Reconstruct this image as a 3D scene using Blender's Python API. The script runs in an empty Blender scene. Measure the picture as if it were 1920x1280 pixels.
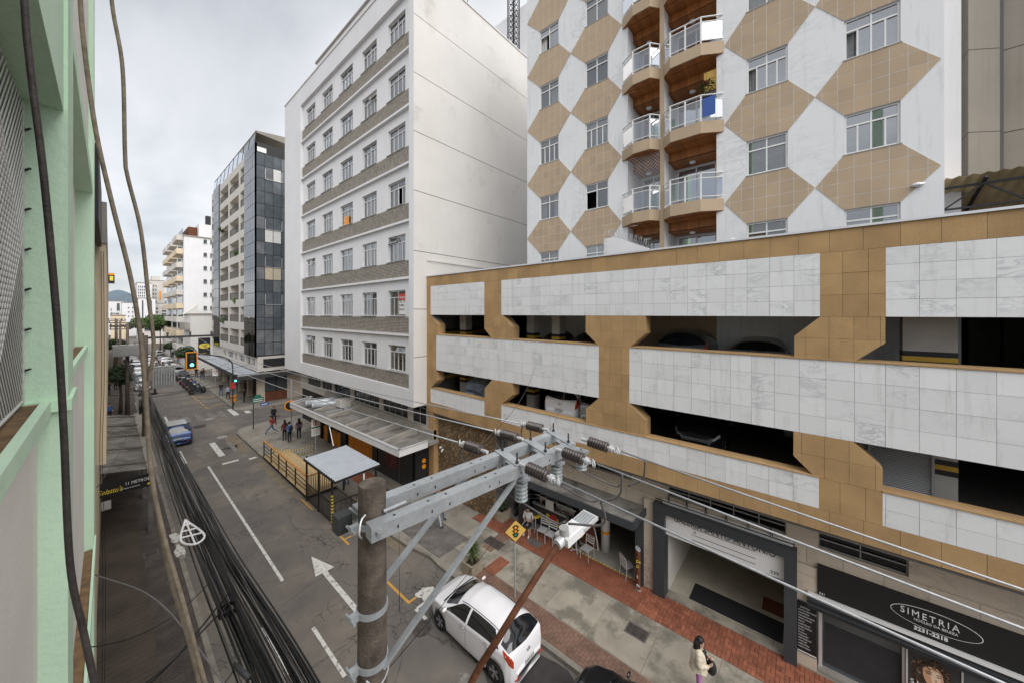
import bpy, bmesh, math, random
from mathutils import Vector, Matrix, Euler
random.seed(7)
R = math.radians
S = bpy.context.scene
COL = S.collection
# ------------------------------------------------------------------ camera
cam_d = bpy.data.cameras.new('camera'); cam = bpy.data.objects.new('camera', cam_d); COL.objects.link(cam)
cam_d.sensor_width = 36.0; cam_d.lens = 12.15; cam_d.shift_y = -0.0271
cam_d.clip_start = 0.05; cam_d.clip_end = 6000
cam.location = (0, 0, 10.5); cam.rotation_euler = (R(90), 0, R(-49.36))
S.camera = cam
# ------------------------------------------------------------------ sky: overcast cloud deck over a Nishita sky
W = bpy.data.worlds.new('World'); S.world = W; W.use_nodes = True
nt = W.node_tree; N = nt.nodes; L = nt.links
bg = N['Background']; bg.inputs['Strength'].default_value = 0.12
sky = N.new('ShaderNodeTexSky'); sky.sky_type = 'NISHITA'; sky.sun_disc = False
SUN_EL, SUN_AZ = 49.0, 195.0      # azimuth clockwise from +Y: light comes from behind-left of the camera
sky.sun_elevation = R(SUN_EL); sky.sun_rotation = R(SUN_AZ)
tc = N.new('ShaderNodeTexCoord'); sep = N.new('ShaderNodeSeparateXYZ'); L.new(tc.outputs['Generated'], sep.inputs[0])
zc = N.new('ShaderNodeMath'); zc.operation = 'MAXIMUM'; L.new(sep.outputs['Z'], zc.inputs[0]); zc.inputs[1].default_value = 0.0
za = N.new('ShaderNodeMath'); za.operation = 'ADD'; L.new(zc.outputs[0], za.inputs[0]); za.inputs[1].default_value = 0.22
dv = N.new('ShaderNodeVectorMath'); dv.operation = 'DIVIDE'; L.new(tc.outputs['Generated'], dv.inputs[0])
cb = N.new('ShaderNodeCombineXYZ'); [L.new(za.outputs[0], cb.inputs[i]) for i in range(3)]
L.new(cb.outputs[0], dv.inputs[1])
mp = N.new('ShaderNodeMapping'); mp.inputs['Scale'].default_value = (1.0, 0.55, 1.0); mp.inputs['Rotation'].default_value = (0, 0, 0.7)
L.new(dv.outputs[0], mp.inputs[0])
nz = N.new('ShaderNodeTexNoise'); nz.inputs['Scale'].default_value = 1.5; nz.inputs['Detail'].default_value = 7; nz.inputs['Roughness'].default_value = 0.52
nz.inputs['Distortion'].default_value = 0.25
L.new(mp.outputs[0], nz.inputs['Vector'])
cr = N.new('ShaderNodeValToRGB'); L.new(nz.outputs[0], cr.inputs[0])
e = cr.color_ramp.elements
e[0].position = 0.37; e[0].color = (0.57, 0.592, 0.628, 1)
e[1].position = 0.63; e[1].color = (0.93, 0.935, 0.95, 1)
cs = N.new('ShaderNodeVectorMath'); cs.operation = 'SCALE'; L.new(cr.outputs[0], cs.inputs[0]); cs.inputs['Scale'].default_value = 3.75
mx = N.new('ShaderNodeMix'); mx.data_type = 'RGBA'; mx.inputs['Factor'].default_value = 0.93
L.new(sky.outputs[0], mx.inputs['A']); L.new(cs.outputs[0], mx.inputs['B']); L.new(mx.outputs['Result'], bg.inputs['Color'])
# ------------------------------------------------------------------ sun (veiled by cloud)
sd = bpy.data.lights.new('sun', 'SUN'); sd.energy = 1.5; sd.angle = R(66); sd.color = (1.0, 0.965, 0.92)
sun = bpy.data.objects.new('sun', sd); COL.objects.link(sun); sun.location = (-20, -30, 60)
az = R(SUN_AZ); sv = Vector((math.sin(az)*math.cos(R(SUN_EL)), math.cos(az)*math.cos(R(SUN_EL)), math.sin(R(SUN_EL))))
sun.rotation_euler = sv.to_track_quat('Z', 'Y').to_euler()
S.view_settings.view_transform = 'Standard'; S.view_settings.look = 'None'
S.view_settings.exposure = 1.24; S.view_settings.gamma = 1.0
S.view_settings.use_curve_mapping = False
S.render.engine = 'CYCLES'
cy = S.cycles
cy.use_denoising = True; cy.max_bounces = 6; cy.diffuse_bounces = 3; cy.glossy_bounces = 3; cy.transmission_bounces = 4
cy.transparent_max_bounces = 12; cy.sample_clamp_indirect = 4; cy.caustics_reflective = False; cy.caustics_refractive = False

# ------------------------------------------------------------------ materials
MATS = {}
def mat(name, col, rough=0.6, metal=0.0, var=0.12, scale=2.0, bump=0.0, bscale=60.0, spec=0.4, streak=0.0, streak_col=(0.12, 0.11, 0.10),
        rnd=0.0, coat=0.0, fine=0.0, fscale=120.0, emit=None, coords='world', blotch=None):
    """Principled material with noise colour variation, optional vertical run-off streaks, grain, per-object tint."""
    m = bpy.data.materials.new(name); m.use_nodes = True; nt = m.node_tree; n = nt.nodes; l = nt.links
    p = n['Principled BSDF']; MATS[name] = m
    p.inputs['Roughness'].default_value = rough; p.inputs['Metallic'].default_value = metal
    p.inputs['Specular IOR Level'].default_value = spec
    if coat: p.inputs['Coat Weight'].default_value = coat; p.inputs['Coat Roughness'].default_value = 0.06
    if coords == 'world': g = n.new('ShaderNodeNewGeometry').outputs['Position']
    else: g = n.new('ShaderNodeTexCoord').outputs['Object']
    cur = None
    def rgb(c): 
        r = n.new('ShaderNodeRGB'); r.outputs[0].default_value = (*c, 1); return r.outputs[0]
    def mixc(f, a, b, typ='MIX'):
        x = n.new('ShaderNodeMix'); x.data_type = 'RGBA'; x.blend_type = typ
        if isinstance(f, (int, float)): x.inputs['Factor'].default_value = f
        else: l.new(f, x.inputs['Factor'])
        l.new(a, x.inputs['A']); l.new(b, x.inputs['B']); return x.outputs['Result']
    def noise(sc, det=4, vec=None, ro=0.55):
        x = n.new('ShaderNodeTexNoise'); x.inputs['Scale'].default_value = sc; x.inputs['Detail'].default_value = det
        x.inputs['Roughness'].default_value = ro; l.new(vec or g, x.inputs['Vector']); return x.outputs[0]
    def ramp(v, a, b):
        x = n.new('ShaderNodeMapRange'); x.inputs['From Min'].default_value = a; x.inputs['From Max'].default_value = b
        x.clamp = True; l.new(v, x.inputs['Value']); return x.outputs[0]
    lo = tuple(max(0, c*(1-var)) for c in col); hi = tuple(min(1, c*(1+var*0.7)) for c in col)
    cur = mixc(ramp(noise(scale, 5), 0.32, 0.68), rgb(lo), rgb(hi)) if var else rgb(col)
    if blotch:      # (colour, scale, threshold, strength)
        cur = mixc(_mul(n, l, ramp(noise(blotch[1], 6, ro=0.65), blotch[2], blotch[2]+0.13), blotch[3]), cur, rgb(blotch[0]))
    if streak:
        mpn = n.new('ShaderNodeMapping'); mpn.inputs['Scale'].default_value = (3.2, 3.2, 0.22); l.new(g, mpn.inputs[0])
        s = ramp(noise(1.6, 6, mpn.outputs[0], 0.65), 0.53, 0.74)
        cur = mixc(_mul(n, l, s, streak), cur, rgb(streak_col))
    if fine:
        cur = mixc(_mul(n, l, ramp(noise(fscale, 2), 0.42, 0.62), fine), cur, rgb(tuple(c*0.45 for c in col)))
    if rnd:
        oi = n.new('ShaderNodeObjectInfo'); a = n.new('ShaderNodeMath'); a.operation = 'MULTIPLY_ADD'
        l.new(oi.outputs['Random'], a.inputs[0]); a.inputs[1].default_value = rnd; a.inputs[2].default_value = 1-rnd*0.6
        v = n.new('ShaderNodeVectorMath'); v.operation = 'SCALE'; l.new(cur, v.inputs[0]); l.new(a.outputs[0], v.inputs['Scale']); cur = v.outputs[0]
    l.new(cur, p.inputs['Base Color'])
    if bump:
        b = n.new('ShaderNodeBump'); b.inputs['Strength'].default_value = bump; b.inputs['Distance'].default_value = 0.02
        l.new(noise(bscale, 4), b.inputs['Height']); l.new(b.outputs[0], p.inputs['Normal'])
    if emit:
        p.inputs['Emission Color'].default_value = (*emit[0], 1); p.inputs['Emission Strength'].default_value = emit[1]
    return m
def _mul(n, l, v, k):
    x = n.new('ShaderNodeMath'); x.operation = 'MULTIPLY'; l.new(v, x.inputs[0]); x.inputs[1].default_value = k; return x.outputs[0]
def glass(name, tint, refl=0.25, rough=0.02, base=0.0):
    m = bpy.data.materials.new(name); m.use_nodes = True; n = m.node_tree.nodes; l = m.node_tree.links; n.remove(n['Principled BSDF'])
    t = n.new('ShaderNodeBsdfTransparent'); t.inputs[0].default_value = (*tint, 1)
    g = n.new('ShaderNodeBsdfGlossy'); g.inputs['Roughness'].default_value = rough; g.inputs[0].default_value = (0.95, 0.97, 1, 1)
    f = n.new('ShaderNodeLayerWeight'); f.inputs['Blend'].default_value = refl
    k = n.new('ShaderNodeMath'); k.operation = 'MULTIPLY_ADD'; k.use_clamp = True; l.new(f.outputs['Fresnel'], k.inputs[0]); k.inputs[1].default_value = 1.0; k.inputs[2].default_value = base
    mx = n.new('ShaderNodeMixShader'); l.new(k.outputs[0], mx.inputs[0]); l.new(t.outputs[0], mx.inputs[1]); l.new(g.outputs[0], mx.inputs[2])
    l.new(mx.outputs[0], n['Material Output'].inputs['Surface']); MATS[name] = m; return m
def custom(name, build):
    m = bpy.data.materials.new(name); m.use_nodes = True; build(m.node_tree, m.node_tree.nodes, m.node_tree.links, m.node_tree.nodes['Principled BSDF']); MATS[name] = m; return m

def _asphalt(nt, n, l, p):
    g = n.new('ShaderNodeNewGeometry').outputs['Position']
    def noise(s, d=5, r=0.6, vec=None):
        x = n.new('ShaderNodeTexNoise'); x.inputs['Scale'].default_value = s; x.inputs['Detail'].default_value = d; x.inputs['Roughness'].default_value = r
        l.new(vec or g, x.inputs['Vector']); return x
    def ramp(v, stops):
        r = n.new('ShaderNodeValToRGB'); l.new(v, r.inputs[0])
        while len(r.color_ramp.elements) < len(stops): r.color_ramp.elements.new(0.5)
        for e, (q, c) in zip(r.color_ramp.elements, stops): e.position = q; e.color = (*c, 1) if len(c) == 3 else c
        return r.outputs[0]
    def mix(f, a, b, t='MIX'):
        x = n.new('ShaderNodeMix'); x.data_type = 'RGBA'; x.blend_type = t
        l.new(f, x.inputs['Factor']) if not isinstance(f, float) else setattr(x.inputs['Factor'], 'default_value', f)
        l.new(a, x.inputs['A']); l.new(b, x.inputs['B']); return x.outputs['Result']
    base = ramp(noise(0.35).outputs[0], [(0.34, (0.068, 0.060, 0.060)), (0.5, (0.13, 0.112, 0.095)), (0.64, (0.225, 0.188, 0.146))])
    streak = n.new('ShaderNodeMapping'); streak.inputs['Scale'].default_value = (1.6, 0.12, 1); l.new(g, streak.inputs[0])
    base = mix(ramp(noise(0.9, 4, 0.6, streak.outputs[0]).outputs[0], [(0.45, (0, 0, 0)), (0.60, (0.62, 0.62, 0.62))]), base, ramp(noise(3).outputs[0], [(0, (0.085, 0.076, 0.078)), (1, (0.12, 0.108, 0.10))]))
    base = mix(ramp(noise(220, 2).outputs[0], [(0.42, (0.62, 0.62, 0.62)), (0.60, (0, 0, 0))]), base, ramp(noise(90, 2).outputs[0], [(0.32, (0.03, 0.028, 0.03)), (0.70, (0.42, 0.39, 0.35))]))
    # crocodile cracks: warped Voronoi cell edges, only inside worn patches
    wv = n.new('ShaderNodeVectorMath'); wv.operation = 'MULTIPLY_ADD'; l.new(noise(2.2).outputs['Color'], wv.inputs[0]); wv.inputs[1].default_value = (0.35,)*3; l.new(g, wv.inputs[2])
    vo = n.new('ShaderNodeTexVoronoi'); vo.feature = 'DISTANCE_TO_EDGE'; vo.inputs['Scale'].default_value = 3.4; l.new(wv.outputs[0], vo.inputs['Vector'])
    vo2 = n.new('ShaderNodeTexVoronoi'); vo2.feature = 'DISTANCE_TO_EDGE'; vo2.inputs['Scale'].default_value = 0.32; l.new(wv.outputs[0], vo2.inputs['Vector'])
    mask = ramp(noise(0.42, 3).outputs[0], [(0.54, (0, 0, 0)), (0.62, (1, 1, 1))])
    c1 = ramp(vo.outputs['Distance'], [(0.0, (1, 1, 1)), (0.055, (0, 0, 0))]); c2 = ramp(vo2.outputs['Distance'], [(0.0, (0.7, 0.7, 0.7)), (0.005, (0, 0, 0))])
    cm = n.new('ShaderNodeMix'); cm.data_type = 'RGBA'; cm.blend_type = 'MULTIPLY'; cm.inputs['Factor'].default_value = 1; l.new(c1, cm.inputs['A']); l.new(mask, cm.inputs['B'])
    ca = n.new('ShaderNodeMix'); ca.data_type = 'RGBA'; ca.blend_type = 'LIGHTEN'; ca.inputs['Factor'].default_value = 1; l.new(cm.outputs['Result'], ca.inputs['A']); l.new(c2, ca.inputs['B'])
    dk = n.new('ShaderNodeRGB'); dk.outputs[0].default_value = (0.018, 0.017, 0.017, 1)
    l.new(mix(ca.outputs['Result'], base, dk.outputs[0]), p.inputs['Base Color'])
    p.inputs['Roughness'].default_value = 0.78; p.inputs['Specular IOR Level'].default_value = 0.35
    b = n.new('ShaderNodeBump'); b.inputs['Strength'].default_value = 0.35; b.inputs['Distance'].default_value = 0.01
    l.new(noise(160, 3).outputs[0], b.inputs['Height']); l.new(b.outputs[0], p.inputs['Normal'])
custom('asphalt', _asphalt)

def _marble(base, vein, scale, amt):
    def f(nt, n, l, p):
        g = n.new('ShaderNodeNewGeometry').outputs['Position']
        oi = n.new('ShaderNodeObjectInfo')
        sh = n.new('ShaderNodeVectorMath'); sh.operation = 'SCALE'; sh.inputs[0].default_value = (7, 13, 5); l.new(oi.outputs['Random'], sh.inputs['Scale'])
        ad = n.new('ShaderNodeVectorMath'); ad.operation = 'ADD'; l.new(g, ad.inputs[0]); l.new(sh.outputs[0], ad.inputs[1])
        m = n.new('ShaderNodeMapping'); m.inputs['Rotation'].default_value = (0.65, 0, 0); m.inputs['Scale'].default_value = (1, 1, 2.6); l.new(ad.outputs[0], m.inputs[0])
        a = n.new('ShaderNodeTexNoise'); a.inputs['Scale'].default_value = scale; a.inputs['Detail'].default_value = 7; a.inputs['Roughness'].default_value = 0.62; a.inputs['Distortion'].default_value = 0.9
        l.new(m.outputs[0], a.inputs['Vector'])
        r = n.new('ShaderNodeValToRGB'); l.new(a.outputs[0], r.inputs[0]); e = r.color_ramp.elements
        e[0].position = 0.44; e[0].color = (0, 0, 0, 1); e[1].position = 0.5; e[1].color = (amt, amt, amt, 1)
        x = e.new(0.56); x.color = (0, 0, 0, 1)
        b = n.new('ShaderNodeTexNoise'); b.inputs['Scale'].default_value = scale*0.45; b.inputs['Detail'].default_value = 3; l.new(ad.outputs[0], b.inputs['Vector'])
        r2 = n.new('ShaderNodeMapRange'); r2.inputs['From Min'].default_value = 0.49; r2.inputs['From Max'].default_value = 0.72; l.new(b.outputs[0], r2.inputs['Value'])
        ml = n.new('ShaderNodeMath'); ml.operation = 'MULTIPLY'; l.new(r.outputs[0], ml.inputs[0]); l.new(r2.outputs[0], ml.inputs[1])
        mx = n.new('ShaderNodeMix'); mx.data_type = 'RGBA'; l.new(ml.outputs[0], mx.inputs['Factor']); mx.inputs['A'].default_value = (*base, 1); mx.inputs['B'].default_value = (*vein, 1)
        k = n.new('ShaderNodeMath'); k.operation = 'MULTIPLY_ADD'; l.new(oi.outputs['Random'], k.inputs[0]); k.inputs[1].default_value = 0.10; k.inputs[2].default_value = 0.92
        v = n.new('ShaderNodeVectorMath'); v.operation = 'SCALE'; l.new(mx.outputs['Result'], v.inputs[0]); l.new(k.outputs[0], v.inputs['Scale'])
        st = n.new('ShaderNodeMapping'); st.inputs['Scale'].default_value = (2.6, 2.6, 0.25); l.new(g, st.inputs[0])
        sn = n.new('ShaderNodeTexNoise'); sn.inputs['Scale'].default_value = 2.2; sn.inputs['Detail'].default_value = 6; sn.inputs['Roughness'].default_value = 0.7; l.new(st.outputs[0], sn.inputs['Vector'])
        sr = n.new('ShaderNodeMapRange'); sr.inputs['From Min'].default_value = 0.54; sr.inputs['From Max'].default_value = 0.80; sr.inputs['To Max'].default_value = 0.5; l.new(sn.outputs[0], sr.inputs['Value'])
        sm = n.new('ShaderNodeMix'); sm.data_type = 'RGBA'; l.new(sr.outputs[0], sm.inputs['Factor']); l.new(v.outputs[0], sm.inputs['A']); sm.inputs['B'].default_value = (0.36, 0.35, 0.34, 1)
        l.new(sm.outputs['Result'], p.inputs['Base Color']); p.inputs['Roughness'].default_value = 0.45
    return f
custom('marble', _marble((0.78, 0.79, 0.80), (0.38, 0.40, 0.43), 1.7, 0.75))
custom('marble_tower', _marble((0.76, 0.77, 0.79), (0.50, 0.52, 0.55), 1.1, 0.75))
custom('marble_beige', _marble((0.60, 0.515, 0.42), (0.28, 0.21, 0.15), 1.6, 0.9))

def _planks(base, dark, w, axis=1):
    def f(nt, n, l, p):
        g = n.new('ShaderNodeNewGeometry').outputs['Position']; s = n.new('ShaderNodeSeparateXYZ'); l.new(g, s.inputs[0])
        d = n.new('ShaderNodeMath'); d.operation = 'DIVIDE'; l.new(s.outputs[axis], d.inputs[0]); d.inputs[1].default_value = w
        fl = n.new('ShaderNodeMath'); fl.operation = 'FLOOR'; l.new(d.outputs[0], fl.inputs[0])
        fr = n.new('ShaderNodeMath'); fr.operation = 'FRACT'; l.new(d.outputs[0], fr.inputs[0])
        wn = n.new('ShaderNodeTexWhiteNoise'); wn.noise_dimensions = '1D'; l.new(fl.outputs[0], wn.inputs['W'])
        gn = n.new('ShaderNodeTexNoise'); gn.inputs['Scale'].default_value = 9; gn.inputs['Detail'].default_value = 5
        mp = n.new('ShaderNodeMapping'); sc = [0.25, 0.25, 0.25]; sc[axis] = 4; mp.inputs['Scale'].default_value = sc; l.new(g, mp.inputs[0]); l.new(mp.outputs[0], gn.inputs['Vector'])
        av = n.new('ShaderNodeMath'); av.operation = 'ADD'; l.new(wn.outputs['Value'], av.inputs[0]); l.new(gn.outputs[0], av.inputs[1])
        hv = n.new('ShaderNodeMath'); hv.operation = 'MULTIPLY'; l.new(av.outputs[0], hv.inputs[0]); hv.inputs[1].default_value = 0.5
        mx = n.new('ShaderNodeMix'); mx.data_type = 'RGBA'; l.new(hv.outputs[0], mx.inputs['Factor']); mx.inputs['A'].default_value = (*dark, 1); mx.inputs['B'].default_value = (*base, 1)
        gp = n.new('ShaderNodeMath'); gp.operation = 'LESS_THAN'; l.new(fr.outputs[0], gp.inputs[0]); gp.inputs[1].default_value = 0.05
        m2 = n.new('ShaderNodeMix'); m2.data_type = 'RGBA'; l.new(gp.outputs[0], m2.inputs['Factor']); l.new(mx.outputs['Result'], m2.inputs['A']); m2.inputs['B'].default_value = (dark[0]*0.3, dark[1]*0.3, dark[2]*0.3, 1)
        l.new(m2.outputs['Result'], p.inputs['Base Color']); p.inputs['Roughness'].default_value = 0.5
    return f
custom('soffit_wood', _planks((0.52, 0.20, 0.05), (0.20, 0.065, 0.018), 0.10, 1))

mat('sandstone', (0.49, 0.315, 0.15), 0.85, var=0.16, scale=1.3, fine=0.5, fscale=95, rnd=0.16, bump=0.25, bscale=120, streak=0.22, streak_col=(0.24, 0.16, 0.09))
mat('hex_tile', (0.48, 0.365, 0.25), 0.7, var=0.08, scale=1.0, rnd=0.12, fine=0.2, fscale=130)
mat('grout_white', (0.62, 0.60, 0.57), 0.8, var=0.1)
mat('joint_dark', (0.26, 0.24, 0.22), 0.9, var=0.2)
mat('white_wall', (0.76, 0.76, 0.775), 0.75, var=0.04, scale=0.6, streak=0.15, streak_col=(0.43, 0.42, 0.40))
mat('white_side', (0.69, 0.67, 0.645), 0.8, var=0.06, scale=0.35, streak=0.09, streak_col=(0.42, 0.39, 0.35), blotch=((0.40, 0.38, 0.35), 0.5, 0.60, 0.40))
mat('rib_brick', (0.40, 0.365, 0.315), 0.85, var=0.25, scale=4, fine=0.3, fscale=30)
mat('shadow_gap', (0.10, 0.10, 0.10), 0.9, var=0)
mat('cream_wall', (0.60, 0.57, 0.53), 0.8, var=0.06, scale=0.8, streak=0.15)
mat('beige_wall', (0.68, 0.57, 0.41), 0.8, var=0.06, scale=0.6, streak=0.12)
mat('mint_wall', (0.64, 0.86, 0.66), 0.65, var=0.07, scale=1.2, streak=0.16, streak_col=(0.33, 0.42, 0.32), bump=0.22, bscale=35, blotch=((0.42, 0.50, 0.40), 2.2, 0.66, 0.4))
mat('panel_pinkish', (0.88, 0.85, 0.80), 0.7, var=0.06, scale=1, bump=0.15, bscale=40, streak=0.12, streak_col=(0.45, 0.40, 0.34))
mat('ledge_dirty', (0.22, 0.135, 0.07), 0.9, var=0.35, scale=9, bump=0.4, bscale=40, blotch=((0.09, 0.07, 0.06), 3, 0.52, 0.8))
mat('concrete', (0.36, 0.335, 0.30), 0.85, var=0.18, scale=1.4, fine=0.3, fscale=80, bump=0.15)
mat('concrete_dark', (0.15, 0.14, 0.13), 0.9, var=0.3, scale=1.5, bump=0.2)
mat('soot_roof', (0.25, 0.235, 0.215), 0.9, var=0.35, scale=1.2, fine=0.3, fscale=40, blotch=((0.07, 0.06, 0.055), 0.8, 0.5, 0.85), bump=0.2)
mat('pavement', (0.30, 0.275, 0.235), 0.9, var=0.18, scale=0.9, fine=0.35, fscale=60, blotch=((0.13, 0.12, 0.10), 0.55, 0.52, 0.8), bump=0.2)
mat('slab_light', (0.40, 0.36, 0.295), 0.88, var=0.2, scale=1.2, fine=0.42, fscale=70, blotch=((0.14, 0.13, 0.105), 1.0, 0.47, 0.85), rnd=0.12, bump=0.2)
mat('brick_red', (0.33, 0.115, 0.065), 0.85, var=0.25, scale=3, fine=0.25, fscale=60, rnd=0.45)
mat('brick_brown', (0.23, 0.135, 0.10), 0.85, var=0.3, scale=3, fine=0.25, rnd=0.4)
mat('paver_grey', (0.17, 0.155, 0.145), 0.88, var=0.35, scale=2.2, fine=0.25, rnd=0.3)
mat('paver_dark', (0.085, 0.072, 0.066), 0.85, var=0.35, scale=1.6, rnd=0.3)
mat('pavement_dark', (0.085, 0.068, 0.056), 0.85, var=0.3, scale=0.9, fine=0.2)
mat('kerb_stone', (0.27, 0.25, 0.215), 0.9, var=0.25, scale=2.2, fine=0.3, rnd=0.2, bump=0.2)
mat('sand_joint', (0.12, 0.10, 0.085), 0.95, var=0.2)
mat('paint_white_road', (0.62, 0.61, 0.58), 0.8, var=0.08, scale=6, blotch=((0.13, 0.12, 0.115), 5.5, 0.53, 0.9))
mat('paint_yellow_road', (0.55, 0.30, 0.07), 0.8, var=0.1, scale=6, blotch=((0.13, 0.12, 0.115), 6, 0.56, 0.85))
mat('paint_worn', (0.235, 0.222, 0.205), 0.85, var=0.1, scale=6, blotch=((0.135, 0.12, 0.108), 4, 0.44, 0.95))
mat('frame_white', (0.78, 0.78, 0.78), 0.45, var=0.03)
mat('frame_alu', (0.72, 0.73, 0.75), 0.35, metal=0.4, var=0.05)
mat('frame_grey', (0.36, 0.36, 0.35), 0.5, var=0.1)
mat('black_metal', (0.022, 0.022, 0.024), 0.5, var=0.1)
mat('dark_grey', (0.045, 0.047, 0.05), 0.55, var=0.1)
mat('charcoal_panel', (0.05, 0.055, 0.062), 0.5, var=0.08)
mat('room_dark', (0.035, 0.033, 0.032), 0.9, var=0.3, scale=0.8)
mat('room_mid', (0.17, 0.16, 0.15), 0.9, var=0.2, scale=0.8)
mat('curtain_white', (0.62, 0.62, 0.60), 0.9, var=0.12, scale=5)
mat('curtain_grey', (0.36, 0.37, 0.37), 0.9, var=0.18, scale=5)
mat('curtain_warm', (0.50, 0.44, 0.33), 0.9, var=0.15, scale=5)
mat('steel_galv', (0.50, 0.53, 0.56), 0.5, metal=0.45, var=0.14, scale=6, fine=0.15, fscale=30, streak=0.2, streak_col=(0.24, 0.25, 0.26))
mat('pole_concrete', (0.15, 0.122, 0.10), 0.92, var=0.5, scale=7, streak=0.95, streak_col=(0.05, 0.04, 0.035), bump=0.5, bscale=50, fine=0.3)
mat('cable_black', (0.012, 0.012, 0.013), 0.30, var=0.2, scale=9)
mat('cable_dusty', (0.055, 0.045, 0.042), 0.6, var=0.35, scale=25, bump=0.3, bscale=80)
mat('cable_tan', (0.27, 0.22, 0.165), 0.8, var=0.3, scale=18, bump=0.4, bscale=60)
mat('cable_alu', (0.50, 0.51, 0.54), 0.45, metal=0.5, var=0.15, scale=30)
mat('cable_grey', (0.16, 0.15, 0.15), 0.6, var=0.2, scale=9)
mat('porcelain_brown', (0.075, 0.06, 0.058), 0.3, var=0.15, coat=0.4)
mat('porcelain_grey', (0.36, 0.40, 0.42), 0.28, var=0.1, coat=0.4)
mat('rust', (0.15, 0.055, 0.025), 0.8, var=0.4, scale=12, fine=0.4, fscale=70, bump=0.3)
mat('white_paint', (0.80, 0.80, 0.82), 0.35, var=0.02)
mat('orange_panel', (0.85, 0.31, 0.015), 0.5, var=0.08)
mat('wood_deck', (0.52, 0.38, 0.20), 0.75, var=0.25, scale=6, rnd=0.3)
mat('wood_rail', (0.50, 0.22, 0.06), 0.6, var=0.2, scale=6)
mat('tin_roof', (0.50, 0.54, 0.60), 0.4, metal=0.35, var=0.08)
mat('sign_yellow', (0.66, 0.42, 0.10), 0.5, var=0.04)
mat('sign_green', (0.03, 0.17, 0.11), 0.5, var=0.05)
mat('sign_blue', (0.04, 0.10, 0.36), 0.5, var=0.05)
mat('sign_red', (0.55, 0.04, 0.03), 0.5, var=0.05)
mat('black_print', (0.012, 0.012, 0.012), 0.6, var=0)
mat('white_print', (0.80, 0.80, 0.80), 0.5, var=0)
mat('yellow_print', (0.75, 0.60, 0.06), 0.5, var=0)
mat('grey_side', (0.29, 0.265, 0.23), 0.85, var=0.1, scale=0.5, streak=0.25, streak_col=(0.13, 0.12, 0.10))
mat('awning_poly', (0.55, 0.43, 0.25), 0.6, var=0.12, scale=1.5)
mat('stone_rubble', (0.24, 0.16, 0.085), 0.9, var=0.3, scale=5, rnd=0.5, fine=0.3, fscale=50, bump=0.4)
mat('lamp_red_off', (0.45, 0.02, 0.015), 0.3, var=0); mat('lamp_amber_off', (0.75, 0.27, 0.03), 0.3, var=0)
mat('lamp_green_on', (0.05, 0.55, 0.40), 0.3, var=0, emit=((0.12, 1.0, 0.72), 2.2))
mat('leaf_dark', (0.035, 0.062, 0.022), 0.6, var=0.45, scale=4, rnd=0.2)
mat('leaf_mid', (0.07, 0.13, 0.03), 0.6, var=0.45, scale=0.6, rnd=0.2)
mat('leaf_palm', (0.10, 0.14, 0.045), 0.6, var=0.4, scale=8)
mat('bark', (0.10, 0.075, 0.055), 0.9, var=0.3, scale=8, bump=0.4)
mat('hill_hazed', (0.12, 0.155, 0.19), 0.95, var=0.25, scale=0.02)  # blue of distance haze is mixed into the hill's own colour
glass('pane_glass', (0.80, 0.83, 0.85), 0.35, base=.16); glass('pane_blue', (0.50, 0.57, 0.68), 0.42, base=.28); glass('pane_dark', (0.10, 0.12, 0.15), 0.35); glass('balcony_glass', (0.74, 0.79, 0.87), 0.3, base=.12)
glass('mirror_glass', (0.05, 0.07, 0.09), 0.78, 0.03)
mat('glass_spandrel', (0.075, 0.088, 0.10), 0.04, var=0.15, scale=1, spec=0.7); mat('glass_spandrel_b', (0.10, 0.115, 0.13), 0.06, var=0.25, scale=1.2, spec=0.7); mat('glass_spandrel_c', (0.16, 0.17, 0.18), 0.15, var=0.25, scale=1.2, spec=0.6)
M = MATS

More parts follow.
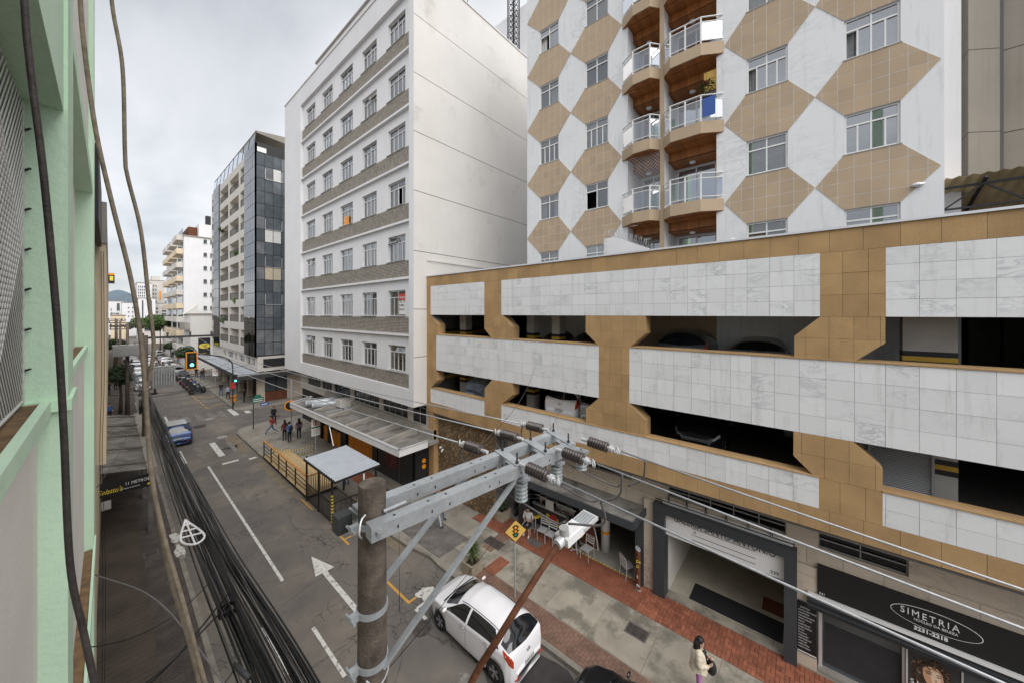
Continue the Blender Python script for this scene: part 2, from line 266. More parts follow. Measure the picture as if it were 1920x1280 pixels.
# ------------------------------------------------------------------ mesh builder
class MB:
    def __init__(s): s.v = []; s.f = []; s.m = []; s.sm = []; s.cm = 0; s.smooth = False
    def add(s, vs, fs):
        o = len(s.v); s.v += [tuple(q) for q in vs]
        for f in fs: s.f.append([o+i for i in f]); s.m.append(s.cm); s.sm.append(s.smooth)
        return s
    def box(s, x0, x1, y0, y1, z0, z1):
        if x0 > x1: x0, x1 = x1, x0
        if y0 > y1: y0, y1 = y1, y0
        if z0 > z1: z0, z1 = z1, z0
        return s.add([(x0,y0,z0),(x1,y0,z0),(x1,y1,z0),(x0,y1,z0),(x0,y0,z1),(x1,y0,z1),(x1,y1,z1),(x0,y1,z1)],
                     [(0,3,2,1),(4,5,6,7),(0,1,5,4),(1,2,6,5),(2,3,7,6),(3,0,4,7)])
    def obox(s, c, size, rot=None):
        m = rot if rot is not None else Matrix.Identity(3); h = [q/2 for q in size]; c = Vector(c)
        vs = [c + m @ Vector((a*h[0], b*h[1], d*h[2])) for d in (-1,1) for a, b in ((-1,-1),(1,-1),(1,1),(-1,1))]
        return s.add(vs, [(0,3,2,1),(4,5,6,7),(0,1,5,4),(1,2,6,5),(2,3,7,6),(3,0,4,7)])
    def bar(s, p0, p1, w, h=None, up=(0,0,1)):
        p0 = Vector(p0); p1 = Vector(p1); d = p1-p0; ln = d.length
        if ln < 1e-6: return s
        x = d/ln; u = Vector(up)
        if abs(x.dot(u)) > 0.98: u = Vector((1,0,0))
        y = u.cross(x).normalized(); z = x.cross(y)
        return s.obox((p0+p1)/2, (ln, w, h or w), Matrix((x, y, z)).transposed())
    def cyl(s, p0, p1, r0, r1=None, n=12, caps=True):
        return s.tube([p0, p1], [r0, r0 if r1 is None else r1], n, caps)
    def tube(s, pts, r, n=8, caps=True):
        pts = [Vector(q) for q in pts]; k = len(pts)
        rs = r if isinstance(r, (list, tuple)) else [r]*k
        vs = []; up = None
        for i, p in enumerate(pts):
            t = (pts[min(i+1, k-1)] - pts[max(i-1, 0)])
            t = t.normalized() if t.length > 1e-9 else Vector((0,0,1))
            if up is None:
                up = Vector((0,0,1)) if abs(t.z) < 0.9 else Vector((1,0,0))
            a = up - t*up.dot(t)
            if a.length < 1e-5: a = t.orthogonal()
            a.normalize(); b = t.cross(a); up = a
            for j in range(n):
                an = 2*math.pi*j/n; vs.append(p + (a*math.cos(an) + b*math.sin(an))*rs[i])
        fs = [(i*n+j, i*n+(j+1) % n, (i+1)*n+(j+1) % n, (i+1)*n+j) for i in range(k-1) for j in range(n)]
        if caps: fs += [tuple(range(n-1, -1, -1)), tuple((k-1)*n+j for j in range(n))]
        return s.add(vs, fs)
    def lathe(s, prof, c=(0,0,0), axis=(0,0,1), n=16, caps=True):
        """prof: (radius, height along axis)"""
        ax = Vector(axis).normalized(); a = ax.orthogonal().normalized(); b = ax.cross(a); c = Vector(c)
        vs = [c + ax*h + (a*math.cos(2*math.pi*j/n) + b*math.sin(2*math.pi*j/n))*max(r, 1e-4) for r, h in prof for j in range(n)]
        k = len(prof)
        fs = [(i*n+j, i*n+(j+1) % n, (i+1)*n+(j+1) % n, (i+1)*n+j) for i in range(k-1) for j in range(n)]
        if caps: fs += [tuple(range(n-1, -1, -1)), tuple((k-1)*n+j for j in range(n))]
        return s.add(vs, fs)
    def prism(s, poly, d, origin=(0,0,0), ax=(1,0,0), ay=(0,1,0)):
        """polygon in plane (ax, ay) at origin, extruded by vector d"""
        o = Vector(origin); ax = Vector(ax); ay = Vector(ay); d = Vector(d); n = len(poly)
        a = [o + ax*p[0] + ay*p[1] for p in poly]; nrm = ax.cross(ay)
        area = sum(poly[i][0]*poly[(i+1) % n][1] - poly[(i+1) % n][0]*poly[i][1] for i in range(n))
        if (nrm.dot(d) > 0) != (area > 0): a = a[::-1]
        # front faces away from d when ordered so
        vs = a + [q + d for q in a]
        return s.add(vs, [tuple(range(n-1, -1, -1)), tuple(range(n, 2*n))] + [(i, (i+1) % n, n+(i+1) % n, n+i) for i in range(n)])
    def quad(s, a, b, c, d): return s.add([a, b, c, d], [(0,1,2,3)])
    def sphere(s, c, r, n=12, m=8, sc=(1,1,1)):
        prof = [(math.sin(math.pi*i/m)*r, -math.cos(math.pi*i/m)*r) for i in range(m+1)]
        k0 = len(s.v); s.lathe(prof, (0,0,0), (0,0,1), n)
        for i in range(k0, len(s.v)): q = s.v[i]; s.v[i] = (c[0]+q[0]*sc[0], c[1]+q[1]*sc[1], c[2]+q[2]*sc[2])
        return s
    def mesh(s, name, mats):
        me = bpy.data.meshes.new(name); me.from_pydata(s.v, [], s.f)
        for m in (mats if isinstance(mats, (list, tuple)) else [mats]): me.materials.append(M[m] if isinstance(m, str) else m)
        if any(s.m): me.polygons.foreach_set('material_index', s.m)
        if any(s.sm): me.polygons.foreach_set('use_smooth', s.sm)
        me.update(); return me
    def build(s, name, mats, parent=None, **kw): return link(name, s.mesh(name, mats), parent, **kw)

def link(name, me, parent=None, loc=None, rot=None, kind=None):
    o = bpy.data.objects.new(name, me); COL.objects.link(o)
    if parent is not None:
        o.parent = parent
        if parent.get('_w') and parent.parent is None: o.location = -Vector(parent['_w'])
    if loc is not None: o.location = Vector(loc) + (o.location if parent is not None else Vector((0,0,0)))
    if rot is not None: o.rotation_euler = rot
    if kind: o['kind'] = kind
    return o
def tag(o, label, cat, group=None):
    o['label'] = label; o['category'] = cat
    if group: o['group'] = group
    return o
def thing(name, label, cat, loc=(0,0,0), group=None, world=True):
    """Empty at the thing's base; when world=True its parts are modelled in world coordinates"""
    o = bpy.data.objects.new(name, None); COL.objects.link(o); o.location = loc; o.empty_display_size = 0.2
    if world: o['_w'] = list(loc)
    return tag(o, label, cat, group)
def structure(name, mb, mats, label=None):
    o = mb.build(name, mats); o['kind'] = 'structure'; o['_w'] = [0.0, 0.0, 0.0]
    if label: o['label'] = label
    return o
def dup(root, loc, rz=0.0, label=None, group=None, scale=None):
    def cp(o, par):
        c = o.copy(); COL.objects.link(c); c.parent = par
        for ch in list(o.children): cp(ch, c)
        return c
    r = cp(root, None); r.location = loc; r.rotation_euler = (0, 0, rz)
    if scale: r.scale = (scale,)*3 if isinstance(scale, (int, float)) else scale
    if label: r['label'] = label
    if group: r['group'] = group
    return r
def clip(poly, n, d):
    """keep n.p <= d"""
    out = []
    for i in range(len(poly)):
        a, b = poly[i], poly[(i+1) % len(poly)]; da = n[0]*a[0]+n[1]*a[1]-d; db = n[0]*b[0]+n[1]*b[1]-d
        if da <= 0: out.append(a)
        if (da < 0 < db) or (db < 0 < da): t = da/(da-db); out.append((a[0]+(b[0]-a[0])*t, a[1]+(b[1]-a[1])*t))
    return out
def clip_rect(poly, x0, x1, y0, y1):
    for n, d in (((1,0),x1), ((-1,0),-x0), ((0,1),y1), ((0,-1),-y0)):
        poly = clip(poly, n, d)
        if len(poly) < 3: return []
    return poly
def area(p): return abs(sum(p[i][0]*p[(i+1) % len(p)][1]-p[(i+1) % len(p)][0]*p[i][1] for i in range(len(p))))/2
def wall_x(mb, X, y0, y1, z0, z1, holes, depth, sgn=1):
    """wall in plane x=X facing -x (sgn=1), holes [(ya,yb,za,zb)] with reveals going +x by depth"""
    ys = sorted(set([y0, y1]+[h[0] for h in holes]+[h[1] for h in holes])); zs = sorted(set([z0, z1]+[h[2] for h in holes]+[h[3] for h in holes]))
    for i in range(len(ys)-1):
        for j in range(len(zs)-1):
            cy_, cz = (ys[i]+ys[i+1])/2, (zs[j]+zs[j+1])/2
            if any(h[0] < cy_ < h[1] and h[2] < cz < h[3] for h in holes): continue
            mb.quad((X,ys[i],zs[j]), (X,ys[i],zs[j+1]), (X,ys[i+1],zs[j+1]), (X,ys[i+1],zs[j]))
    D = X+depth
    for a, b, c, d in holes:
        mb.quad((X,a,c),(D,a,c),(D,a,d),(X,a,d)); mb.quad((X,b,c),(X,b,d),(D,b,d),(D,b,c))
        mb.quad((X,a,d),(D,a,d),(D,b,d),(X,b,d)); mb.quad((X,a,c),(X,b,c),(D,b,c),(D,a,c))
    return mb
def text(s, size, loc, mat_, parent=None, xdir=(0,-1,0), ydir=(0,0,1), ext=0.004, align='LEFT', name='lettering', shear=0.0, spacing=1.0, sx=1.0, bold=0.0):
    c = bpy.data.curves.new('t', 'FONT'); c.body = s; c.size = size; c.extrude = ext; c.align_x = align; c.shear = shear; c.space_character = spacing; c.offset = bold
    c.resolution_u = 3
    o = bpy.data.objects.new('t', c); me = bpy.data.meshes.new_from_object(o)
    bpy.data.objects.remove(o); bpy.data.curves.remove(c)
    x = Vector(xdir).normalized(); y = Vector(ydir).normalized(); z = x.cross(y)
    me.transform(Matrix.Translation(Vector(loc)) @ Matrix((x*sx, y, z)).transposed().to_4x4()); me.materials.clear(); me.materials.append(M[mat_])
    return link(name, me, parent)
def bez(pts, n=12):
    """Catmull-Rom through pts"""
    P = [Vector(p) for p in pts]; P = [P[0]*2-P[1]] + P + [P[-1]*2-P[-2]]; out = []
    for i in range(1, len(P)-2):
        for k in range(n):
            t = k/n; a, b, c, d = P[i-1:i+3]
            out.append(0.5*((2*b) + (c-a)*t + (2*a-5*b+4*c-d)*t*t + (3*b-a-3*c+d)*t**3))
    return out + [P[-2]]
# ================================================================== SETTING: ground, road, pavements
structure('ground', MB().quad((-400,-120,-0.06),(900,-120,-0.06),(900,1600,-0.06),(-400,1600,-0.06)), 'pavement_dark')
rd = MB(); rd.box(2.05, 9.3, -40, 420, -0.05, 0.0); rd.box(9.3, 120, 39.6, 46.2, -0.05, 0.0)
road = structure('road', rd, 'asphalt')
# right pavement with its kerb line (bulb-out at the corner)
kerb_pts = [(8.87,-14),(8.87,11.6),(8.95,12.3),(8.70,13.6),(8.62,15.2),(8.80,17.0),(8.90,18.0),(8.90,30.15),(7.25,30.35),(7.22,37.6),(7.42,38.6),(8.0,39.35),(9.2,39.6),(40,39.6)]
pv = MB()
poly = kerb_pts + [(40,-14)]
pv.prism(poly, (0,0,-0.2), (0,0,0.13), (1,0,0), (0,1,0))
right_pavement = structure('pavement', pv, 'pavement', 'worn concrete pavement along the right side of the street')
def kerb_run(parent, pts, z=0.14, w=0.14):
    stone = None
    for a, b in zip(pts[:-1], pts[1:]):
        a = Vector((*a, 0)); b = Vector((*b, 0)); n = max(1, round((b-a).length/1.0)); d = (b-a)/n
        for i in range(n):
            p = a+d*i; q = a+d*(i+1); u = d.normalized(); nn = Vector((u.y, -u.x, 0))
            p2 = p+u*0.006; q2 = q-u*0.006
            m = MB(); h = z+random.uniform(-.006,.006)
            m.bar((p2+nn*(w/2-.012))+Vector((0,0,h/2-0.02)), (q2+nn*(w/2-.012))+Vector((0,0,h/2-0.02)), w, h+0.04)
            m.build('kerb_stone', 'kerb_stone', parent)
kerb_run(right_pavement, [(8.87,-4)]+kerb_pts[1:7]); kerb_run(right_pavement, kerb_pts[7:13])
# concrete slabs of the right pavement (near part)
for i, y in enumerate([k*1.72-3.2 for k in range(9)]):
    y1 = min(y+1.72, 12.3)
    for x0, x1 in ((9.98, 11.98),):
        m = MB(); m.box(x0, x1-0.012, y+0.012, y1, 0.12, 0.142+random.uniform(-.002,.002)); m.build('concrete_slab', 'slab_light', right_pavement)
# red brick strip in front of the shops: basket weave, nearest 300 bricks single
brick_me = {}
def brick_mesh(w, l, mat_):
    k = (w, l, mat_)
    if k not in brick_me:
        m = MB(); g = 0.004
        z0, z1 = -0.02, 0.0; a, b = w/2-g, l/2-g
        m.add([(-a,-b,z0),(a,-b,z0),(a,b,z0),(-a,b,z0),(-a+.004,-b+.004,z1),(a-.004,-b+.004,z1),(a-.004,b-.004,z1),(-a+.004,b-.004,z1)],
              [(4,5,6,7),(0,1,5,4),(1,2,6,5),(2,3,7,6),(3,0,4,7)])
        brick_me[k] = m.mesh('brick', mat_)
    return brick_me[k]
bricks = []
U = 0.215
nx = 6; x0 = 12.0
ny = int(17.0/U)
for j in range(ny):
    for i in range(nx):
        cx = x0+U*(i+.5); cyy = -4.0+U*(j+.5)
        if cx > 13.28: continue
        for k in (-.25, .25):
            if (i+j) % 2: bricks.append((cx+k*U, cyy, U/2, U))
            else: bricks.append((cx, cyy+k*U, U, U/2))
bricks.sort(key=lambda b: abs(b[1]-2.2) if b[1] < 2.2 else (b[1]-2.2))
sj = MB(); sj.box(12.0, 13.3, -4.0, 13.0, 0.10, 0.134); sj.build('sand_bed', 'sand_joint', right_pavement)
rest = MB()
for i, (bx, by, w, l) in enumerate(bricks):
    z = 0.148+random.uniform(-.0025,.0025)
    if i < 300: link('brick', brick_mesh(w, l, 'brick_red'), right_pavement, (bx, by, z))
    else:
        a, b = w/2-.005, l/2-.005
        rest.add([(bx-a,by-b,.13),(bx+a,by-b,.13),(bx+a,by+b,.13),(bx-a,by+b,.13),(bx-a,by-b,z),(bx+a,by-b,z),(bx+a,by+b,z),(bx-a,by+b,z)], [(4,5,6,7),(0,1,5,4),(1,2,6,5),(2,3,7,6),(3,0,4,7)])
rest.build('brick_paving', 'brick_red', right_pavement, kind='stuff')
# brown brick strip by the kerb, grey setts further on, dark setts on the left
def setts(x0, x1, y0, y1, w, l, z, mat_, parent, name='sett_paving', jit=.003, herring=False):
    m = MB(); j = 0; y = y0
    while y < y1-0.02:
        off = (j % 2)*l*0.5; x = x0-off
        while x < x1:
            a, b = max(x, x0), min(x+l, x1)
            if b-a > 0.03:
                zz = z+random.uniform(-jit, jit); g = 0.006
                m.add([(a+g,y+g,z-.03),(b-g,y+g,z-.03),(b-g,y+w-g,z-.03),(a+g,y+w-g,z-.03),(a+g,y+g,zz),(b-g,y+g,zz),(b-g,y+w-g,zz),(a+g,y+w-g,zz)], [(4,5,6,7),(0,1,5,4),(1,2,6,5),(2,3,7,6),(3,0,4,7)])
            x += l
        y += w; j += 1
    return m.build(name, mat_, parent, kind='stuff')
setts(9.03, 9.95, -4, 10.4, 0.115, 0.23, 0.146, 'brick_brown', right_pavement)
setts(9.9, 10.9, 9.45, 9.98, 0.115, 0.23, 0.152, 'brick_red', right_pavement)
setts(9.1, 10.8, 11.9, 19.5, 0.13, 0.26, 0.146, 'paver_grey', right_pavement)
setts(10.8, 12.0, 10.5, 11.0, 0.115, 0.23, 0.148, 'brick_brown', right_pavement)
setts(9.9, 11.1, 19.6, 24.0, 0.12, 0.24, 0.146, 'brick_red', right_pavement)
# left pavement
lp = MB(); lp.box(-0.6, 2.05, -14, 70, -0.1, 0.13)
left_pavement = structure('pavement', lp, 'pavement_dark', 'dark pavement along the left side of the street')
kerb_run(left_pavement, [(2.05,-2),(2.05,60)][::-1])
setts(0.95, 1.9, 4, 34, 0.12, 0.24, 0.142, 'paver_dark', left_pavement)
setts(-0.3, 0.95, 4, 34, 0.24, 0.42, 0.140, 'pavement_dark', left_pavement, 'tile_paving')
# far pavements
fp = MB(); fp.prism([(8.9,47.2),(9.3,46.5),(10.2,46.2),(40,46.2),(40,140),(8.9,140)], (0,0,-0.2), (0,0,0.13))
far_pavement = structure('pavement', fp, 'pavement', 'pavement past the side street in front of the glass building')
kerb_run(far_pavement, [(10.2,46.2),(9.3,46.5),(8.9,47.2),(8.9,70)][::1])
# ------------------------------------------------------------------ painted markings (worn thermoplastic, 4 mm above the road)
mk = MB()
def stripe(x0, x1, y0, y1, mat_, name='road_marking'):
    nseg = max(1, int(max(abs(x1-x0), abs(y1-y0))/0.5)); m = MB()
    m.box(x0, x1, y0, y1, 0.0, 0.005); return m.build(name, mat_, road)
stripe(4.39, 4.50, 15.7, 31.4, 'paint_white_road'); stripe(4.39, 4.50, 10.2, 12.6, 'paint_white_road'); stripe(4.39, 4.50, 4.0, 7.2, 'paint_white_road')
stripe(3.30, 3.42, 11.5, 13.9, 'paint_white_road')
for y in (50, 55.5, 61, 67): stripe(4.18, 4.28, y, y+2, 'paint_worn')
stripe(5.26, 5.62, 32.9, 36.9, 'paint_white_road'); stripe(3.25, 3.58, 33.2, 36.5, 'paint_white_road'); stripe(6.2, 6.5, 33.2, 36.2, 'paint_worn'); stripe(4.3, 4.6, 33.4, 36.6, 'paint_worn'); stripe(2.35, 2.7, 33.4, 36.6, 'paint_worn')
stripe(5.15, 6.06, 31.0, 31.3, 'paint_white_road'); stripe(6.58, 7.05, 30.6, 30.9, 'paint_white_road'); stripe(3.1, 3.7, 31.0, 31.3, 'paint_worn')
for x, m_ in ((8.4,'paint_white_road'), (9.45,'paint_white_road'), (7.5,'paint_worn'), (6.6,'paint_worn'), (5.7,'paint_worn'), (4.8,'paint_worn'), (3.9,'paint_worn'), (3.0,'paint_worn')): stripe(x, x+0.45, 45.1 if x > 8 else 45.4, 48.5, m_)
stripe(9.0, 16, 37.8+2.1, 40.2, 'paint_worn'); stripe(8.4, 15, 41.6, 41.9, 'paint_worn'); stripe(3.62, 3.78, 47.0, 50.0, 'paint_white_road')
for k in range(7): stripe(6.86+k*.03, 6.98+k*.03, 61.5-k*1.6, 61.5-k*1.6-0.9, 'paint_yellow_road')
m = MB(); m.bar((7.08,50.8,0.003), (8.55,52.4,0.003), 0.12, 0.005); m.bar((7.0,59.0,0.003),(8.6,57.0,0.003),0.12,0.005); m.build('road_marking', 'paint_yellow_road', road)
stripe(7.1, 8.7, 57.0, 57.15, 'paint_worn'); stripe(7.1, 8.7, 54.0, 54.12, 'paint_worn'); stripe(7.3, 8.8, 51.2, 51.32, 'paint_worn'); stripe(7.3, 8.8, 50.3, 50.45, 'paint_worn')
# turn arrow on the right lane
m = MB(); m.prism([(5.70,16.35),(5.37,14.95),(5.62,14.97),(5.62,10.9),(5.80,10.9),(5.80,14.95),(6.09,14.95)], (0,0,0.005), (0,0,0.0)); m.build('lane_arrow', 'paint_white_road', road)
# parking bay corners
for pts in [((7.06,15.9),(7.16,15.9),(7.16,16.9),(7.06,16.9)), ((7.16,16.38),(7.95,16.38),(7.95,16.48),(7.16,16.48)), ((7.05,11.0),(7.15,11.0),(7.15,13.0),(7.05,13.0)), ((7.15,11.0),(7.42,11.0),(7.42,11.1),(7.15,11.1))]:
    m = MB(); m.prism(list(pts), (0,0,0.005), (0,0,0)); m.build('road_marking', 'paint_yellow_road', road)
stripe(7.05, 7.16, 10.0, 10.62, 'paint_white_road'); stripe(7.16, 8.0, 10.56, 10.66, 'paint_white_road'); stripe(7.06, 7.15, 20.2, 21.9, 'paint_yellow_road')
# smooth white paint spills
def blob(cx, cyy, rx, ry, mat_, z=0.004, name='paint_spill', parent=road):
    m = MB(); n = 44; ph = random.random()*6
    f_ = [1+.16*math.sin(3*2*math.pi*i/n+ph)+.12*math.sin(5*2*math.pi*i/n+2*ph)+.05*math.sin(11*2*math.pi*i/n) for i in range(n)]
    m.prism([(cx+rx*math.cos(2*math.pi*i/n)*f_[i], cyy+ry*math.sin(2*math.pi*i/n)*f_[i]) for i in range(n)], (0,0,z), (0,0,0)); m.build(name, mat_, parent)
blob(6.45, 7.0, .4, .7, 'paint_worn'); blob(1.98, 22.3, .16, .5, 'paint_white_road', .146, 'paint_spill', left_pavement); blob(2.0, 20.9, .17, .5, 'paint_white_road', .146, 'paint_spill', left_pavement); blob(7.75, 10.9, .3, .35, 'paint_white_road')
mat('asphalt_patch', (0.055, 0.05, 0.05), 0.85, var=0.25, scale=3, fine=0.3, fscale=120)
mat('dirt_sand', (0.21, 0.175, 0.125), 0.95, var=0.25, scale=1.5, fine=0.35, fscale=90)
blob(7.9, 6.4, .9, 2.2, 'asphalt_patch', 0.003, 'asphalt_patch'); blob(6.2, 34.5, .5, .35, 'asphalt_patch', 0.003, 'asphalt_patch'); blob(5.4, 43.2, .6, .5, 'asphalt_patch', 0.003, 'asphalt_patch')
blob(6.75, 35.5, .4, 3.2, 'dirt_sand', 0.003, 'sand_drift'); blob(7.0, 26, .22, 4.5, 'dirt_sand', 0.003, 'sand_drift'); blob(8.5, 14.6, .25, 1.5, 'dirt_sand', 0.003, 'sand_drift')
# manhole and drain covers
mat('iron_cover', (0.09, 0.075, 0.07), 0.7, metal=0.3, var=0.35, scale=8, bump=0.6, bscale=45)
mat('concrete_cover', (0.34, 0.33, 0.32), 0.85, var=0.2, scale=4)
def cover(x, y, r, mat_, label, z=0.0):
    t = thing('manhole_cover', label, 'manhole cover', (x, y, z), 'round covers in the road')
    m = MB(); m.lathe([(r,0.0),(r,0.008),(r*.9,0.009),(r*.9,0.004),(r*.86,0.004),(r*.86,0.010),(0,0.011)], (x,y,z), n=28); m.build('lid', mat_, t)
    m = MB()
    for k in range(5): m.box(x-r*.6, x+r*.6, y-r*.5+k*r*.25-.012, y-r*.5+k*r*.25+.012, z+.010, z+.014)
    m.build('tread', mat_, t)
cover(6.80, 9.80, .31, 'iron_cover', 'rusty iron manhole cover beside the front wheel of the white hatchback')
cover(6.27, 38.0, .36, 'concrete_cover', 'pale round cover in the road near the pavement corner')
cover(6.5, 45.5, .36, 'concrete_cover', 'pale round cover in the far side of the crossing')
cover(11.2, 41.5, .40, 'iron_cover', 'dark round cover in the side street behind the waiting pedestrians')
def hatch(x0, x1, y0, y1, z, mat_, label):
    t = thing('utility_hatch', label, 'utility cover', ((x0+x1)/2, (y0+y1)/2, z))
    m = MB(); m.box(x0, x1, y0, y1, z-.02, z+.004); m.build('frame', 'concrete_dark', t)
    m = MB(); m.box(x0+.04, x1-.04, y0+.04, y1-.04, z-.02, z+.008); m.build('lid', mat_, t)
hatch(11.07, 11.63, 10.3, 11.3, 0.143, 'iron_cover', 'dark rectangular utility cover in the slabs before the cafe')
hatch(10.95, 11.45, 3.9, 4.6, 0.143, 'iron_cover', 'dark square utility cover in front of the gallery entrance')
hatch(12.35, 12.75, 9.1, 9.75, 0.150, 'concrete_dark', 'dark square cover in the red bricks beside the cafe chairs')
hatch(0.95, 1.4, 21.3, 21.8, 0.146, 'iron_cover', 'small dull cover in the left pavement under the cables')
# ================================================================== GARAGE PODIUM (marble and sandstone cladding)
GX = 12.2; YR = -6.0; YL = 17.1
gar = thing('parking_garage', 'parking garage clad in white marble bands and ochre stone piers', 'building', (GX, 6, 0))
Z = dict(top=12.66, b1t=12.09, b1b=10.42, b2t=9.29, b2b=7.29, b3t=6.19, b3b=5.37, bot=4.80)
marble = [  # (yL, yR, z0, z1, rows)
 (16.72,12.29,Z['b1b'],Z['b1t'],4), (11.14,-0.23,Z['b1b'],Z['b1t'],4), (-1.41,YR,Z['b1b'],Z['b1t'],4),
 (16.20,6.09,Z['b2b'],Z['b2t'],4), (4.90,YR,Z['b2b'],Z['b2t'],4),
 (16.72,12.28,Z['b3b'],Z['b3t'],2), (11.14,-0.21,Z['b3b'],Z['b3t'],2), (-1.36,YR,Z['b3b'],Z['b3t'],2)]
sand = []   # convex polygons (y,z)
def rect(a, b, c, d): return [(a,c),(b,c),(b,d),(a,d)]
sand += [rect(YR,YL,Z['b1t'],Z['top']), rect(YR,YL,Z['bot'],Z['b3b'])]
sand += [rect(16.72,YL,Z['b1b'],Z['b1t']), rect(11.14,12.29,Z['b1b'],Z['b1t']), rect(-1.41,-0.23,Z['b1b'],Z['b1t'])]
sand += [rect(16.20,YL,Z['b2b'],Z['b2t']), rect(4.90,6.09,Z['b2b'],Z['b2t'])]
sand += [rect(16.72,YL,Z['b3b'],Z['b3t']), rect(11.14,12.28,Z['b3b'],Z['b3t']), rect(-1.36,-0.21,Z['b3b'],Z['b3t'])]
t1, b1 = Z['b1b'], Z['b2t']; t2, b2 = Z['b2b'], Z['b3t']
pier_polys = [
 [(YL,t1),(YL,b1),(16.03,b1),(16.03,9.87),(16.72,t1)],
 [(12.29,t1),(12.29,9.75),(11.76,b1),(10.47,b1),(10.47,9.89),(11.05,t1)],
 [(6.656,t1),(6.656,9.77),(6.12,b1),(4.89,b1),(4.327,9.81),(4.327,t1)],
 [(-0.234,t1),(0.296,9.88),(0.296,b1),(-0.862,b1),(-1.404,9.79),(-1.404,t1)],
 [(YL,t2),(YL,b2),(16.72,b2),(16.09,6.71),(16.19,t2)],
 [(11.75,t2),(12.285,6.78),(12.27,b2),(11.14,b2),(10.455,6.73),(10.455,t2)],
 [(6.09,t2),(6.645,6.77),(6.645,b2),(4.33,b2),(4.33,6.79),(4.90,t2)],
 [(0.312,t2),(0.317,6.63),(-0.12,b2),(-1.355,b2),(-1.362,6.75),(-0.845,t2)]]
sand += pier_polys
# solid backing behind the cladding
core = MB()
for yl, yr, z0, z1, rws in marble: core.box(GX+.022, GX+.30, yr, yl, z0+.002, z1-.002)
for p in sand: core.prism([(q[0]*.9999, q[1]) for q in p], (0.5,0,0), (GX+.0225,0,0), (0,1,0), (0,0,1))
core.build('backing', 'joint_dark', gar)
for p in pier_polys:
    revl = MB(); revl.prism([(sum(a[0] for a in p)/len(p)+(q[0]-sum(a[0] for a in p)/len(p))*1.006, q[1]) for q in p], (0.44,0,0), (GX+.03,0,0), (0,1,0), (0,0,1)); revl.build('pier_reveal', 'sandstone', gar)
tiles = {'marble_tile': [], 'sandstone_tile': []}
def tile_grid(kind, poly, w, h, y_off, z0):
    ys = [p[0] for p in poly]; zs = [p[1] for p in poly]
    j = math.floor((min(ys)-y_off)/w)
    while y_off+j*w < max(ys):
        k = math.floor((min(zs)-z0)/h+1e-6)
        while z0+k*h < max(zs)-1e-4:
            c = clip_rect(poly, y_off+j*w+.003, y_off+(j+1)*w-.003, z0+k*h+.003, z0+(k+1)*h-.003)
            if len(c) >= 3 and area(c) > 0.004: tiles[kind].append(c)
            k += 1
        j += 1
for yl, yr, z0, z1, rws in marble: tile_grid('marble_tile', rect(yr,yl,z0,z1), 0.534, (z1-z0)/rws, yr if yr > YR else -1.41-9*.534, z0)
for i, p in enumerate(sand):
    zs = [q[1] for q in p]; h = max(zs)-min(zs); tile_grid('sandstone_tile', p, 0.46 if i > 1 else 0.62, h/max(1, round(h/0.56)), p[0][0]-5*.46-.17, min(zs))
for kind, mt in (('marble_tile','marble'), ('sandstone_tile','sandstone')):
    def show(c):
        y = sum(q[0] for q in c)/len(c); z = sum(q[1] for q in c)/len(c)
        return -(area(c)/(GX**2+y*y+(z-10.5)**2)) if y > -4.2 else 0
    tiles[kind].sort(key=show); ov = MB()
    for i, c in enumerate(tiles[kind]):
        dx = random.uniform(-.003,.003); m = MB() if i < 300 else ov
        m.prism(c, (0.024,0,0), (GX-.002+dx,0,0), (0,1,0), (0,0,1))
        if i < 300: m.build(kind, mt, gar)
    if ov.f: ov.build(kind.replace('tile','cladding'), mt, gar, kind='stuff')
# coping, sills, soffit
m = MB(); m.box(GX-.05, GX+.45, YR, YL+.02, Z['top']+.002, Z['top']+.06); m.build('coping', 'frame_alu', gar)
for yl, yr, z0, z1, rws in marble[3:]:
    m = MB(); m.prism([(GX-.03,z1+.002),(GX+.32,z1+.002),(GX+.32,z1+.06),(GX-.03,z1+.03)], (0,yr-yl,0), (0,yl,0), (1,0,0), (0,0,1)); m.build('sill', 'sandstone', gar)
m = MB(); m.box(GX+.06, 13.9, YR, YL, 4.70, 4.80); m.build('soffit', 'concrete_dark', gar)
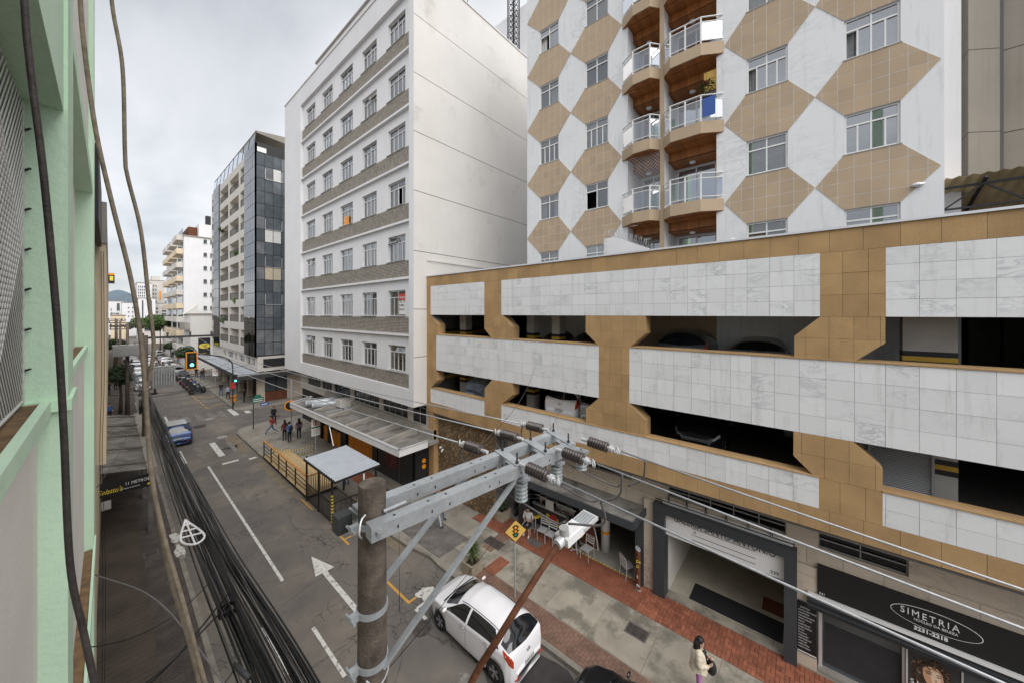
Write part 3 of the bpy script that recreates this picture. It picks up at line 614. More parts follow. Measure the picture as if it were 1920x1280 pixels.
# decks, roof, back, columns
m = MB()
m.box(GX+.31, 27, YR, YL-.05, 8.0, 8.25); m.box(GX+.31, 27, YR, YL-.05, 5.38, 5.6); m.box(GX+.51, 27, YR, YL-.05, 11.0, 11.2)
m.box(27, 27.2, YR, YL-.05, 4.85, 12.6); m.box(GX+.6, 27, YL-.1, YL-.03, 4.85, 12.6); m.box(GX+.6, 27, YR-.1, YR, 4.85, 12.6)
m.box(GX+.47, GX+.6, YR, YL-.1, 11.2, 12.6)
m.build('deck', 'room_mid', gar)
mat('col_white', (0.52, 0.49, 0.46), 0.8, var=0.1); mat('col_yellow', (0.62, 0.38, 0.05), 0.6, var=0.1)
for (cx, cyy, w, d) in [(13.55,10.45,.42,.5),(13.55,8.95,.42,.5),(17.7,5.45,.5,.5),(13.4,-2.3,.9,.4),(17.7,0.5,.5,.5),(17.7,11,.5,.5),(13.5,15.4,.5,.5)]:
    for zb in (5.6, 8.25):
        zt = 8.0 if zb < 6 else 11.0
        m = MB(); m.box(cx, cx+d, cyy-w/2, cyy+w/2, zb, zt); c = m.build('column', 'col_white', gar)
        m = MB(); m.box(cx-.005, cx+d+.005, cyy-w/2-.005, cyy+w/2+.005, zb+1.05, zb+1.17); m.build('stripe', 'col_yellow', c)
        m = MB(); m.box(cx-.005, cx+d+.005, cyy-w/2-.005, cyy+w/2+.005, zb+1.17, zb+1.30); m.box(cx-.005, cx+d+.005, cyy-w/2-.005, cyy+w/2+.005, zb+.92, zb+1.05); m.build('stripe', 'black_metal', c)
m = MB(); m.box(13.2, 26, YL-.17, YL-.12, 9.15, 9.4); m.box(13.2, 26, YL-.17, YL-.12, 6.55, 6.75); m.build('wall_stripe', 'col_yellow', gar)
m = MB(); m.box(13.2, 26, YL-.165, YL-.12, 8.9, 9.15); m.box(13.2, 26, YL-.165, YL-.12, 9.4, 9.55); m.build('wall_stripe', 'black_metal', gar)
# louvred grille in the lower right opening
lv = MB()
for k in range(30): lv.obox((13.25, -1.55, 6.0+k*.045), (.05, 1.55, .012), Euler((0, R(35), 0)).to_matrix())
lv.build('louvre', 'frame_alu', gar); m = MB(); m.box(13.2, 13.3, -.83, -.75, 5.6, 7.4); m.box(13.2, 13.3, -2.35, -2.3, 5.6, 7.4); m.box(13.2, 13.3, -1.25, -1.2, 5.6, 7.4); m.box(13.3, 13.34, -2.3, -.8, 5.6, 7.4); m.build('louvre_frame', 'frame_grey', gar)
# rear cream wall piece with moulded cornice between garage and white block
m = MB(); m.box(12.3, 20, 17.12, 17.35, 12.2, 13.6); w_ = m.build('party_wall', 'cream_wall', gar)
m = MB(); m.box(12.2, 20.05, 17.05, 17.42, 13.6, 13.72); m.box(12.24, 20, 17.09, 17.38, 13.5, 13.6); m.build('cornice', 'white_side', gar)
# ------------------------------------------------------------------ stone rubble wall under the garage end
rub = thing('rubble_wall', 'brown rubble stone wall under the end of the parking garage', 'wall', (12.75, 14.3, 0))
m = MB(); m.box(12.62, 13.3, 11.9, 16.95, 0.1, 4.69); m.build('mortar', 'concrete_dark', rub)
m = MB(); m.box(12.3, 12.9, 16.95, 17.08, 0.13, 4.79); m.box(12.25,12.62,16.5,16.95,0.13,4.79); m.build('end_pier', 'sandstone', rub)
rng = random.Random(3); pts = [(rng.uniform(11.95,16.45), rng.uniform(.15,4.65)) for _ in range(520)]
for _ in range(3):   # relax a little
    for i in range(len(pts)):
        y, z = pts[i]; 
        for (a, b) in pts:
            d2 = (y-a)**2+(z-b)**2
            if 0 < d2 < .04: f = .012/math.sqrt(d2); y += (y-a)*f; z += (z-b)*f
        pts[i] = (min(max(y,11.95),16.45), min(max(z,.15),4.65))
stn = []
for i, (y, z) in enumerate(pts):
    poly = [(y-.3,z-.3),(y+.3,z-.3),(y+.3,z+.3),(y-.3,z+.3)]
    for j, (a, b) in enumerate(pts):
        if i != j and abs(a-y) < .6 and abs(b-z) < .6:
            n_ = (a-y, b-z); d_ = n_[0]*(a+y)/2+n_[1]*(b+z)/2 - .018*math.hypot(*n_); poly = clip(poly, n_, d_)
            if len(poly) < 3: break
    poly = clip_rect(poly, 11.9, 16.5, .13, 4.68) if len(poly) > 2 else []
    if len(poly) > 2 and area(poly) > .004: stn.append(poly)
stn.sort(key=lambda p: -area(p)); ov = MB()
for i, p in enumerate(stn):
    m = MB() if i < 300 else ov; cyy = sum(q[0] for q in p)/len(p); cz = sum(q[1] for q in p)/len(p); d = rng.uniform(.03,.075); n_ = len(p)
    a = [(12.625, *q) for q in p]; b = [(12.62-d, cyy+(q[0]-cyy)*.82, cz+(q[1]-cz)*.82) for q in p]
    m.add(a+b, [tuple(range(n_,2*n_))]+[(k,(k+1)%n_,n_+(k+1)%n_,n_+k) for k in range(n_)])
    if i < 300: m.build('stone', 'stone_rubble', rub)
if ov.f: ov.build('small_stones', 'stone_rubble', rub, kind='stuff')
# ================================================================== windows (shared)
def curtain(mb, X, y0, y1, z0, z1, amp=.025, n=None):
    n = n or max(4, int((y1-y0)/.05)); pts = [(X+amp*math.sin(i*1.9+y0*7)+random.uniform(-.006,.006), y0+(y1-y0)*i/n) for i in range(n+1)]
    for a, b in zip(pts[:-1], pts[1:]): mb.quad((a[0],a[1],z0),(a[0],a[1],z1),(b[0],b[1],z1),(b[0],b[1],z0))
def sash_window(root, X, y0, y1, z0, z1, transom, ncol, frame='frame_white', pane='pane_glass', fw=.045, bars=None, curt=None, open_=0, lower=None, dark='room_dark', bd=.9):
    """window facing -x in plane X: frame, panes, curtain and the dim room behind"""
    f = MB(); zt = z1-transom
    f.box(X, X+.06, y0, y0+fw, z0, z1); f.box(X, X+.06, y1-fw, y1, z0, z1)
    f.box(X, X+.06, y0+fw, y1-fw, z0, z0+fw); f.box(X, X+.06, y0+fw, y1-fw, z1-fw, z1)
    if transom: f.box(X-.004, X+.064, y0+fw, y1-fw, zt-fw/2, zt+fw/2)
    cols = lower or ncol
    for k in range(1, cols): yy = y0+(y1-y0)*k/cols; f.box(X-.002, X+.058, yy-fw*.4, yy+fw*.4, z0+fw, (zt if transom else z1)-fw/2)
    if transom:
        for k in range(1, ncol): yy = y0+(y1-y0)*k/ncol; f.box(X-.002, X+.058, yy-fw*.4, yy+fw*.4, zt+fw/2, z1-fw)
    w = f.build('window', frame, root)
    for k in range(cols):
        if open_ and k == open_-1: continue
        a = y0+(y1-y0)*k/cols+.01; b = y0+(y1-y0)*(k+1)/cols-.01
        m = MB(); m.quad((X+.035,a,z0+.01),(X+.035,a,(zt if transom else z1)),(X+.035,b,(zt if transom else z1)),(X+.035,b,z0+.01)); m.build('pane', pane, w)
    if transom:
        for k in range(ncol):
            a = y0+(y1-y0)*k/ncol+.01; b = y0+(y1-y0)*(k+1)/ncol-.01
            if bars == k+1:   # top-hung light tilted open
                m = MB(); m.quad((X-.16,a,zt+.06),(X+.03,a,z1-.02),(X+.03,b,z1-.02),(X-.16,b,zt+.06)); m.build('pane', pane, w)
                m = MB(); m.bar((X-.16,a,zt+.06),(X-.16,b,zt+.06),.03); m.bar((X-.16,a,zt+.06),(X+.03,a,z1-.02),.03); m.bar((X-.16,b,zt+.06),(X+.03,b,z1-.02),.03); m.build('casement', frame, w)
            else:
                m = MB(); m.quad((X+.035,a,zt),(X+.035,a,z1-.01),(X+.035,b,z1-.01),(X+.035,b,zt)); m.build('pane', pane, w)
    if curt:
        m = MB()
        for (c0, c1) in curt[1]: curtain(m, X+.16, y0+(y1-y0)*c0, y0+(y1-y0)*c1, z0, z1-.02)
        m.build('curtain', curt[0], w)
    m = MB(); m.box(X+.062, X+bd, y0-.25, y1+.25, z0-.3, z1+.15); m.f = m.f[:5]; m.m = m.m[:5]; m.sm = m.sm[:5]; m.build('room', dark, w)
    return w

# ================================================================== WHITE OFFICE BLOCK
WX = 11.3; wb = thing('white_office_block', 'tall white office block with rows of windows over ribbed brick bands', 'building', (WX, 28, 0))
y0, y1 = 17.1, 39.3; RX = WX+.22    # recessed panel plane
k_ = RX/WX
ledges = [9.27+3.36*i for i in range(7)]           # 9.27 ... 29.43
cols = [(17.93*k_,19.86*k_),(21.27*k_,23.25*k_),(24.66*k_,26.70*k_),(28.08*k_,30.10*k_),(31.55*k_,33.60*k_)]
pa, pb = 17.58, 35.0
m = MB(); wall_x(m, WX, y0, y1, 5.15, 30.9, [(pa, pb, 6.12, 29.35)], .22)
m.quad((WX,y1,5.15),(WX,y1,30.9),(24,y1,30.9),(24,y1,5.15)); m.quad((WX,y0,30.9),(24,y0,30.9),(24,y1,30.9),(WX,y1,30.9)); m.quad((WX,y0,5.15),(WX,y1,5.15),(14,y1,5.15),(14,y0,5.15))
m.build('street_front', 'white_wall', wb)
rows = []
for i in range(7):
    zl = 9.27+3.36*(i-1); rows.append((zl, zl+1.05, zl+2.65))
holes = [(a, b, r[1], r[2]) for r in rows for a, b in cols]
m = MB(); wall_x(m, RX, pa, pb, 6.12, 29.35, holes, .24); m.build('window_wall', 'white_wall', wb)
for i, (zl, zs, zh) in enumerate(rows):     # projecting ledges, ribbed brick bands
    if i: m = MB(); m.box(WX+.03, RX+.01, pa+.002, pb-.002, zl-.10, zl+.03); m.build('ledge', 'white_wall', wb)
    m = MB(); zb = zl+.03 if i else 6.13
    nr = 11; h = (zs-.02-zb)/nr
    m.cm = 1; m.box(RX-.02, RX+.01, pa+.01, pb-.01, zb, zs-.02); m.cm = 0
    for r in range(nr):
        y = pa+.02; off = (r % 2)*.35
        while y < pb-.02:
            e_ = min(y+1.4-off, pb-.02); off = 0; d = random.uniform(-.006,.006)
            m.box(RX-.075+d, RX-.018, y, e_-.006, zb+r*h+.014, zb+(r+1)*h-.014); y = e_
    m.build('ribbed_band', ['rib_brick', 'shadow_gap'], wb, kind='stuff')
    for a, b in cols: m = MB(); m.box(RX-.12, RX+.10, a-.05, b+.05, zs-.018, zs+.022); m.build('sill', 'frame_grey', wb)
rng = random.Random(11)
for i, (zl, zs, zh) in enumerate(rows):
    for j, (a, b) in enumerate(cols):
        full = rng.random(); cm_ = rng.choice(['curtain_white','curtain_grey','curtain_white','curtain_warm'])
        rngs = [(0,1)] if full < .4 else ([(0,.45),(.62,1)] if full < .7 else [(.5,1)])
        if (i, j) == (3, 0): cm_, rngs = 'curtain_warm', [(.72,1)]
        bars = {(2,0):2,(2,4):1,(0,0):1,(0,4):2,(5,1):1}.get((i,j))
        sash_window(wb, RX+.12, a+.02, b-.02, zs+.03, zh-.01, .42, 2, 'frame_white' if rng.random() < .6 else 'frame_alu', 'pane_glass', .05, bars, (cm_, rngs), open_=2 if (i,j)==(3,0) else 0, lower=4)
# flank wall with recessed joints between storeys
m = MB(); zs_ = [5.15]+[7.25+3.36*i for i in range(8)]; zs_ = [5.15, 8.0, 10.75, 14.1, 17.55, 20.95, 24.3, 27.65, 30.9]
for a, b in zip(zs_[:-1], zs_[1:]): mm = MB(); mm.box(WX+.002, 30, y0-.0, y0+.2, a+.018, b-.018 if b < 30 else b); mm.build('flank_panel', 'white_side', wb)
m.box(WX+.01, 30, y0+.03, y0+.25, 5.16, 30.85); m.build('flank_core', 'shadow_gap', wb)
m = MB(); m.box(WX-.05, 30, y0-.05, y0+.3, 30.9, 31.0); m.box(WX-.05, WX+.3, y0+.3, y1, 30.9, 31.0); m.build('coping', 'white_side', wb)
# roof plant room and lift tower
m = MB(); m.box(WX+1.0, WX+6, 22, 34, 31.0, 33.2); pr = m.build('penthouse', 'white_wall', wb); m = MB(); m.box(WX+.9, WX+6.1, 21.9, 34.1, 33.2, 33.35); m.build('coping', 'grey_side', pr)
# mezzanine behind the shop canopy
mz = thing('shop_row', 'row of shops with glazed mezzanine under the white office block', 'building', (12.4, 25, 0))
m = MB(); mh = [(17.5,19.0,3.75,4.95),(19.5,22.6,3.75,4.95),(23.1,27.0,3.75,4.95),(27.6,30.6,3.75,4.95),(31.1,33.2,3.75,4.95),(33.5,36.5,3.75,4.95)]
wall_x(m, 12.45, 17.15, 38.5, 3.2, 5.14, mh, .12); m.build('mezzanine_wall', 'cream_wall', mz)
for (a, b, c, d) in mh:
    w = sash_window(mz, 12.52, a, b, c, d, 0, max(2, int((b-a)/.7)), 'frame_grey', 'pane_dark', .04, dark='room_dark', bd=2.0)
m = MB(); m.box(12.6, 12.75, 17.15, 38.5, .13, 3.25); m.build('back_wall', 'room_dark', mz)
# shop fronts: orange panels, dark doors
for (a, b, mt) in [(30.6,29.6,'orange_panel'),(29.2,28.2,'orange_panel'),(28.1,27.1,'orange_panel')]:
    m = MB(); m.box(11.62, 11.70, b, a, .15, 1.25); p_ = m.build('counter_panel', mt, mz)
    m = MB(); m.box(11.64, 11.67, b, a, 1.3, 2.6); m.build('glazing', 'pane_dark', mz); m = MB(); m.box(11.7, 11.9, b+.1, a-.1, 1.35, 1.5)
    for q in range(6): m.lathe([(.05,0),(.06,.1),(.03,.2)], (11.8, b+.12+q*.14, 1.5), n=8)
    m.build('goods', 'curtain_warm', mz)
for a, b in [(26.0,24.0),(23.95,22.4)]:
    m = MB()
    for q in range(22): m.box(11.60, 11.66, b, a, .15+q*.13, .15+q*.13+.115)
    m.build('roller_shutter', 'orange_panel', mz)
m = MB(); m.box(11.55, 11.8, 21.7, 22.35, .13, 3.1); m.build('dark_pier', 'black_metal', mz)
for yy in (31.0, 29.4, 27.0, 26.5): m = MB(); m.box(11.5, 11.85, yy-.18, yy+.18, .13, 3.1); m.build('dark_pier', 'black_metal', mz)
mat('poster_maroon', (0.13, 0.03, 0.05), 0.5, var=0.5, scale=3)
m = MB(); m.box(11.58, 11.63, 17.6, 21.6, .13, 3.0); m.build('dark_front', 'dark_grey', mz); m = MB(); m.box(11.55, 11.575, 19.3, 20.6, .9, 2.6); m.build('poster', 'poster_maroon', mz)
m = MB(); m.box(11.4, 12.3, 17.05, 17.16, .13, 3.1); m.build('side_wall', 'black_metal', mz)
m = MB(); m.lathe([(.13,0),(.13,.03),(0,.05)], (11.95,17.04,1.95), (0,-1,0), 16); m.build('orange_disc', 'orange_panel', mz); m = MB(); m.lathe([(.13,0),(.13,.03),(0,.05)], (11.95,17.04,1.62), (0,-1,0), 16); m.build('orange_disc', 'orange_panel', mz)
# canopy
cnp = thing('shop_canopy', 'flat concrete shop canopy with white fascia and sooty upstand beams', 'canopy', (10.6, 24, 3))
m = MB(); m.prism([(9.88,16.25),(12.45,16.25),(12.45,32.5),(11.4,32.5),(9.44,31.4)], (0,0,.16), (0,0,3.05)); m.build('slab', 'soot_roof', cnp)
fas = [(9.85,16.2),(9.41,31.4),(11.4,32.6)]
m = MB(); m.bar((9.85,16.2,3.22),(9.41,31.4,3.22),.06,.36); m.bar((9.41,31.4,3.22),(11.4,32.6,3.22),.06,.36); m.bar((9.82,16.2,3.22),(11.6,16.2,3.22),.06,.36); fo = m.build('fascia', 'frame_white', cnp)
m = MB(); m.bar((9.87,16.17,3.415),(9.43,31.4,3.415),.16,.03); m.bar((9.41,31.4,3.415),(11.4,32.6,3.415),.16,.03); m.bar((9.82,16.22,3.415),(11.6,16.22,3.415),.16,.03); m.build('flashing', 'frame_alu', cnp)
for yy in (18.1, 19.9, 22.6, 25.6, 28.0): m = MB(); m.prism([(9.95,0),(12.4,0),(12.4,.42),(11.7,.30),(9.95,.12)], (0,.22,0), (0,yy,3.21), (1,0,0), (0,0,1)); m.build('upstand_beam', 'concrete', cnp)
for yy in [16.9+.62*i for i in range(24)]:
    if min(abs(yy-q) for q in (18.1,19.9,22.6,25.6,28.0)) > .5: m = MB(); m.box(10.0, 12.3, yy, yy+.03, 3.21, 3.235); m.build('felt_seam', 'joint_dark', cnp)
m = MB(); m.box(12.2, 12.44, 16.5, 32, 3.21, 3.75); m.build('upstand_wall', 'concrete', cnp)
duct = thing('vent_duct', 'pair of galvanised vent ducts lying on the shop canopy', 'duct', (11.2, 29, 3.3))
for (dy, dz, r) in ((0,.32,.24),(-1.0,.30,.22)):
    m = MB(); m.smooth = True; m.tube([(9.9+.1*abs(dy), 29.6+dy, 3.22+dz), (11.2, 29.2+dy, 3.24+dz), (12.5, 28.9+dy, 3.3+dz)], r, 16); d_ = m.build('pipe', 'steel_galv', duct)
    for q in range(4): m = MB(); c = Vector((9.95+.1*abs(dy)+q*.62, 29.59+dy-q*.17, 3.22+dz+.01*q)); m.lathe([(r+.005,-.03),(r+.02,-.03),(r+.02,.03),(r+.005,.03)], c, (1,-.27,0.03), 16); m.build('collar', 'steel_galv', d_)
m = MB(); m.prism([(11.5,27.2),(12.45,26.9),(12.45,27.9),(11.5,28.2)], (0,0,.55), (0,0,3.3)); m.build('fan_box', 'cream_wall', duct)
m = MB(); m.box(11.45, 12.2, 26.4, 26.42, 3.21, 3.5); m.box(10.4, 11.6, 26.9, 27.1, 3.21, 3.27); m.build('metal_scrap', 'steel_galv', duct)
# signs in the office windows
def rent_sign(y, z, w, h, top, body, lines, label):
    t = thing('window_notice', label, 'notice', (RX+.08, y, z))
    m = MB(); m.box(RX+.06, RX+.075, y-w/2, y+w/2, z, z+h); m.build('board', body, t)
    if top: m = MB(); m.box(RX+.055, RX+.06, y-w/2, y+w/2, z+h*.68, z+h); m.build('header', top, t)
    for i, (s, col) in enumerate(lines): text(s, h*.16, (RX+.050, y+w*.44, z+h*(.76-.19*i)), col, t, ext=.001)
rent_sign(18.7, 10.45, .72, 1.25, 'sign_red', 'white_print', [('VENDO','white_print'),('TEL. 3215','black_print'),('9 8841','black_print'),('SALAS','black_print')], 'white sale notice with red top hanging in an office window')
rent_sign(26.3, 17.15, .85, .62, None, 'orange_panel', [('ALUGA-SE','white_print'),('SALAS','white_print'),('3217-1480','white_print')], 'orange red letting notice in a middle office window')

# ================================================================== APARTMENT TOWER WITH HEXAGON TILES
TX = 15.0; tw = thing('apartment_tower', 'white marble apartment tower with tan hexagon tile panels and corner balconies', 'building', (TX, 4.5, 11))
HY = [(9.72,10.92),(7.02,8.20),(.54,1.70),(-2.03,-.845)]
ZR = [12.50+2.955*i for i in range(6)]
BA = (4.72, 6.07); BB = (2.65, 4.54)
th = [(a, b, z, z+1.24) for a, b in HY for z in ZR]
bal_z = [11.86+2.955*i for i in range(6)]      # balcony floor levels (top of slab)
bh = [(BA[0], BA[1], z, z+2.50) for z in bal_z]+[(BB[0], BB[1], z, z+2.50) for z in bal_z]
m = MB(); wall_x(m, TX, -2.84, BB[0], 8, 31, [h for h in th if h[1] < BB[0]], .13); m.build('marble_front', 'marble_tower', tw); m = MB(); wall_x(m, TX, BA[1], 11.77, 8, 31, [h for h in th if h[0] > BA[1]], .13)
m.build('marble_front', 'marble_tower', tw)
m = MB(); wall_x(m, TX-.03, BB[0], BA[1], 8, 31, bh, .03); m.build('balcony_front', 'hex_tile', tw)
m = MB(); m.quad((TX,-2.84,8),(30,-2.84,8),(30,-2.84,31),(TX,-2.84,31)); m.quad((TX,11.77,8),(TX,11.77,31),(30,11.77,31),(30,11.77,8)); m.quad((TX,-2.84,31),(30,-2.84,31),(30,11.77,31),(TX,11.77,31)); m.build('side_wall', 'white_wall', tw)
rng = random.Random(5)
for (a, b) in HY:
    for i, z in enumerate(ZR):
        near = a < 3; pn = rng.choice(['pane_glass','pane_blue','pane_glass'])
        cz = rng.choice([None, ('curtain_warm',[(0,1)]), ('curtain_white',[(0,.5)]), ('curtain_grey',[(.1,.95)]), ('curtain_white',[(.0,.35),(.7,1)])])
        if near and i == 2 and a < 0: pn = 'pane_blue'
        sash_window(tw, TX+.05, a+.005, b-.005, z+.005, z+1.235, .36, 2, 'frame_white', pn, .05, None, cz, lower=rng.choice([2,2,4]) if i != 2 else 4, open_=rng.choice([0,0,2]) if not (near and i == 2) else 4, dark='room_dark')
    for z in ZR: m = MB(); m.box(TX-.03, TX+.02, a-.03, b+.03, z-.025, z+.003); m.build('sill', 'frame_grey', tw)
hexes = []
for (a, b), ap, bp in ((HY[0],.72,.85),(HY[1],.66,.80),(HY[2],.70,.69),(HY[3],.755,.675)):
    for i in range(-1, 6):
        zt, zb = 12.50+2.955*(i+1), 12.50+2.955*i+1.24; zm = (zt+zb)/2
        if zt > 30.5 or zt < 12: continue
        lo, hi = a-ap, b+bp
        if a > 9: lo, hi = a-.72, 11.765
        hexes.append([(a,zb),(b,zb),(hi,zm),(b,zt),(a,zt),(lo,zm)])
ht = []
for h in hexes:
    m = MB(); m.prism(h, (.012,0,0), (TX-.012,0,0), (0,1,0), (0,0,1)); m.build('hexagon_bed', 'grout_white', tw)
    ym = (h[0][0]+h[1][0])/2; zm = h[2][1]
    for j in range(-5, 5):
        for k in range(-2, 2):
            c = clip_rect(h, ym+j*.37+.009, ym+(j+1)*.37-.009, zm+k*.43+.009, zm+(k+1)*.43-.009)
            if len(c) > 2 and area(c) > .004: ht.append(c)
ht.sort(key=lambda c: -area(c)/(225+c[0][0]**2+(c[0][1]-10.5)**2) if c[0][1] < 25 else 0); ov = MB()
for i, c in enumerate(ht):
    m = MB() if i < 300 else ov; m.prism(c, (.0035,0,0), (TX-.0155-random.uniform(0,.001),0,0), (0,1,0), (0,0,1))
    if i < 300: m.build('tile', 'hex_tile', tw)
if ov.f: ov.build('tile_cladding', 'hex_tile', tw, kind='stuff')
# balconies
def balcony(side, z, idx):
    s_ = BA if side == 'A' else BB
    if side == 'A': out = [(4.72,0),(4.72,-.06),(5.0,-.42),(5.72,-.42),(6.36,.0)]       # (y, x offset)
    else: out = [(2.40,0),(3.10,-.42),(4.2,-.42),(4.54,-.08),(4.54,0)]
    b = MB(); poly = [(TX+dx, y) for y, dx in out]
    m = MB(); m.prism(poly, (0,0,.45), (0,0,z-.45)); sl = m.build('slab', 'hex_tile', tw)
    m = MB(); pin = [(TX+1.35,out[0][0]),(TX+1.35,out[-1][0])]
    m.prism([(TX+dx*.9+.01, y) for y, dx in out], (0,0,.012), (0,0,z-.465)); m.build('soffit', 'soffit_wood', tw)
    m = MB(); m.prism([(TX-.05,out[0][0]-.02),(TX+dx_c(out),(out[1][0]+out[2][0])/2),(TX-.05,out[-1][0]+.02)], (0,0,.02), (0,0,z+.001)); 
    # balustrade
    rail = MB(); gl = []
    pl = [(y, dx+.035) for y, dx in out if dx < -.01 or True]
    pl = [p for p in pl]; 
    for (ya, xa), (yb, xb) in zip(pl[:-1], pl[1:]):
        L_ = math.hypot(yb-ya, xb-xa)
        if L_ < .2: continue
        nseg = 2 if L_ > .95 else 1
        for q in range(nseg):
            f0, f1 = q/nseg, (q+1)/nseg
            A = (TX+xa+(xb-xa)*f0, ya+(yb-ya)*f0); B = (TX+xa+(xb-xa)*f1, ya+(yb-ya)*f1)
            rail.bar((*A,z+1.0),(*B,z+1.0),.05,.03); rail.bar((*A,z+.82),(*B,z+.82),.03,.025); rail.bar((*A,z+.12),(*B,z+.12),.03,.025)
            rail.bar((*A,z),(*A,z+1.0),.05,.05)
            gl.append((A, B))
    rl = rail.build('railing', 'frame_white', tw)
    for A, B in gl: m = MB(); m.quad((*A,z+.14),(*B,z+.14),(*B,z+.80),(*A,z+.80)); m.build('glass_panel', 'balcony_glass', rl)
def dx_c(o): return -.3
for i, z in enumerate(bal_z[1:], 1):
    for side in 'AB': balcony(side, z, i)
# recessed loggias behind the openings
for z in bal_z:
    for (a, b) in (BA, BB):
        m = MB(); X1 = TX+1.5
        m.quad((TX,a,z),(X1,a,z),(X1,a,z+2.5),(TX,a,z+2.5)); m.quad((TX,b,z),(TX,b,z+2.5),(X1,b,z+2.5),(X1,b,z)); m.quad((X1,a,z),(X1,b,z),(X1,b,z+2.5),(X1,a,z+2.5)); m.quad((TX,a,z),(TX,b,z),(X1,b,z),(X1,a,z))
        m.build('loggia', 'white_wall', tw)
        m = MB(); zc_ = z+2.5; m.box(TX, TX+.55, a, b, zc_-.05, zc_-.02); m.box(TX+.55, X1, a, b, zc_-.42, zc_-.39); m.quad((TX+.55,a,zc_-.42),(TX+.55,b,zc_-.42),(TX+.55,b,zc_-.05),(TX+.55,a,zc_-.05)); m.build('wood_ceiling', 'soffit_wood', tw)
        m = MB(); m.smooth = True; c = (TX+.95, (a+b)/2+.1, zc_-.42); m.lathe([(.02,0),(.13,-.02),(.11,-.09),(.0,-.11)], c, n=14); m.build('ceiling_lamp', 'white_paint', tw)
        w = sash_window(tw, X1-.08, a+.25, b-.12, z+.05, z+2.0, 0, 2, 'frame_white', 'pane_blue', .06, None, ('curtain_grey',[(.05,.5)]), dark='room_dark', bd=.7)
# hanging plant, blue mat and net on balconies; wall lights
hp = thing('hanging_plant', 'green hanging fern on the upper right balcony', 'plant', (14.75, 2.95, 19.2))
m = MB(); m.lathe([(.06,0),(.12,.08),(.12,.14)], (14.75,2.95,19.15), n=10); m.build('pot', 'rust', hp)
m = MB()
for q in range(130):
    a = random.uniform(0,6.28); r = random.uniform(.05,.28); z = 19.3+random.uniform(-.22,.14)-r*.3; p = Vector((14.75+r*math.cos(a), 2.95+r*math.sin(a), z)); d = Vector((math.cos(a), math.sin(a), -.6))*.09; s_ = Vector((-math.sin(a), math.cos(a), 0))*.03
    m.add([p-s_, p+s_, p+d], [(0,1,2)])
m.build('leaves', 'leaf_mid', hp)
m = MB(); m.bar((14.75,2.95,19.28),(14.75,2.95,19.75),.012); m.build('hanger', 'black_metal', hp)
o = MB().box(14.60,14.62,2.62,3.05,17.9,18.6).build('beach_towel', 'sign_blue'); tag(o, 'blue cloth hanging behind the glass of the balcony with the fern', 'cloth')
o = MB().box(15.1,15.14,2.66,3.1,19.1,19.85).build('wall_panel', 'sign_yellow'); tag(o, 'yellow panel on the loggia wall above the fern', 'panel')
for (y, z) in ((2.15,13.2),(-2.35,14.15)):
    t = thing('wall_light', 'small oval wall light on white marble %s' % ('below the lowest balcony' if y > 0 else 'near the tower edge'), 'lamp', (TX, y, z), 'oval wall lights'); m = MB(); m.sphere((TX-.07,y,z), .09, 12, 8, (.8,1.5,.7)); m.build('cover', 'frame_alu', t); m = MB(); m.box(TX-.03,TX,y-.05,y+.05,z-.05,z+.05); m.build('bracket', 'dark_grey', t)
net = MB()
for q in range(34):
    for sgn in (1,-1):
        y_a = 4.72; z_a = 14.9+q*.075*2-1.4
        P = clip_rect([(0,0)],0,0,0,0) or None
        seg = [(4.74, z_a), (6.05, z_a+sgn*1.31)]
        # clip the diagonal to the opening height
        (ya, za), (yb, zb) = seg; lo_, hi_ = 14.82, 17.3; ts = [0.0, 1.0]
        dz = zb-za; t0 = max(0, min((lo_-za)/dz, (hi_-za)/dz)); t1_ = min(1, max((lo_-za)/dz, (hi_-za)/dz))
        if t1_ > t0: net.bar((TX-.06, ya+(yb-ya)*t0, za+dz*t0), (TX-.06, ya+(yb-ya)*t1_, za+dz*t1_), .008)
net.build('safety_net', 'frame_alu', tw, kind='stuff')
# white stair wall with razor wire on the podium roof
pw = thing('stair_head', 'white sloping stair wall topped with razor wire on the podium roof', 'wall', (13.8, 5.3, 12.6))
m = MB(); m.prism([(6.55,11.5),(4.75,11.5),(4.75,13.05),(6.05,13.65),(6.55,13.65)], (.25,0,0), (13.6,0,0), (0,1,0), (0,0,1)); m.build('wall', 'white_wall', pw)
wire = MB(); rp = []
for q in range(420):
    f = q/419; y = 6.5-f*1.8; z = (13.7 if y > 6.05 else 13.7-(6.05-y)/1.3*.6)+.14; a = f*60*2
    rp.append((13.72+.17*math.cos(a), y+.02*math.sin(a*.5), z+.17*math.sin(a)))
wire.tube(rp, .006, 4); wire.build('razor_wire', 'steel_galv', pw)
wire = MB(); rp = []
for q in range(120): f = q/119; a = f*26; rp.append((13.72+.16*math.cos(a), 6.62+.2*math.cos(a), 12.75+f*.95+.16*math.sin(a)))
wire.tube(rp, .006, 4); wire.build('razor_wire', 'steel_galv', pw)
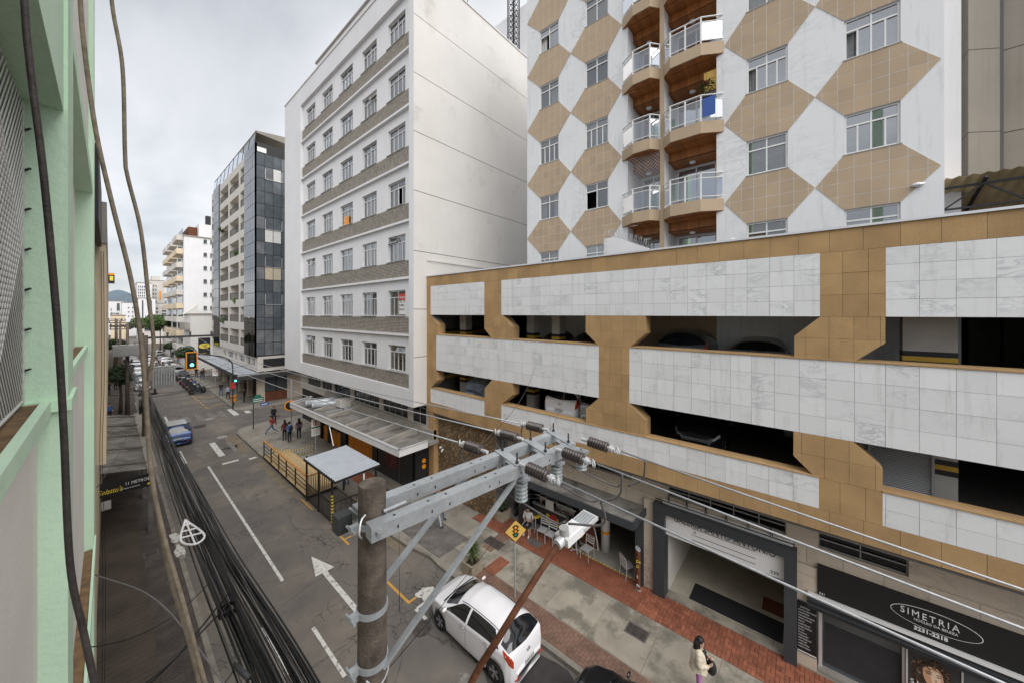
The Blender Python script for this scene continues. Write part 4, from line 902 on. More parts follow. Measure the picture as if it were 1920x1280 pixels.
# white building joining the tower, grey high-rise with canopy at the right
o = thing('white_annex', 'plain white wall strip between the tower and the grey high-rise', 'building', (17, -3.3, 8)); m = MB(); m.box(15.9, 24, -3.32, -2.86, 8, 31); m.build('wall', 'white_wall', o)
gh = thing('grey_high_rise', 'tall grey brown high-rise wall with slanted panel joints at right edge', 'building', (24, -9, 0))
facets = [(21.0,-4.55),(21.6,-5.4),(21.9,-5.55),(21.9,-7.05),(21.5,-7.3),(21.0,-9.5),(21.0,-16),(30,-16),(30,-4.55)]
lev = [8+3.1*i for i in range(9)]
for a, b in zip(lev[:-1], lev[1:]): m = MB(); m.prism(facets, (0,0,b-a-.03), (0,0,a)); m.build('panel', 'grey_side', gh)
m = MB(); m.prism([(x+.03 if x < 29 else x-.03, y-.03 if y > -10 else y+.03) for x, y in facets], (0,0,25), (0,0,8)); m.build('core', 'shadow_gap', gh)
aw = thing('roof_awning', 'tan corrugated awning on a black steel truss above the garage roof', 'awning', (17, -5, 12))
m = MB(); n_ = 60
for i in range(n_):
    ya, yb = -2.9-i*.12, -2.9-(i+1)*.12
    X0, X1 = 15.2, 19.5
    za = .025*math.cos(i*math.pi); zb_ = .025*math.cos((i+1)*math.pi)
    m.quad((X0,ya,14.25+za),(X1,ya,12.75+za),(X1,yb,12.75+zb_),(X0,yb,14.25+zb_))
m.build('sheeting', 'awning_poly', aw)
m = MB()
for y in (-3.6,-4.9,-6.2,-7.5): m.bar((15.2,y,14.15),(19.5,y,12.65),.06,.06)
for f in (.05,.5,.95):
    x, z = 15.2+4.3*f, 14.15-1.5*f; m.bar((x,-2.9,z-.05),(x,-10,z-.05),.06,.06); m.bar((x,-2.9,z-.65),(x,-10,z-.65),.05,.05)
    for q in range(5): y = -2.9-q*1.4; m.bar((x,y,z-.65),(x,y-.7,z-.05),.04,.04); m.bar((x,y-.7,z-.05),(x,y-1.4,z-.65),.04,.04)
m.build('truss', 'black_metal', aw)
# mast and aerial on the podium rear roof, white block behind
wl = thing('white_tower_block', 'plain white lift tower behind the office block roof', 'building', (24, 22, 0)); m = MB(); m.box(24, 28, 17.6, 32, 8, 37.9); m.build('wall', 'white_wall', wl)
ms = thing('lattice_mast', 'thin steel lattice mast behind the white office block', 'mast', (22.8, 19.3, 31))
m = MB(); c4_ = [(22.4,19.7),(22.4,19.0),(23.1,19.0),(23.1,19.7)]
for x, y in c4_: m.bar((x,y,30.9),(x,y,42.5),.07,.07)
for q in range(24):
    z = 30.9+q*.48
    for (a, b) in zip(c4_, c4_[1:]+c4_[:1]): m.bar((*a,z),(*b,z+.5),.03,.03); m.bar((*b,z),(*a,z+.5),.03,.03)
m.build('lattice', 'black_metal', ms)
an = thing('tv_aerial', 'small television aerial on the white office block roof', 'aerial', (15.5, 17.4, 31)); m = MB(); m.bar((15.6,17.3,30.9),(15.6,17.3,32.2),.03); m.bar((15.6,17.3,31.9),(15.3,17.3,32.9),.03); m.build('mast', 'black_metal', an); m = MB(); m.bar((15.2,17.3,32.0),(15.9,17.3,31.7),.02); m.bar((15.3,17.1,31.8),(15.3,17.6,31.8),.015); m.build('element', 'black_metal', an)
rf = thing('roof_frame', 'small mesh frame standing on the office block parapet', 'frame', (11.5, 19.8, 31)); m = MB(); m.bar((11.5,20.4,31),(11.5,20.4,33.4),.05); m.bar((11.5,20.4,33.4),(11.5,18.6,33.0),.05); m.bar((11.5,18.6,31),(11.5,18.6,33.0),.05)
for q in range(9): m.bar((11.5,20.4-q*.2,31),(11.5,20.4-q*.2,33.3),.015); m.bar((11.5,20.4,31.2+q*.25),(11.5,18.6,31.0+q*.25),.015)
m.build('frame', 'black_metal', rf)
# ================================================================== GLASS BUILDING past the side street
QX, QY0, QY1, QT = 11.16, 49.0, 75.8, 29.3
gb = thing('glass_office_building', 'beige office building with dark glazed flank and stacked balconies past the side street', 'building', (QX, 60, 0))
FZ = [5.45+2.98*k for k in range(9)]
# street front: solid bands and balcony openings
bays = [(54.2,56.4),(57.3,62.6),(63.5,69.0)]
holes = [(a, b, z+.95, z+2.93) for z in FZ[:8] for a, b in bays+[(73.7,75.5)]]
m = MB(); wall_x(m, QX, 53.9, QY1, 5.45, QT+1.0, holes, 1.3); m.build('street_front', 'cream_wall', gb)
m = MB(); m.box(QX+1.3, QX+1.4, 53.9, QY1, 5.45, QT); m.build('loggia_wall', 'beige_wall', gb)
rng = random.Random(21)
for z in FZ[:8]:
    for a, b in bays+[(73.7,75.5)]:
        r = MB(); r.box(QX+.03, QX+.07, a, b, z+1.85, z+1.92); r.box(QX+.03, QX+.07, a, b, z+.98, z+1.03); n_ = max(2, int((b-a)/.42))
        for q in range(n_+1): yy = a+(b-a)*q/n_; r.box(QX+.03, QX+.06, yy-.05, yy+.05, z+.98, z+1.9)
        r.build('railing', 'black_metal', gb)
        if rng.random() < .8: m = MB(); w = (b-a)*.4; m.box(QX+1.27, QX+1.29, a+w*.4, a+w*1.6, z+.97, z+2.75); m.build('balcony_door', rng.choice(['glass_spandrel','glass_spandrel_b','curtain_grey']), gb)
# glazed strips on the street front
for (ya, yb, nc) in ((49.0,53.9,5),(69.3,73.5,3)):
    m = MB(); m.box(QX-.10, QX+.1, ya, yb, 5.45, QT+1.2); m.build('curtain_core', 'dark_grey', gb)
    for k in range(8):
        for half in (0, 1):
            for q in range(nc):
                a = ya+(yb-ya)*q/nc+.04; b = ya+(yb-ya)*(q+1)/nc-.04; z0 = FZ[k]+half*1.49+.03; tilt = rng.uniform(-.012,.012)
                m = MB(); m.quad((QX-.13+tilt,a,z0),(QX-.13,a,z0+1.43),(QX-.13,b,z0+1.43),(QX-.13+tilt,b,z0)); m.build('pane', 'mirror_glass', gb)
    m = MB(); m.quad((QX-.13,ya,QT+.0),(QX-.13,ya,QT+1.15),(QX-.13,yb,QT+1.15),(QX-.13,yb,QT)); m.build('pane', 'mirror_glass', gb)
# flank: dark panes of uneven tint
m = MB(); m.box(QX-.1, 24, QY0, QY0+.2, 5.45, QT+1.3); m.build('flank_core', 'black_metal', gb)
ncol = 5
for k in range(16):
    for q in range(ncol):
        a = QX+.05+q*.84; b = a+.78; z0 = 5.6+k*1.49; mt = rng.choice(['glass_spandrel','glass_spandrel','glass_spandrel_b','glass_spandrel_b','glass_spandrel_c'])
        if (k, q) in ((6,1),(6,2)): mt = 'curtain_warm'
        if (k, q) in ((9,1),(9,2),(14,2)): mt = 'curtain_white'
        m = MB(); m.quad((a,QY0-.02,z0),(b,QY0-.02+rng.uniform(-.01,.01),z0),(b,QY0-.02,z0+1.42),(a,QY0-.02,z0+1.42)); m.build('pane', mt, gb)
for k in (4,7,10,14):
    m = MB(); z0 = 5.6+k*1.49; m.bar((QX+.9,QY0-.06,z0),(QX+2.6,QY0-.06,z0),.04); m.bar((QX+.9,QY0-.06,z0),(QX+.9,QY0-.06,z0+1.2),.04); m.bar((QX+2.6,QY0-.06,z0),(QX+2.6,QY0-.06,z0+1.2),.04); m.build('window_frame', 'frame_alu', gb)
# roof terrace screens, body
m = MB(); m.box(QX+1.4, 24, QY0+.2, QY1, 5.0, QT+.5); m.build('body', 'cream_wall', gb)
for q in range(9):
    a = 50+q*2.8; m = MB(); m.quad((QX+.02,a,QT+1.05),(QX+.25,a,QT+3.0),(QX+.25,a+2.65,QT+3.0),(QX+.02,a+2.65,QT+1.05)); m.build('terrace_screen', 'balcony_glass', gb)
    m = MB(); m.bar((QX+.02,a,QT+1.05),(QX+.25,a,QT+3.0),.06); m.bar((QX+.25,a,QT+3.0),(QX+.25,a+2.65,QT+3.0),.06); m.build('screen_post', 'dark_grey', gb)
m = MB(); m.prism([(QX+.2,QT+3.0),(QX+3.5,QT+3.4),(QX+7,QT+2.4),(QX+7,QT+2.2),(QX+.2,QT+2.8)], (0,8,0), (0,50,0), (1,0,0), (0,0,1)); m.build('terrace_roof', 'grey_side', gb)
m = MB(); m.box(QX+.1, QX+1.0, QY0-.05, QY0-.02, QT+.2, QT+.75); m.build('notice', 'white_print', gb)
# base storeys
bhs = [(50.2,51.6,4.2,5.1),(52.2,54.2,4.2,5.1),(54.9,58.2,4.2,5.1),(59,60.5,4.2,5.1),(61.3,65,4.2,5.1),(66,68,4.2,5.1)]
m = MB(); wall_x(m, QX+.15, QY0, QY1, 3.7, 5.45, bhs, .25); m.quad((QX+.15,QY0,3.7),(24,QY0,3.7),(24,QY0,5.45),(QX+.15,QY0,5.45)); m.build('mezzanine', 'cream_wall', gb)
m = MB(); m.box(QX+.4, QX+.45, QY0+.5, QY1, 3.75, 5.3); m.build('mezzanine_glass', 'glass_spandrel', gb)
m = MB(); m.box(QX+1.2, 24, QY0+1.0, QY1, .1, 3.7); m.build('shop_interior', 'room_dark', gb)
m = MB(); m.box(QX+.7, QX+3.2, QY0-.06, QY0-.02, 4.15, 5.15); m.build('flank_window', 'black_metal', gb)
for yy in (49.2, 53.5, 58, 63, 68, 73): m = MB(); m.box(QX+.2, QX+.7, yy, yy+.6, .13, 3.7); m.build('pier', 'marble_beige', gb)
for (xa, xb, mt) in ((12.0,14.3,'brown'),(15.2,17,'stone')):
    if mt == 'brown':
        mat('door_brown', (0.16, 0.055, 0.03), 0.6, var=0.15); m = MB(); m.box(xa, xb, QY0-.12, QY0-.05, .13, 1.25); m.build('door_panel', 'door_brown', gb)
        for q in range(2): m = MB(); m.box(xa+q*1.15+.06, xa+q*1.15+1.1, QY0-.10, QY0-.06, 1.3, 3.0); m.build('door_glass', 'glass_spandrel', gb)
m = MB(); m.box(11.2, 12.0, QY0-.15, QY0+.1, .13, 3.6); m.box(14.3, 16.2, QY0-.15, QY0+.1, .13, 3.6); m.build('stone_pier', 'marble_beige', gb)
m = MB(); m.box(16.2, 24, QY0-.05, QY0+.1, .13, 3.6); m.build('dark_shop', 'room_dark', gb)
# canopy of the glass building
gc = thing('street_canopy', 'long grey flat canopy over the pavement of the glass building', 'canopy', (10.2, 60, 3.5))
m = MB(); m.box(9.25, 11.3, 48.2, 78, 3.45, 3.62); m.build('slab', 'tin_roof', gc); m = MB(); m.box(9.2, 9.25, 48.1, 78, 3.3, 3.66); m.box(9.2, 25, 47.2, 47.26, 3.25, 3.66); m.build('fascia', 'dark_grey', gc)
m = MB(); m.box(9.25, 25, 47.26, 48.98, 3.40, 3.58); m.build('side_slab', 'soot_roof', gc)
# vertical black sign with yellow oval
bs = thing('projecting_sign', 'tall black sign with yellow oval past the glass building', 'sign', (10.3, 76.3, 3.7))
m = MB(); m.box(9.55, 11.05, 76.3, 76.5, 3.7, 6.5); m.build('board', 'black_print', bs)
m = MB(); m.prism([(10.3+.68*math.cos(q*.2618), 5.15+.42*math.sin(q*.2618)) for q in range(24)], (0,.02,0), (0,76.27,0), (1,0,0), (0,0,1)); m.build('oval', 'yellow_print', bs)
text('Café', .42, (9.85,76.255,5.12), 'black_print', bs, (1,0,0), shear=.3); text('Pão', .34, (10.15,76.255,4.83), 'black_print', bs, (1,0,0), shear=.3); text('36 99871', .18, (9.85,76.285,3.9), 'yellow_print', bs, (1,0,0))
# ================================================================== FAR BUILDINGS
def far_block(name, label, x0, x1, y0, y1, z1, wallm, front=None, side=None, wm='glass_spandrel', loc=None, roof=True):
    """simple far building: front faces -y, side faces -x; window lists (a, b, z0, z1)"""
    t = thing(name, label, 'building', ((x0+x1)/2, y0, 0)); m = MB(); m.box(x0, x1, y0, y1, 0, z1); m.build('wall', wallm, t)
    for a, b, c, d in front or []: m = MB(); m.box(a, b, y0-.06, y0+.05, c, d); w = m.build('window', wm, t); m = MB(); m.box(a-.06, b+.06, y0-.12, y0+.02, c-.12, c-.003); m.build('sill', 'frame_grey', w)
    for a, b, c, d in side or []: m = MB(); m.box(x0-.06, x0+.05, a, b, c, d); w = m.build('window', wm, t); m = MB(); m.box(x0-.12, x0+.02, a-.06, b+.06, c-.12, c-.003); m.build('sill', 'frame_grey', w)
    if roof: m = MB(); m.box(x0-.1, x1+.1, y0-.1, y1+.1, z1+.002, z1+.3); m.build('parapet', 'grey_side' if roof is True else roof, t)
    return t
fb = far_block('white_apartment_block', 'white apartment block with beige balconies beyond the glass building', 9.75, 24, 95, 128, 26.0, 'white_wall',
   [(a, a+.5, 11.3+2.75*k, 11.3+2.75*k+.75) for k in range(6) for a in (12.7, 13.75)])
m = MB(); m.box(12, 24, 95.3, 110, 26.3, 29); m.build('penthouse', 'white_wall', fb); m = MB(); m.box(10.6, 12.2, 97, 106, 26.3, 28.4); m.build('terrace_hut', 'rust', fb)
m = MB(); m.box(13.2, 14, 96, 97, 29, 31); m.build('chimney', 'black_metal', fb)
for k in range(9):
    for (ya, yb) in ((96,104),(106,114),(116,124)):
        m = MB(); z = 4.2+2.75*k-.9; m.box(8.75, 9.74, ya, yb, z, z+1.05); bl = m.build('balcony', ['cream_wall','beige_wall'][k % 2], fb); m = MB(); m.box(9.68, 9.72, ya+.6, yb-.6, z+1.06, z+2.5); m.build('balcony_window', 'glass_spandrel', fb)
lw = far_block('low_white_house', 'stained low white building in front of the white apartment block', 9.7, 24, 86, 94.5, 10.2, 'white_side', None, None)
m = MB(); m.prism([(9.2,10.4),(11.2,10.4),(11.2,12.3)], (0,3,0), (0,90,0), (1,0,0), (0,0,1)); m.build('stair_roof', 'white_side', lw)
m = MB(); m.box(9.0, 9.7, 87, 94, 7.5, 8.8); m.build('balcony', 'concrete', lw)
wn = lambda x0, x1, n, z0, z1, k, w=.5, h=.5: [(x0+(x1-x0)*(i+.2)/n, x0+(x1-x0)*(i+.2+w)/n, z0+(z1-z0)*j/k, z0+(z1-z0)*(j+h)/k) for i in range(n) for j in range(k)]
far_block('distant_flats', 'distant pale flats with rows of small windows', 8.3, 13.0, 235, 250, 24.6, 'white_wall', wn(8.5,11.0,4,17,24,5), None)
fd = far_block('distant_tower', 'distant beige tower with an orange stripe', 13.0, 18.5, 250, 262, 27.0, 'cream_wall', wn(13.3,15.8,3,8,26,9,.4,.45), None)
m = MB(); m.box(16.6, 17.1, 249.8, 249.95, 17.5, 22); m.build('stripe', 'orange_panel', fd); m = MB(); m.box(14, 17, 252, 258, 27.3, 29.3); m.build('water_tank', 'cream_wall', fd)
far_block('distant_office', 'distant white office with tall dark window strips', 7.6, 12.4, 205, 220, 16.6, 'white_wall', [(8.6,9.0,8.5,15.8),(10.7,11.4,8.5,15.8),(9.2,10.3,6.5,8.0)], None)
far_block('distant_house_block', 'distant white block at the left end of the street', -1.5, 4.6, 262, 280, 16.5, 'white_wall', [(0.4,0.7,8.5,11),(0.4,.7,12,13),(2.4,3.4,12.0,15.6),(0.6,1.8,10.4,10.8),(2,3.2,10.3,10.8)], None)
far_block('distant_white_hall', 'distant low white hall below the wooded hill', 3.8, 8.4, 240, 255, 15.4, 'white_wall', wn(5.4,7.9,2,9,15,3,.3,.25), None)
far_block('distant_pink_house', 'distant salmon pink house at the end of the street', .4, 4.4, 215, 224, 9.6, 'beige_wall', [(1.6,2.1,7.6,8.2),(3.0,3.5,7.6,8.2),(1.6,2.1,5.4,6.0),(3.0,3.5,5.4,6.0)], None, roof='rust')
far_block('distant_green_roof', 'distant low shed with pale yellow green roof', 7.0, 12.6, 175, 190, 8.2, 'cream_wall', [(8,11.8,4.5,6.2)], None, roof='leaf_mid')
far_block('distant_beige_flats', 'distant beige flats with balconies at street end', 12.6, 17, 215, 228, 14.8, 'cream_wall', wn(12.9,14.0,1,6,14,5,.6,.4)+wn(14.6,16.6,1,6,14,6,.9,.45), None)
far_block('distant_street_end', 'distant mixed shop buildings closing the street', -6, 12, 300, 310, 9.5, 'white_side', wn(0,11,8,2,9,3), None)
hl = MB(); n_ = 40
for i in range(n_):
    xa, xb = -110+i*9, -110+(i+1)*9; f = lambda x: 66+10*math.sin(x*.03+1)+5*math.sin(x*.09)
    hl.quad((xa,1500,-1),(xb,1500,-1),(xb,1560,f(xb)),(xa,1560,f(xa))); hl.quad((xa,1560,f(xa)),(xb,1560,f(xb)),(xb,1800,20),(xa,1800,20))
structure('hill', hl, 'hill_hazed', 'distant wooded hill with painted blue haze at the end of the street')
# ================================================================== LEFT SIDE: the mint building, beige neighbour
gm = thing('mint_building', 'mint green building with cream panels and dirty window ledges at left edge', 'building', (-.4, 4, 0))
P1, P2 = 3.13, 8.05
def pier(ya, yb, x1=-.15, z0=0.13, z1=26): m = MB(); m.box(-1.2, x1, ya, yb, z0, z1); return m.build('pier', 'mint_wall', gm)
pier(P1, P1+.42); pier(P2, P2+.45); pier(-3.4, -3.0)
m = MB(); m.box(-.75, -.25, -3, P1, 6, 9.93); m.build('panel', 'panel_pinkish', gm); m = MB(); m.box(-.75, -.24, P1+.42, P2, 6.05, 9.93); m.build('panel', 'panel_pinkish', gm)
m = MB(); m.box(-.9, -.25, -3, P1, .13, 6); m.box(-.9, -.24, P1+.42, P2, .13, 5.5); m.build('lower_wall', 'panel_pinkish', gm)
m = MB(); m.box(-.9, -.16, P1+.42, P2, 6.92, 7.02); m.build('ledge', 'ledge_dirty', gm); m = MB(); m.box(-.158, -.135, P1+.42, P2+.45, 6.88, 7.035); m.build('ledge_edge', 'mint_wall', gm); m = MB(); m.box(-.9, -.22, P1+.42, P2, 5.5, 6.05); m.build('band', 'mint_wall', gm)
for (ya, yb) in ((-3,P1),(P1+.42,P2)):
    m = MB(); m.box(-1.0, -.24, ya, yb, 9.94, 10.02); m.build('ledge', 'ledge_dirty', gm)
    m = MB(); m.box(-.238, -.205, ya, yb, 9.955, 10.032); m.build('ledge_edge', 'mint_wall', gm)
m = MB(); m.box(-.42, -.135, P1-.03, P1+.45, 9.97, 10.03); m.build('ledge_cap', 'mint_wall', gm)
m = MB(); m.box(-1.2, -.165, -3, P1, 11.62, 11.78); m.box(-.30,-.165,-3,P1,11.78,12.6); m.build('lintel', 'mint_wall', gm); m = MB(); m.box(-.30, -.20, -3, P1, 12.6, 14.5); m.build('panel', 'panel_pinkish', gm)
m = MB(); m.box(-1.2, -.16, P1+.42, P2, 12.28, 12.45); m.build('lintel', 'mint_wall', gm); m = MB(); m.box(-.5, -.20, P1+.42, P2, 12.45, 15.5); m.build('panel', 'panel_pinkish', gm)
m = MB(); m.box(-.9, -.32, P1+.42, P2, 10.02, 12.28); m.build('window_infill', 'panel_pinkish', gm)
m = MB(); m.box(-1.0, -.5, -3, P1, 10.02, 11.62); m.build('window_recess', 'room_mid', gm)
m = MB(); curtain(m, -.47, .2, P1-.05, 10.05, 11.6, .03); m.build('curtain', 'curtain_white', gm)
m = MB(); m.box(-.40, -.38, .5, P1-.06, 10.03, 11.6); m.build('window_pane', 'pane_glass', gm)
m = MB()
for q in range(-30, 60):
    for sgn in (1, -1):
        za = 10.04+q*.055 if sgn == 1 else 11.6-q*.055
        ya, yb = .6, P1-.02; zb = za+sgn*(yb-ya)*1.0; lo_, hi_ = 10.04, 11.6; dz = zb-za
        t0 = max(0, min((lo_-za)/dz, (hi_-za)/dz)); t1_ = min(1, max((lo_-za)/dz, (hi_-za)/dz))
        if t1_ > t0+.01: m.tube([(-.295,ya+(yb-ya)*t0,za+dz*t0),(-.295,ya+(yb-ya)*t1_,za+dz*t1_)], .0035, 4)
m.tube([(-.295,.6,10.045),(-.295,P1-.02,10.045)], .008, 6); m.tube([(-.295,P1-.02,10.045),(-.295,P1-.02,11.6)], .006, 6); m.build('safety_net', 'curtain_white', gm, kind='stuff')
for q in range(7): m = MB(); m.tube([(-.295,P1-.02,10.2+q*.21),(-.295,P1+.0,10.2+q*.21),(-.27,P1-.03,10.21+q*.21)], .006, 5); m.build('net_hook', 'dark_grey', gm)
bn = thing('beige_building', 'plain beige rendered building next to the mint one', 'building', (-2, 25, 0))
m = MB(); m.box(-12, -.05, 13.0, 45, 6.85, 12.2); m.build('wall', 'beige_wall', bn); m = MB(); m.box(-12, -.28, 12.96, 45, .13, 6.849); m.build('lower_wall', 'beige_wall', bn); m = MB(); m.box(-12, -.04, 12.95, 45, 12.2, 13.2); m.build('parapet', 'concrete', bn)
m = MB(); m.box(-12, -.20, 8.5, 12.95, .13, 11.2); m.build('lower_wing', 'beige_wall', bn)
m = MB(); m.box(-.19, -.12, 9.2, 12.9, 12.1, 13.4); m.box(-3, -.3, 8.5, 12.95, 11.2, 14.5); m.build('dark_cladding', 'black_metal', bn)
for (x, y) in ((-.09,12.93),(-.13,12.93)): m = MB(); m.tube(bez([(x,y,12.0),(x+.01,y-.02,9),(x-.02,y,7),(x+.03,y-.02,4),(x,y,.3)]), .005, 5); m.build('wall_cable', 'cable_black', bn)
sg = thing('small_shop_sign', 'small yellow and black hanging sign beyond the beige wall', 'sign', (.1, 46, 13)); m = MB(); m.box(-.05, .30, 46, 46.06, 13.1, 14.0); m.build('board', 'black_print', sg); m = MB(); m.box(.02, .22, 45.97, 45.99, 13.35, 13.75); m.build('patch', 'yellow_print', sg); m = MB(); m.box(-.05,.30,45.98,45.995,13.85,13.98); m.build('stripe', 'orange_panel', sg)
lf = thing('left_shop_row', 'long row of old shop houses on the left past the beige building', 'building', (-4, 80, 0)); m = MB(); m.box(-14, -.6, 46.5, 140, .1, 9.5); m.build('wall', 'cream_wall', lf)
for q in range(10): m = MB(); m.box(-.62, -.58, 48+q*6, 51+q*6, .2, 3); m.build('shutter', 'frame_grey', lf)
lc = thing('left_canopy', 'sooty corrugated awning over the left pavement behind the cables', 'awning', (.5, 30, 3.2))
m = MB(); n_ = 84
for i in range(n_):
    ya, yb = 23.7+i*.16, 23.7+(i+1)*.16; za, zb_ = 3.2+.03*(i % 2), 3.2+.03*((i+1) % 2); m.quad((-.25,ya,za+.25),(1.15,ya,za),(1.15,yb,zb_),(-.25,yb,zb_+.25))
m.build('sheeting', 'soot_roof', lc)
for q in range(5): m = MB(); m.bar((-.2,24.6+q*2.9,3.48),(1.2,24.6+q*2.9,3.26),.10,.06); m.build('batten', 'concrete_dark', lc)
m = MB(); m.box(1.15, 1.5, 23.5, 37.4, 2.95, 3.25); m.build('gutter_beam', 'concrete', lc)
for q in range(4): m = MB(); m.box(1.2, 1.38, 23.8+q*4.4, 24.0+q*4.4, .13, 2.95); m.build('post', 'concrete_dark', lc)
gs = thing('ice_cream_sign', 'black shop sign reading Gelattu\'s 11 METROS over the left pavement', 'sign', (.5, 23.4, 2.5))
m = MB(); m.box(-.45, 1.32, 23.32, 23.42, 2.5, 3.08); m.build('board', 'black_print', gs)
text("Gelattu's", .30, (-.40,23.31,2.62), 'yellow_print', gs, (1,0,0), shear=.35, sx=.72); text('11 METROS', .19, (.45,23.31,2.80), 'white_print', gs, (1,0,0), sx=.8); text('sorvetes artesanais', .08, (.30,23.31,2.64), 'white_print', gs, (1,0,0))
m = MB(); m.prism([(1.2+.06*math.cos(q), 2.62+.05*math.sin(q)) for q in (0,1,2,3,4,5)], (0,.004,0), (0,23.312,0), (1,0,0), (0,0,1)); m.build('emblem', 'yellow_print', gs)
o = MB().box(-.25,.05,23.0,23.1,2.05,2.4).build('air_vent', 'frame_grey'); tag(o, 'small grey metal box below the ice cream sign', 'box')
# ================================================================== GROUND FLOOR UNDER THE GARAGE
gf = thing('arcade_wall', 'stained beige marble wall with strip windows above the shops', 'wall', (13.5, 4, 3))
strips = [(.52,3.94,3.78,4.24),(-1.96,-.21,3.72,4.22),(5.3,9.6,3.95,4.45)]
m = MB(); wall_x(m, 13.42, -6, 11.8, 3.12, 4.70, strips, .25); m.build('wall_core', 'marble_beige', gf)
y = 11.8; k = 0
for (a, b, c, d) in strips:
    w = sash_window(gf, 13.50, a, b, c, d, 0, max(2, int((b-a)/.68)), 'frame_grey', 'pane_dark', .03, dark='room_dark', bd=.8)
    m = MB(); m.box(13.48, 13.52, a, b, (c+d)/2-.015, (c+d)/2+.015); m.build('glazing_bar', 'frame_grey', w)
pl = []
for z0, z1 in ((3.14,3.66),(4.28,4.69)):
    yy = 11.75
    while yy > -5.9: pl.append((yy-.78, yy-.008, z0, z1)); yy -= .78
for (a, b, c, d) in pl:
    if any(not (b < s_[0] or a > s_[1]) and not (d < s_[2] or c > s_[3]) for s_ in strips): continue
    m = MB(); m.box(13.395, 13.418, a, b, c, d); m.build('marble_slab', 'marble_beige', gf)
m = MB(); m.box(13.42, 13.6, -6, 11.8, .1, .14); m.build('threshold', 'concrete', gf)
# ------------------------------------------------------------------ gallery entrance
gl = thing('gallery_portal', 'gallery entrance with dark portal frame, white name board and tiled hall', 'entrance', (13.3, 2.2, .13))
for (a, b) in ((3.98,4.38),(.26,.56)): m = MB(); m.box(13.12, 13.56, a, b, .13, 3.53); m.build('pillar', 'charcoal_panel', gl)
m = MB(); m.box(13.12, 13.30, .56, 3.98, 3.22, 3.53); m.build('beam', 'charcoal_panel', gl)
m = MB(); m.box(13.32, 13.36, .36, 4.1, 2.42, 3.68); nb = m.build('name_board', 'frame_white', gl)
text('GALERIA SANTO ANTONIO', .295, (13.315, 3.72, 3.02), 'black_print', gl, sx=.80, name='gallery_name')
for z, ya, yb in ((2.985,3.12,1.28),(2.76,3.12,1.28),(2.585,3.12,1.28)): m = MB(); m.box(13.312, 13.318, yb, ya, z-.007, z+.007); m.build('rule', 'black_print', gl)
text('539', .14, (13.315, .90, 2.50), 'black_print', gl, name='house_number'); text('A', .13, (13.315, 3.06, 2.83), 'black_print', gl, name='emblem')
for yy in (3.9, 3.3, 2.7, 2.1, 1.5, .9): m = MB(); m.bar((13.30,yy,3.66),(13.42,yy,3.85),.02); m.bar((13.30,yy-.06,3.66),(13.42,yy,3.85),.02); m.build('bracket', 'black_metal', gl)
m = MB(); m.box(13.12, 13.14, .3, 4.3, 3.70, 3.73); m.build('top_rail', 'black_metal', gl)
mat('hall_tile', (0.46, 0.42, 0.34), 0.35, var=0.12, scale=2); mat('hall_wall', (0.66, 0.63, 0.58), 0.7, var=0.05); mat('rubber_mat', (0.018, 0.018, 0.02), 0.8, var=0.3, scale=30)
n = 0
for i in range(16):
    for j in range(6): 
        m = MB(); m.box(13.72+i*.6, 13.72+(i+1)*.6-.006, .42+j*.6, .42+(j+1)*.6-.006, .14, .165); m.build('floor_tile', 'hall_tile', gl)
m = MB(); m.box(13.3, 13.71, .56, 3.98, .1, .158); m.build('doorstep', 'slab_light', gl)
m = MB(); m.box(13.7, 23.5, 3.98, 4.1, .13, 3.0); m.box(13.7, 23.5, .3, .42, .13, 3.0); m.build('hall_side', 'hall_wall', gl)
m = MB(); m.box(13.6, 23.5, .3, 4.1, 2.95, 3.05); m.build('hall_ceiling', 'hall_wall', gl); m = MB(); m.box(23.4, 23.6, .3, 4.1, .13, 3); m.build('hall_end', 'room_dark', gl)
o = MB().box(13.73,14.66,.62,3.30,.166,.182).build('door_mat', 'rubber_mat'); tag(o, 'long black rubber mat inside the gallery entrance', 'mat')
o = MB().box(14.9,15.6,.5,1.25,.166,.18).build('floor_mat', 'door_brown'); tag(o, 'small brown mat deeper in the gallery hall', 'mat')
# marble strip between cafe and gallery
ms_ = thing('marble_pilaster', 'narrow veined marble pilaster between the cafe and the gallery', 'pilaster', (13.3, 4.6, .13)); m = MB(); m.box(13.26, 13.6, 4.39, 4.76, .13, 3.5); m.build('shaft', 'marble_beige', ms_)
# ------------------------------------------------------------------ cafe
cf = thing('corner_cafe', 'open front cafe with dark counter under a flat grey canopy', 'cafe', (13.6, 8, .13))
m = MB(); m.box(12.05, 13.6, 4.72, 11.4, 2.93, 3.13); cn = m.build('canopy', 'soot_roof', cf)
m = MB(); m.box(12.0, 12.05, 4.70, 11.42, 2.86, 3.15); m.box(12.05, 13.6, 4.67, 4.72, 2.86, 3.15); m.build('fascia', 'charcoal_panel', cn)
for (a, b) in ((10.45,10.9),(4.76,5.08)): m = MB(); m.box(13.2, 13.55, a, b, .13, 2.93); m.build('pillar', 'charcoal_panel', cf)
m = MB(); m.box(17.5, 17.6, 4.7, 11.4, .13, 2.93); m.box(13.5, 17.5, 11.35, 11.45, .13, 2.93); m.box(13.5, 17.5, 4.5, 4.6, .13, 2.93); m.build('inner_wall', 'room_dark', cf)
m = MB(); m.box(13.35, 17.5, 4.7, 11.35, .12, .16); m.build('floor', 'concrete', cf)
m = MB(); m.box(13.75, 14.3, 7.9, 10.4, .16, 1.12); ct = m.build('counter', 'dark_grey', cf)
m = MB(); m.box(13.70, 14.4, 7.85, 10.45, 1.12, 1.16); m.build('worktop', 'frame_alu', ct)
